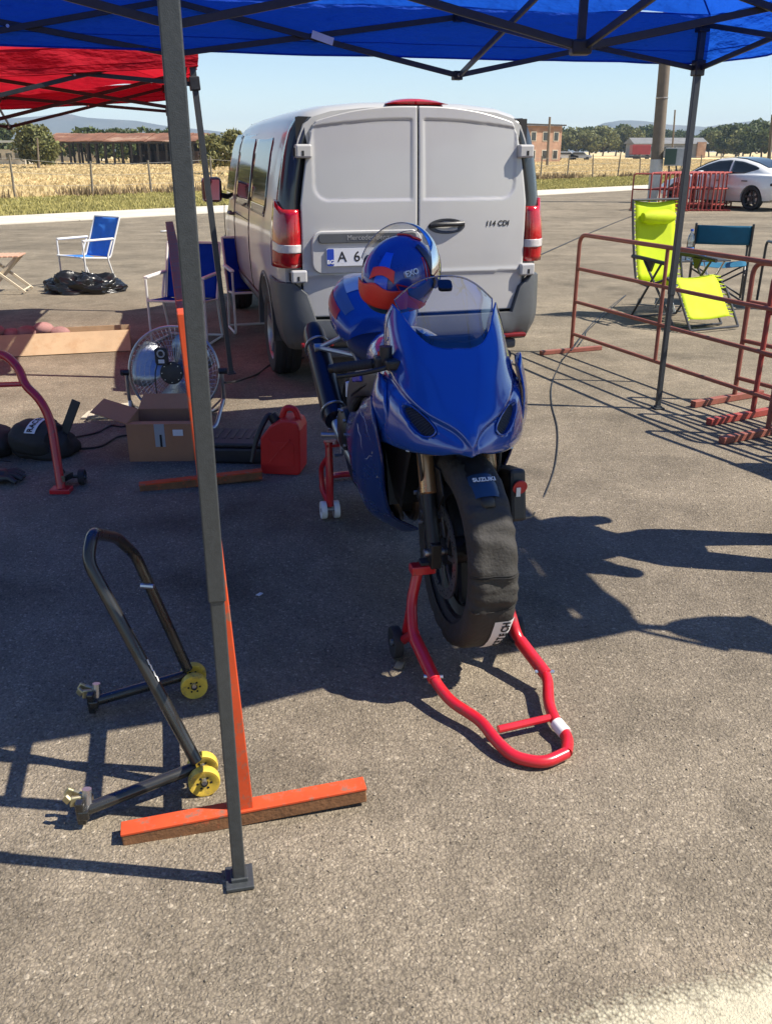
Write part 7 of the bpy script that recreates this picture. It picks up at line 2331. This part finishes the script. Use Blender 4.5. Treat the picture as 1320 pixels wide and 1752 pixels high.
# black flat case
kc = at(400, 796)
case = thing('tool_case', 'flat black plastic tool case lying behind the red fuel can', 'case', (kc.x + 0.0, kc.y + 0.17, 0), radians(-3))
b = MB(); b.box((0, 0, 0.045), (0.36, 0.30, 0.09)); cs0 = b.build('case_base', M_BLKPLASTIC, case, smooth=0, bevel=0.014)
b = MB(); b.box((0, 0.0, 0.105), (0.35, 0.29, 0.025)); b.build('lid', mat('dusty black plastic', (0.035, 0.035, 0.037), 0.6, var=0.3, vscale=20), case, smooth=0, bevel=0.010)
b = MB(); b.prism(rrect(0.05, 0.045, 0.01, 3, 0.12, -0.03), 'Z', 0.116, 0.1195); b.build('latch', M_SEAM, case, smooth=0)
b = MB()
for q in range(5): b.box((-0.11 + 0.045 * q, 0.03, 0.119), (0.02, 0.17, 0.004))
b.build('lid_rib', M_BLKPLASTIC, case, smooth=0)

# ================================================================== FLOOR FAN
fp = at(300, 716)
fan = thing('floor_fan', 'round chrome floor fan with a wire grille behind the cardboard box', 'fan', (-1.31, 5.42, 0), radians(4))
FC = Vector((0, 0, 0.335)); FR_ = 0.275
# faces -y (towards the camera), tipped up a little
TF = Matrix.Translation(FC) @ Matrix.Rotation(radians(-8), 4, 'X')
b = MB(); b.M = TF
for k, (r_, y_) in enumerate([(0.10, -0.095), (0.135, -0.092), (0.165, -0.088), (0.195, -0.082), (0.22, -0.074), (0.245, -0.062), (0.262, -0.045), (0.272, -0.02)]):
    b.tube([(r_ * cos(a), y_, r_ * sin(a)) for a in [2 * pi * q / 44 for q in range(44)]], 0.0013, 4, closed=True)
n_sp = 60
for q in range(n_sp):
    a = 2 * pi * q / n_sp
    pts = []
    for f in (0.07, 0.13, 0.19, 0.235, 0.262, 0.274):
        aa = a + 0.35 * (f / 0.27)
        y_ = -0.096 + 0.10 * (f / 0.275) ** 3.2
        pts.append((f * cos(aa), y_, f * sin(aa)))
    b.tube(pts, 0.0012, 3, caps=False)
tag(b.build('front_grille', M_CHROME, fan), kind='stuff')
b = MB(); b.M = TF
for q in range(48):
    a = 2 * pi * q / 48
    b.tube([(0.08 * cos(a), 0.11, 0.08 * sin(a)), (0.2 * cos(a), 0.095, 0.2 * sin(a)), (0.273 * cos(a), 0.02, 0.273 * sin(a))], 0.0012, 3, caps=False)
tag(b.build('back_grille', M_CHROME, fan), kind='stuff')
b = MB(); b.M = TF; b.tube([(FR_ * cos(a), 0, FR_ * sin(a)) for a in [2 * pi * q / 48 for q in range(48)]], 0.007, 8, closed=True); b.tube([(FR_ * cos(a), 0.022, FR_ * sin(a)) for a in [2 * pi * q / 48 for q in range(48)]], 0.005, 8, closed=True); b.build('guard_ring', M_CHROME, fan)
b = MB(); b.M = TF; b.lathe([(0.0, -0.105), (0.05, -0.104), (0.068, -0.100), (0.07, -0.090), (0.068, -0.085)], (0, 0, 0), 'Y', 28); hb0 = b.build('centre_badge', M_BLKPLASTIC, fan)
b = MB(); b.M = TF
for q in range(8): b.cyl((0.057 * cos(q * pi / 4), -0.1035, 0.057 * sin(q * pi / 4)), (0.057 * cos(q * pi / 4), -0.107, 0.057 * sin(q * pi / 4)), 0.0028, n=6)
b.build('rivet', M_STEEL, hb0)
b = MB(); b.M = TF; b.cyl((0, -0.04, 0), (0, 0.16, 0), 0.062, n=20); b.build('motor', M_BLKPLASTIC, fan)
for q in range(3):
    a0 = 2 * pi * q / 3 + 0.75
    P = []
    for i in range(8):
        f = 0.06 + 0.19 * i / 7
        wd = 0.55 + 0.25 * sin(i / 7 * pi)
        P.append([(f * cos(a0 + wd * s_), -0.02 - 0.035 * s_ * 1.0, f * sin(a0 + wd * s_)) for s_ in (-1, -0.5, 0, 0.5, 1)])
    b = MB(); b.M = TF; b.grid(P); b.build('blade', M_ALU, fan, smooth=60, solid=0.002)
b = MB()
b.tube(fillet([(-0.292, 0.0, 0.335), (-0.292, 0, 0.12), (-0.20, 0.22, 0.016), (0.20, 0.22, 0.016), (0.292, 0, 0.12), (0.292, 0.0, 0.335)], 0.07, 5), 0.012, 10)
b.tube(fillet([(-0.288, 0.0, 0.15), (-0.25, -0.20, 0.016), (0.25, -0.20, 0.016), (0.288, 0.0, 0.15)], 0.06, 5), 0.012, 10)
b.build('stand', M_CHROME, fan)
for sg in (-1, 1):
    b = MB(); b.cyl((sg * 0.272, 0, 0.335), (sg * 0.325, 0, 0.335), 0.02, n=12); b.box((sg * 0.315, 0, 0.335), (0.012, 0.05, 0.02)); b.build('tilt_knob', M_BLKPLASTIC, fan, smooth=30)
# controller hung on the grille
hc = thing('hanging_controller', 'black palm sized controller with a pale ring hanging by its lead on the fan grille', 'controller', (-1.345, 5.285, 0.46))
b = MB(); b.prism(rrect(0.075, 0.105, 0.018, 4), 'Y', -0.015, 0.015); hb2 = b.build('case', M_BLKPLASTIC, hc, smooth=30, bevel=0.003)
b = MB(); b.tube([(0.02 * cos(a), -0.017, 0.018 + 0.02 * sin(a)) for a in [2 * pi * q / 20 for q in range(20)]], 0.005, 6, closed=True); b.build('ring', mat('pale ring', (0.42, 0.41, 0.37), 0.5), hb2)
b = MB(); b.box((0, -0.016, -0.028), (0.036, 0.003, 0.022)); b.build('paper_label', M_WHITEP, hb2, smooth=0)
b = MB(); b.tube(crom([(-0.03, 0, -0.045), (-0.045, -0.02, -0.12), (-0.042, -0.03, -0.28), (-0.03, -0.05, -0.42)], 14), 0.004, 6); b.tube(crom([(0.02, 0.01, 0.05), (0.0, 0.035, 0.08), (-0.02, 0.01, 0.05)], 8), 0.003, 5); b.build('lead', M_BLKPLASTIC, hb2)

# ================================================================== RACE BAG / WARMERS ON THE GROUND
rb = thing('tyre_warmer', 'rolled black tyre warmer with white RACETECH lettering lying at the left edge', 'tyre warmer', (-1.98, 4.80, 0), radians(-12))
def roll(c, R_, r_in, w, ax_rz, name, par, lay=0.0):
    b_ = MB(); P_ = []
    for i in range(60):
        a = 2 * pi * i / 60
        row = []
        for j in range(13):
            t = -1 + 2 * j / 12
            k = 1 + 0.05 * mnoise.noise(Vector((cos(a) * 2, sin(a) * 2, t * 2 + lay))) + 0.02 * sin(a * 9 + t * 3)
            rr_ = R_ * k * (1 - 0.25 * abs(t) ** 4)
            row.append((rr_ * cos(a) * 1.1, w * t * 0.5, max(0.0, R_ * 0.82 + rr_ * sin(a) * 0.82)))
        P_.append([(0, -w * 0.42, R_ * 0.8)] + row + [(0, w * 0.42, R_ * 0.8)])
    b_.M = Matrix.Translation(c) @ Matrix.Rotation(ax_rz, 4, 'Z')
    b_.grid(P_, wrap_v=True)
    return b_.build(name, M_WARM, par, smooth=60)
roll(Vector((0.02, 0.0, 0.0)), 0.125, 0, 0.24, radians(84), 'roll', rb)
b = MB(); P = []
for i in range(13):
    a = radians(35 + 110 * i / 12)
    P.append([(0.02 + t, -0.0 - 0.134 * 1.1 * cos(a), 0.125 * 0.82 + 0.134 * 0.82 * sin(a)) for t in (-0.032, 0, 0.032)])
b.M = Matrix.Translation((0.03, 0, 0.0)); b.grid(P); lb = b.build('label_band', mat('white woven label', (0.72, 0.72, 0.7), 0.8), rb, smooth=60)
for i, ch in enumerate('RACETECH'):
    a = radians(40 + 13.5 * i + 4)                       # from the near side over the top
    y_, z_ = -0.137 * 1.1 * cos(a), 0.125 * 0.82 + 0.137 * 0.82 * sin(a)
    text('label_letter', ch, 0.046, M_SEAM, lb, (0.05, y_, z_), (0, 1.1 * sin(a), 0.82 * cos(a)), (-1, 0, 0), extrude=0.0005, bold=0.001)
# black kit bag lying around it
kb = thing('kit_bag', 'black soft kit bag with an upright strap lying behind the red stand at left', 'bag', (-2.17, 4.80, 0))
def lump(c, r, seed, par, name='bag_body', mt=M_WARM):
    b_ = MB(); P_ = []
    for i in range(25):
        row = []
        for j in range(40):
            th, ph = pi * i / 24, 2 * pi * j / 40
            d = Vector((sin(th) * cos(ph), sin(th) * sin(ph), cos(th)))
            k = 1 + 0.22 * mnoise.noise(d * 1.7 + Vector((seed, 0, 0))) + 0.08 * abs(mnoise.noise(d * 6 + Vector((seed, 3, 0))))
            p = Vector((d.x * r[0] * k, d.y * r[1] * k, d.z * r[2] * k)) + Vector(c)
            row.append((p.x, p.y, max(0.0, p.z)))
        P_.append(row)
    b_.grid(P_, wrap_u=True)
    return b_.build(name, mt, par, smooth=60)
lump((-0.28, 0.02, 0.07), (0.32, 0.20, 0.12), 1.0, kb)
lump((0.24, 0.02, 0.05), (0.17, 0.13, 0.10), 5.0, kb, 'side_pocket')
b = MB(); b.bar((0.33, 0.02, 0.08), (0.43, 0.06, 0.30), 0.05, 0.012, up=(0, 1, 0)); b.build('strap', M_BLKPLASTIC, kb, smooth=0, bevel=0.003)
b = MB(); b.tube(crom([(-0.42, -0.19, 0.10), (-0.2, -0.22, 0.06), (0.0, -0.2, 0.04), (0.12, -0.2, 0.03)], 14), 0.006, 6); b.build('cord', M_BLKPLASTIC, kb)
gl = thing('glove', 'black and white riding glove lying under the red stand at the left edge', 'glove', (-2.06, 4.36, 0))
lump((0, 0, 0.035), (0.10, 0.07, 0.04), 9.0, gl, 'palm', M_BLKPLASTIC)
b = MB()
for q, (l_, s_) in enumerate(((0.09, -0.05), (0.105, -0.017), (0.1, 0.015), (0.08, 0.045))):
    b.tube([(0.07, s_, 0.035), (0.07 + l_ * 0.6, s_ * 1.3, 0.04), (0.07 + l_, s_ * 1.5, 0.02)], [0.018, 0.017, 0.012], 8)
b.build('finger', M_BLKPLASTIC, gl)
lump((-0.08, 0.02, 0.06), (0.04, 0.05, 0.05), 4.0, gl, 'cuff', M_WHITEP)

# ================================================================== CABLES
def cable(pts, r, label, name='power_cable'):
    p0 = Vector(pts[0]); p0 = Vector((p0.x, p0.y, 0))
    b_ = MB(); b_.tube(crom([Vector(p) - p0 for p in pts], max(24, 9 * len(pts))), r, 6)
    o_ = b_.build(name, M_BLKPLASTIC, None)
    o_.location = p0
    return tag(o_, label, 'cable')
cend = bw(0.03, 0.19, AZ + 0.10)
cable([at(970, 604, 0.05), at(958, 622, 0.006), at(944, 655, 0.006), at(943, 690, 0.006), at(953, 735, 0.006), at(950, 790, 0.006), at(934, 840, 0.006), at(912, 880, 0.02), cend], 0.004,
      'thin black cable winding over the asphalt from the long barrier to the front wheel')
cable([at(976, 600, 0.10), at(1020, 545, 0.006), at(1070, 505, 0.006), at(1010, 560, 0.006), at(1000, 575, 0.006), at(990, 590, 0.03)], 0.005, 'looped black cable on the ground behind the lone end of the long barrier')
cable([at(915, 440, 0.006), at(960, 420, 0.006), at(1010, 398, 0.006), at(1075, 372, 0.006), at(1110, 362, 0.01)], 0.012, 'black cable running straight over the lot towards the distant barriers')
cable([at(120, 750, 0.01), at(165, 740, 0.006), at(190, 728, 0.006), at(215, 728, 0.006), at(240, 700, 0.02)], 0.006, 'black lead running from the kit bag to the cardboard box')
cable([at(128, 768, 0.006), at(170, 764, 0.006), at(200, 748, 0.006), at(222, 744, 0.006)], 0.006, 'second lead curving on the shaded asphalt left of the cardboard box')
cable([at(385, 655, 0.33), at(405, 652, 0.10), at(440, 640, 0.006), at(468, 622, 0.006), at(520, 612, 0.006)], 0.008, 'black cable running from the floor fan under the rear of the van')

# loose grit on the asphalt near the camera
n_g = 3200
gx, gy = rng.uniform(-1.6, 2.6, n_g), 0.95 + rng.uniform(0, 1, n_g) ** 1.3 * 4.2
gs_ = np.minimum(rng.gamma(2.2, 0.0009, n_g) + 0.0008, 0.0038)
oc = np.array([(1, 0, 0), (0, 1, 0), (-1, 0, 0), (0, -1, 0), (0, 0, 1), (0, 0, -0.6)], dtype=float)
fo = np.array([(0, 1, 4), (1, 2, 4), (2, 3, 4), (3, 0, 4), (1, 0, 5), (2, 1, 5), (3, 2, 5), (0, 3, 5)])
jit_ = rng.uniform(0.6, 1.3, (n_g, 6, 3))
GV = oc[None] * jit_ * gs_[:, None, None] + np.stack([gx, gy, gs_ * 0.45], axis=1)[:, None, :]
GF = (fo[None] + (np.arange(n_g) * 6)[:, None, None]).reshape(-1, 3)
tag(np_mesh('grit', GV.reshape(-1, 3), GF, mat('loose grit', (0.28, 0.24, 0.18), 0.9, island=0.5)), kind='stuff')

# ================================================================== SMALL LITTER
for (px, py, s_, lab, c_) in ((444, 1019, 0.016, 'white paper scrap on the shaded asphalt right of the near pole', (0.7, 0.7, 0.72)),
                              (683, 1141, 0.028, 'dry pale leaf on the asphalt beside the arm of the front stand', (0.3, 0.24, 0.14)),
                              (286, 397, 0.16, 'white crushed carton lying alone far out on the lot left of the near pole', (0.75, 0.73, 0.7))):
    q = at(px, py)
    b = MB(); b.grid([[(s_ * (x - 1.0) * 0.8, s_ * (y - 1) * 0.5, 0.004 + s_ * 0.18 * (1 + mnoise.noise(Vector((x * 1.3, y * 1.7, px))))) for x in range(3)] for y in range(3)])
    o_ = b.build('litter_scrap', mat('litter %d' % px, c_, 0.8), None, smooth=60, solid=0.002)
    o_.location = q; o_.rotation_euler.z = px
    tag(o_, lab, 'litter')

# ================================================================== beyond the right edge: what throws the shadows on the asphalt
# a bystander
def skin_mesh(name, verts, edges, radii, m, par, sub=2):
    me = bpy.data.meshes.new(name); me.from_pydata(verts, edges, []); me.update()
    o_ = bpy.data.objects.new(name, me); COL.objects.link(o_)
    sk = o_.modifiers.new('skin', 'SKIN'); sk.use_smooth_shade = True
    for i, r_ in enumerate(radii):
        me.skin_vertices[0].data[i].radius = (r_, r_) if not isinstance(r_, tuple) else r_
    me.skin_vertices[0].data[0].use_root = True
    sb = o_.modifiers.new('sub', 'SUBSURF'); sb.levels = sub; sb.render_levels = sub
    dg = bpy.context.evaluated_depsgraph_get(); dg.update()
    m2 = bpy.data.meshes.new_from_object(o_.evaluated_get(dg))
    o_.modifiers.clear(); o_.data = m2
    m2.materials.clear(); m2.materials.append(m)
    m2.polygons.foreach_set('use_smooth', [True] * len(m2.polygons))
    if par is not None: o_.parent = par
    return o_
M_SKIN = mat('skin', (0.45, 0.26, 0.18), 0.5, var=0.06)
M_SHIRT = mat('grey shirt', (0.16, 0.17, 0.19), 0.85, var=0.1)
M_JEANS = mat('dark jeans', (0.03, 0.04, 0.07), 0.85, var=0.15)
ps = thing('person', 'person in a grey shirt and dark jeans standing beside the canopy with bent arms', 'person', (1.95, 3.44, 0), radians(180))
ps.scale = (1.08, 1.08, 1.06)
# local +x: the way the person faces
V = [(0, 0, 0.93), (0, 0, 1.08), (0, 0, 1.25), (0, 0, 1.40), (0.0, 0, 1.49), (0.01, 0, 1.56), (0.015, 0, 1.64), (0.01, 0, 1.72),
     (0, 0.19, 1.40), (-0.02, 0.27, 1.13), (0.20, 0.22, 1.08), (0, -0.19, 1.40), (-0.02, -0.27, 1.13), (0.20, -0.20, 1.06),
     (0, 0.10, 0.88), (0.015, 0.125, 0.48), (-0.01, 0.14, 0.09), (0.14, 0.155, 0.04), (0, -0.10, 0.88), (0.015, -0.125, 0.48), (-0.01, -0.14, 0.09), (0.14, -0.155, 0.04)]
E = [(0, 1), (1, 2), (2, 3), (3, 4), (4, 5), (5, 6), (6, 7), (3, 8), (8, 9), (9, 10), (3, 11), (11, 12), (12, 13), (0, 14), (14, 15), (15, 16), (16, 17), (0, 18), (18, 19), (19, 20), (20, 21)]
Rr = [(0.15, 0.11), (0.14, 0.10), (0.17, 0.115), (0.15, 0.10), 0.058, 0.062, 0.092, 0.075, 0.066, 0.048, 0.034, 0.066, 0.048, 0.034, 0.092, 0.06, 0.04, 0.035, 0.092, 0.06, 0.04, 0.035]
skin_mesh('body', V, E, Rr, M_SKIN, ps)
Vs = [(0, 0, 0.90), (0, 0, 1.08), (0, 0, 1.25), (0, 0, 1.40), (0, 0.19, 1.40), (-0.015, 0.24, 1.24), (0, -0.19, 1.40), (-0.015, -0.24, 1.24)]
skin_mesh('shirt', Vs, [(0, 1), (1, 2), (2, 3), (3, 4), (4, 5), (3, 6), (6, 7)], [(0.17, 0.125), (0.16, 0.115), (0.185, 0.13), (0.16, 0.11), 0.08, 0.075, 0.08, 0.075], M_SHIRT, ps)
Vj = [(0, 0, 0.96), (0, 0.10, 0.86), (0.015, 0.125, 0.48), (-0.01, 0.14, 0.09), (0, -0.10, 0.86), (0.015, -0.125, 0.48), (-0.01, -0.14, 0.09)]
skin_mesh('trousers', Vj, [(0, 1), (1, 2), (2, 3), (0, 4), (4, 5), (5, 6)], [(0.155, 0.12), 0.105, 0.078, 0.06, 0.105, 0.078, 0.06], M_JEANS, ps)
b = MB(); b.sphere((0.0, 0, 1.665), (0.105, 0.086, 0.10), 18, 12); b.build('hair', M_SEAM, ps)
b = MB(); b.sphere((0.022, 0, 1.645), (0.09, 0.074, 0.115), 20, 14); b.tube([(0.10, 0, 1.66), (0.125, 0, 1.625), (0.10, 0, 1.615)], [0.008, 0.014, 0.008], 8)
for sg in (-1, 1): b.sphere((0.02, sg * 0.078, 1.64), (0.022, 0.01, 0.03), 10, 8)
b.build('face', M_SKIN, ps)
b = MB()
for sg in (-1, 1): b.sphere((0.098, sg * 0.032, 1.665), (0.010, 0.014, 0.007), 8, 6)
b.tube([(0.098, -0.024, 1.585), (0.106, 0, 1.583), (0.098, 0.024, 1.585)], 0.005, 6); b.build('features', M_SEAM, ps)
for sg in (-1, 1):
    b = MB(); w0 = Vector((0.20, sg * 0.21, 1.07))
    b.sphere(tuple(w0 + Vector((0.05, 0, 0.005))), (0.05, 0.022, 0.042), 12, 8)
    for q in range(4):
        zz = 0.03 - 0.02 * q
        b.tube([w0 + Vector((0.08, 0, zz)), w0 + Vector((0.125, -sg * 0.012, zz)), w0 + Vector((0.145 - 0.006 * q, -sg * 0.045, zz - 0.004))], [0.010, 0.009, 0.007], 7)
    b.tube([w0 + Vector((0.03, 0, 0.04)), w0 + Vector((0.06, -sg * 0.02, 0.07)), w0 + Vector((0.09, -sg * 0.04, 0.075))], [0.012, 0.010, 0.008], 7)
    b.build('hand', M_SKIN, ps)
    b = MB(); b.sphere((0.07, sg * 0.147, 0.045), (0.14, 0.05, 0.05), 14, 8); b.build('shoe', M_BLKPLASTIC, ps)
# a bag hung on the near right leg of the canopy
hg_ = thing('hanging_jacket', 'dark jacket hung by its collar on the near right canopy leg', 'jacket', (NR.x - 0.03, NR.y + 0.02, 1.42))
lump((0, -0.02, 0.02), (0.08, 0.13, 0.36), 6.0, hg_, 'jacket_body', M_BLKPLASTIC)
b = MB(); b.tube(crom([(0, -0.15, 0.2), (0.0, -0.06, 0.5), (0.03, 0.0, 0.70), (0.0, -0.02, 0.5), (0, 0.03, 0.2)], 16), 0.012, 6); b.build('strap', M_BLKPLASTIC, hg_)
# a tarpaulin thrown over the nearest barrier
q = at(1311, 744) + Vector((0.47, -0.88, 0)).normalized() * 0.72
dd = Vector((0.47, -0.88, 0)).normalized(); nn_ = Vector((-dd.y, dd.x, 0))
b = MB(); P = []
for i in range(12):
    s_ = i / 11 * 1.15
    row = []
    for (off, z) in ((-0.09, 0.30), (-0.075, 0.6), (-0.045, 0.9), (0, 0.975), (0.045, 0.9), (0.08, 0.55), (0.095, 0.22)):
        row.append(tuple(dd * s_ + nn_ * (off + 0.03 * mnoise.noise(Vector((s_ * 4, z * 3, 1)))) + Vector((0, 0, z + 0.02 * mnoise.noise(Vector((s_ * 3, off * 9, 2)))))))
    P.append(row)
b.grid(P); tp_ = b.build('tarpaulin', mat('dark tarpaulin', (0.04, 0.05, 0.05), 0.7, var=0.2), None, smooth=60, solid=0.004)
tp_.location = q
tag(tp_, 'dark tarpaulin thrown over the nearest barrier of the right cluster', 'tarpaulin')
# ================================================================== HAZE: the air between here and the mountains
hz = bpy.data.materials.new('haze air')
hz.use_nodes = True
for n_ in list(hz.node_tree.nodes):
    if n_.type != 'OUTPUT_MATERIAL': hz.node_tree.nodes.remove(n_)
pv_ = hz.node_tree.nodes.new('ShaderNodeVolumePrincipled')
pv_.inputs['Color'].default_value = (0.58, 0.76, 1.0, 1)
pv_.inputs['Density'].default_value = 0.00021
pv_.inputs['Anisotropy'].default_value = 0.0
hz.node_tree.links.new(pv_.outputs['Volume'], hz.node_tree.nodes['Material Output'].inputs['Volume'])
b = MB(); b.box((0, 1900, 66), (7000, 4600, 138)); hzo = b.build('haze', hz, None, smooth=0)
tag(hzo, kind='stuff')
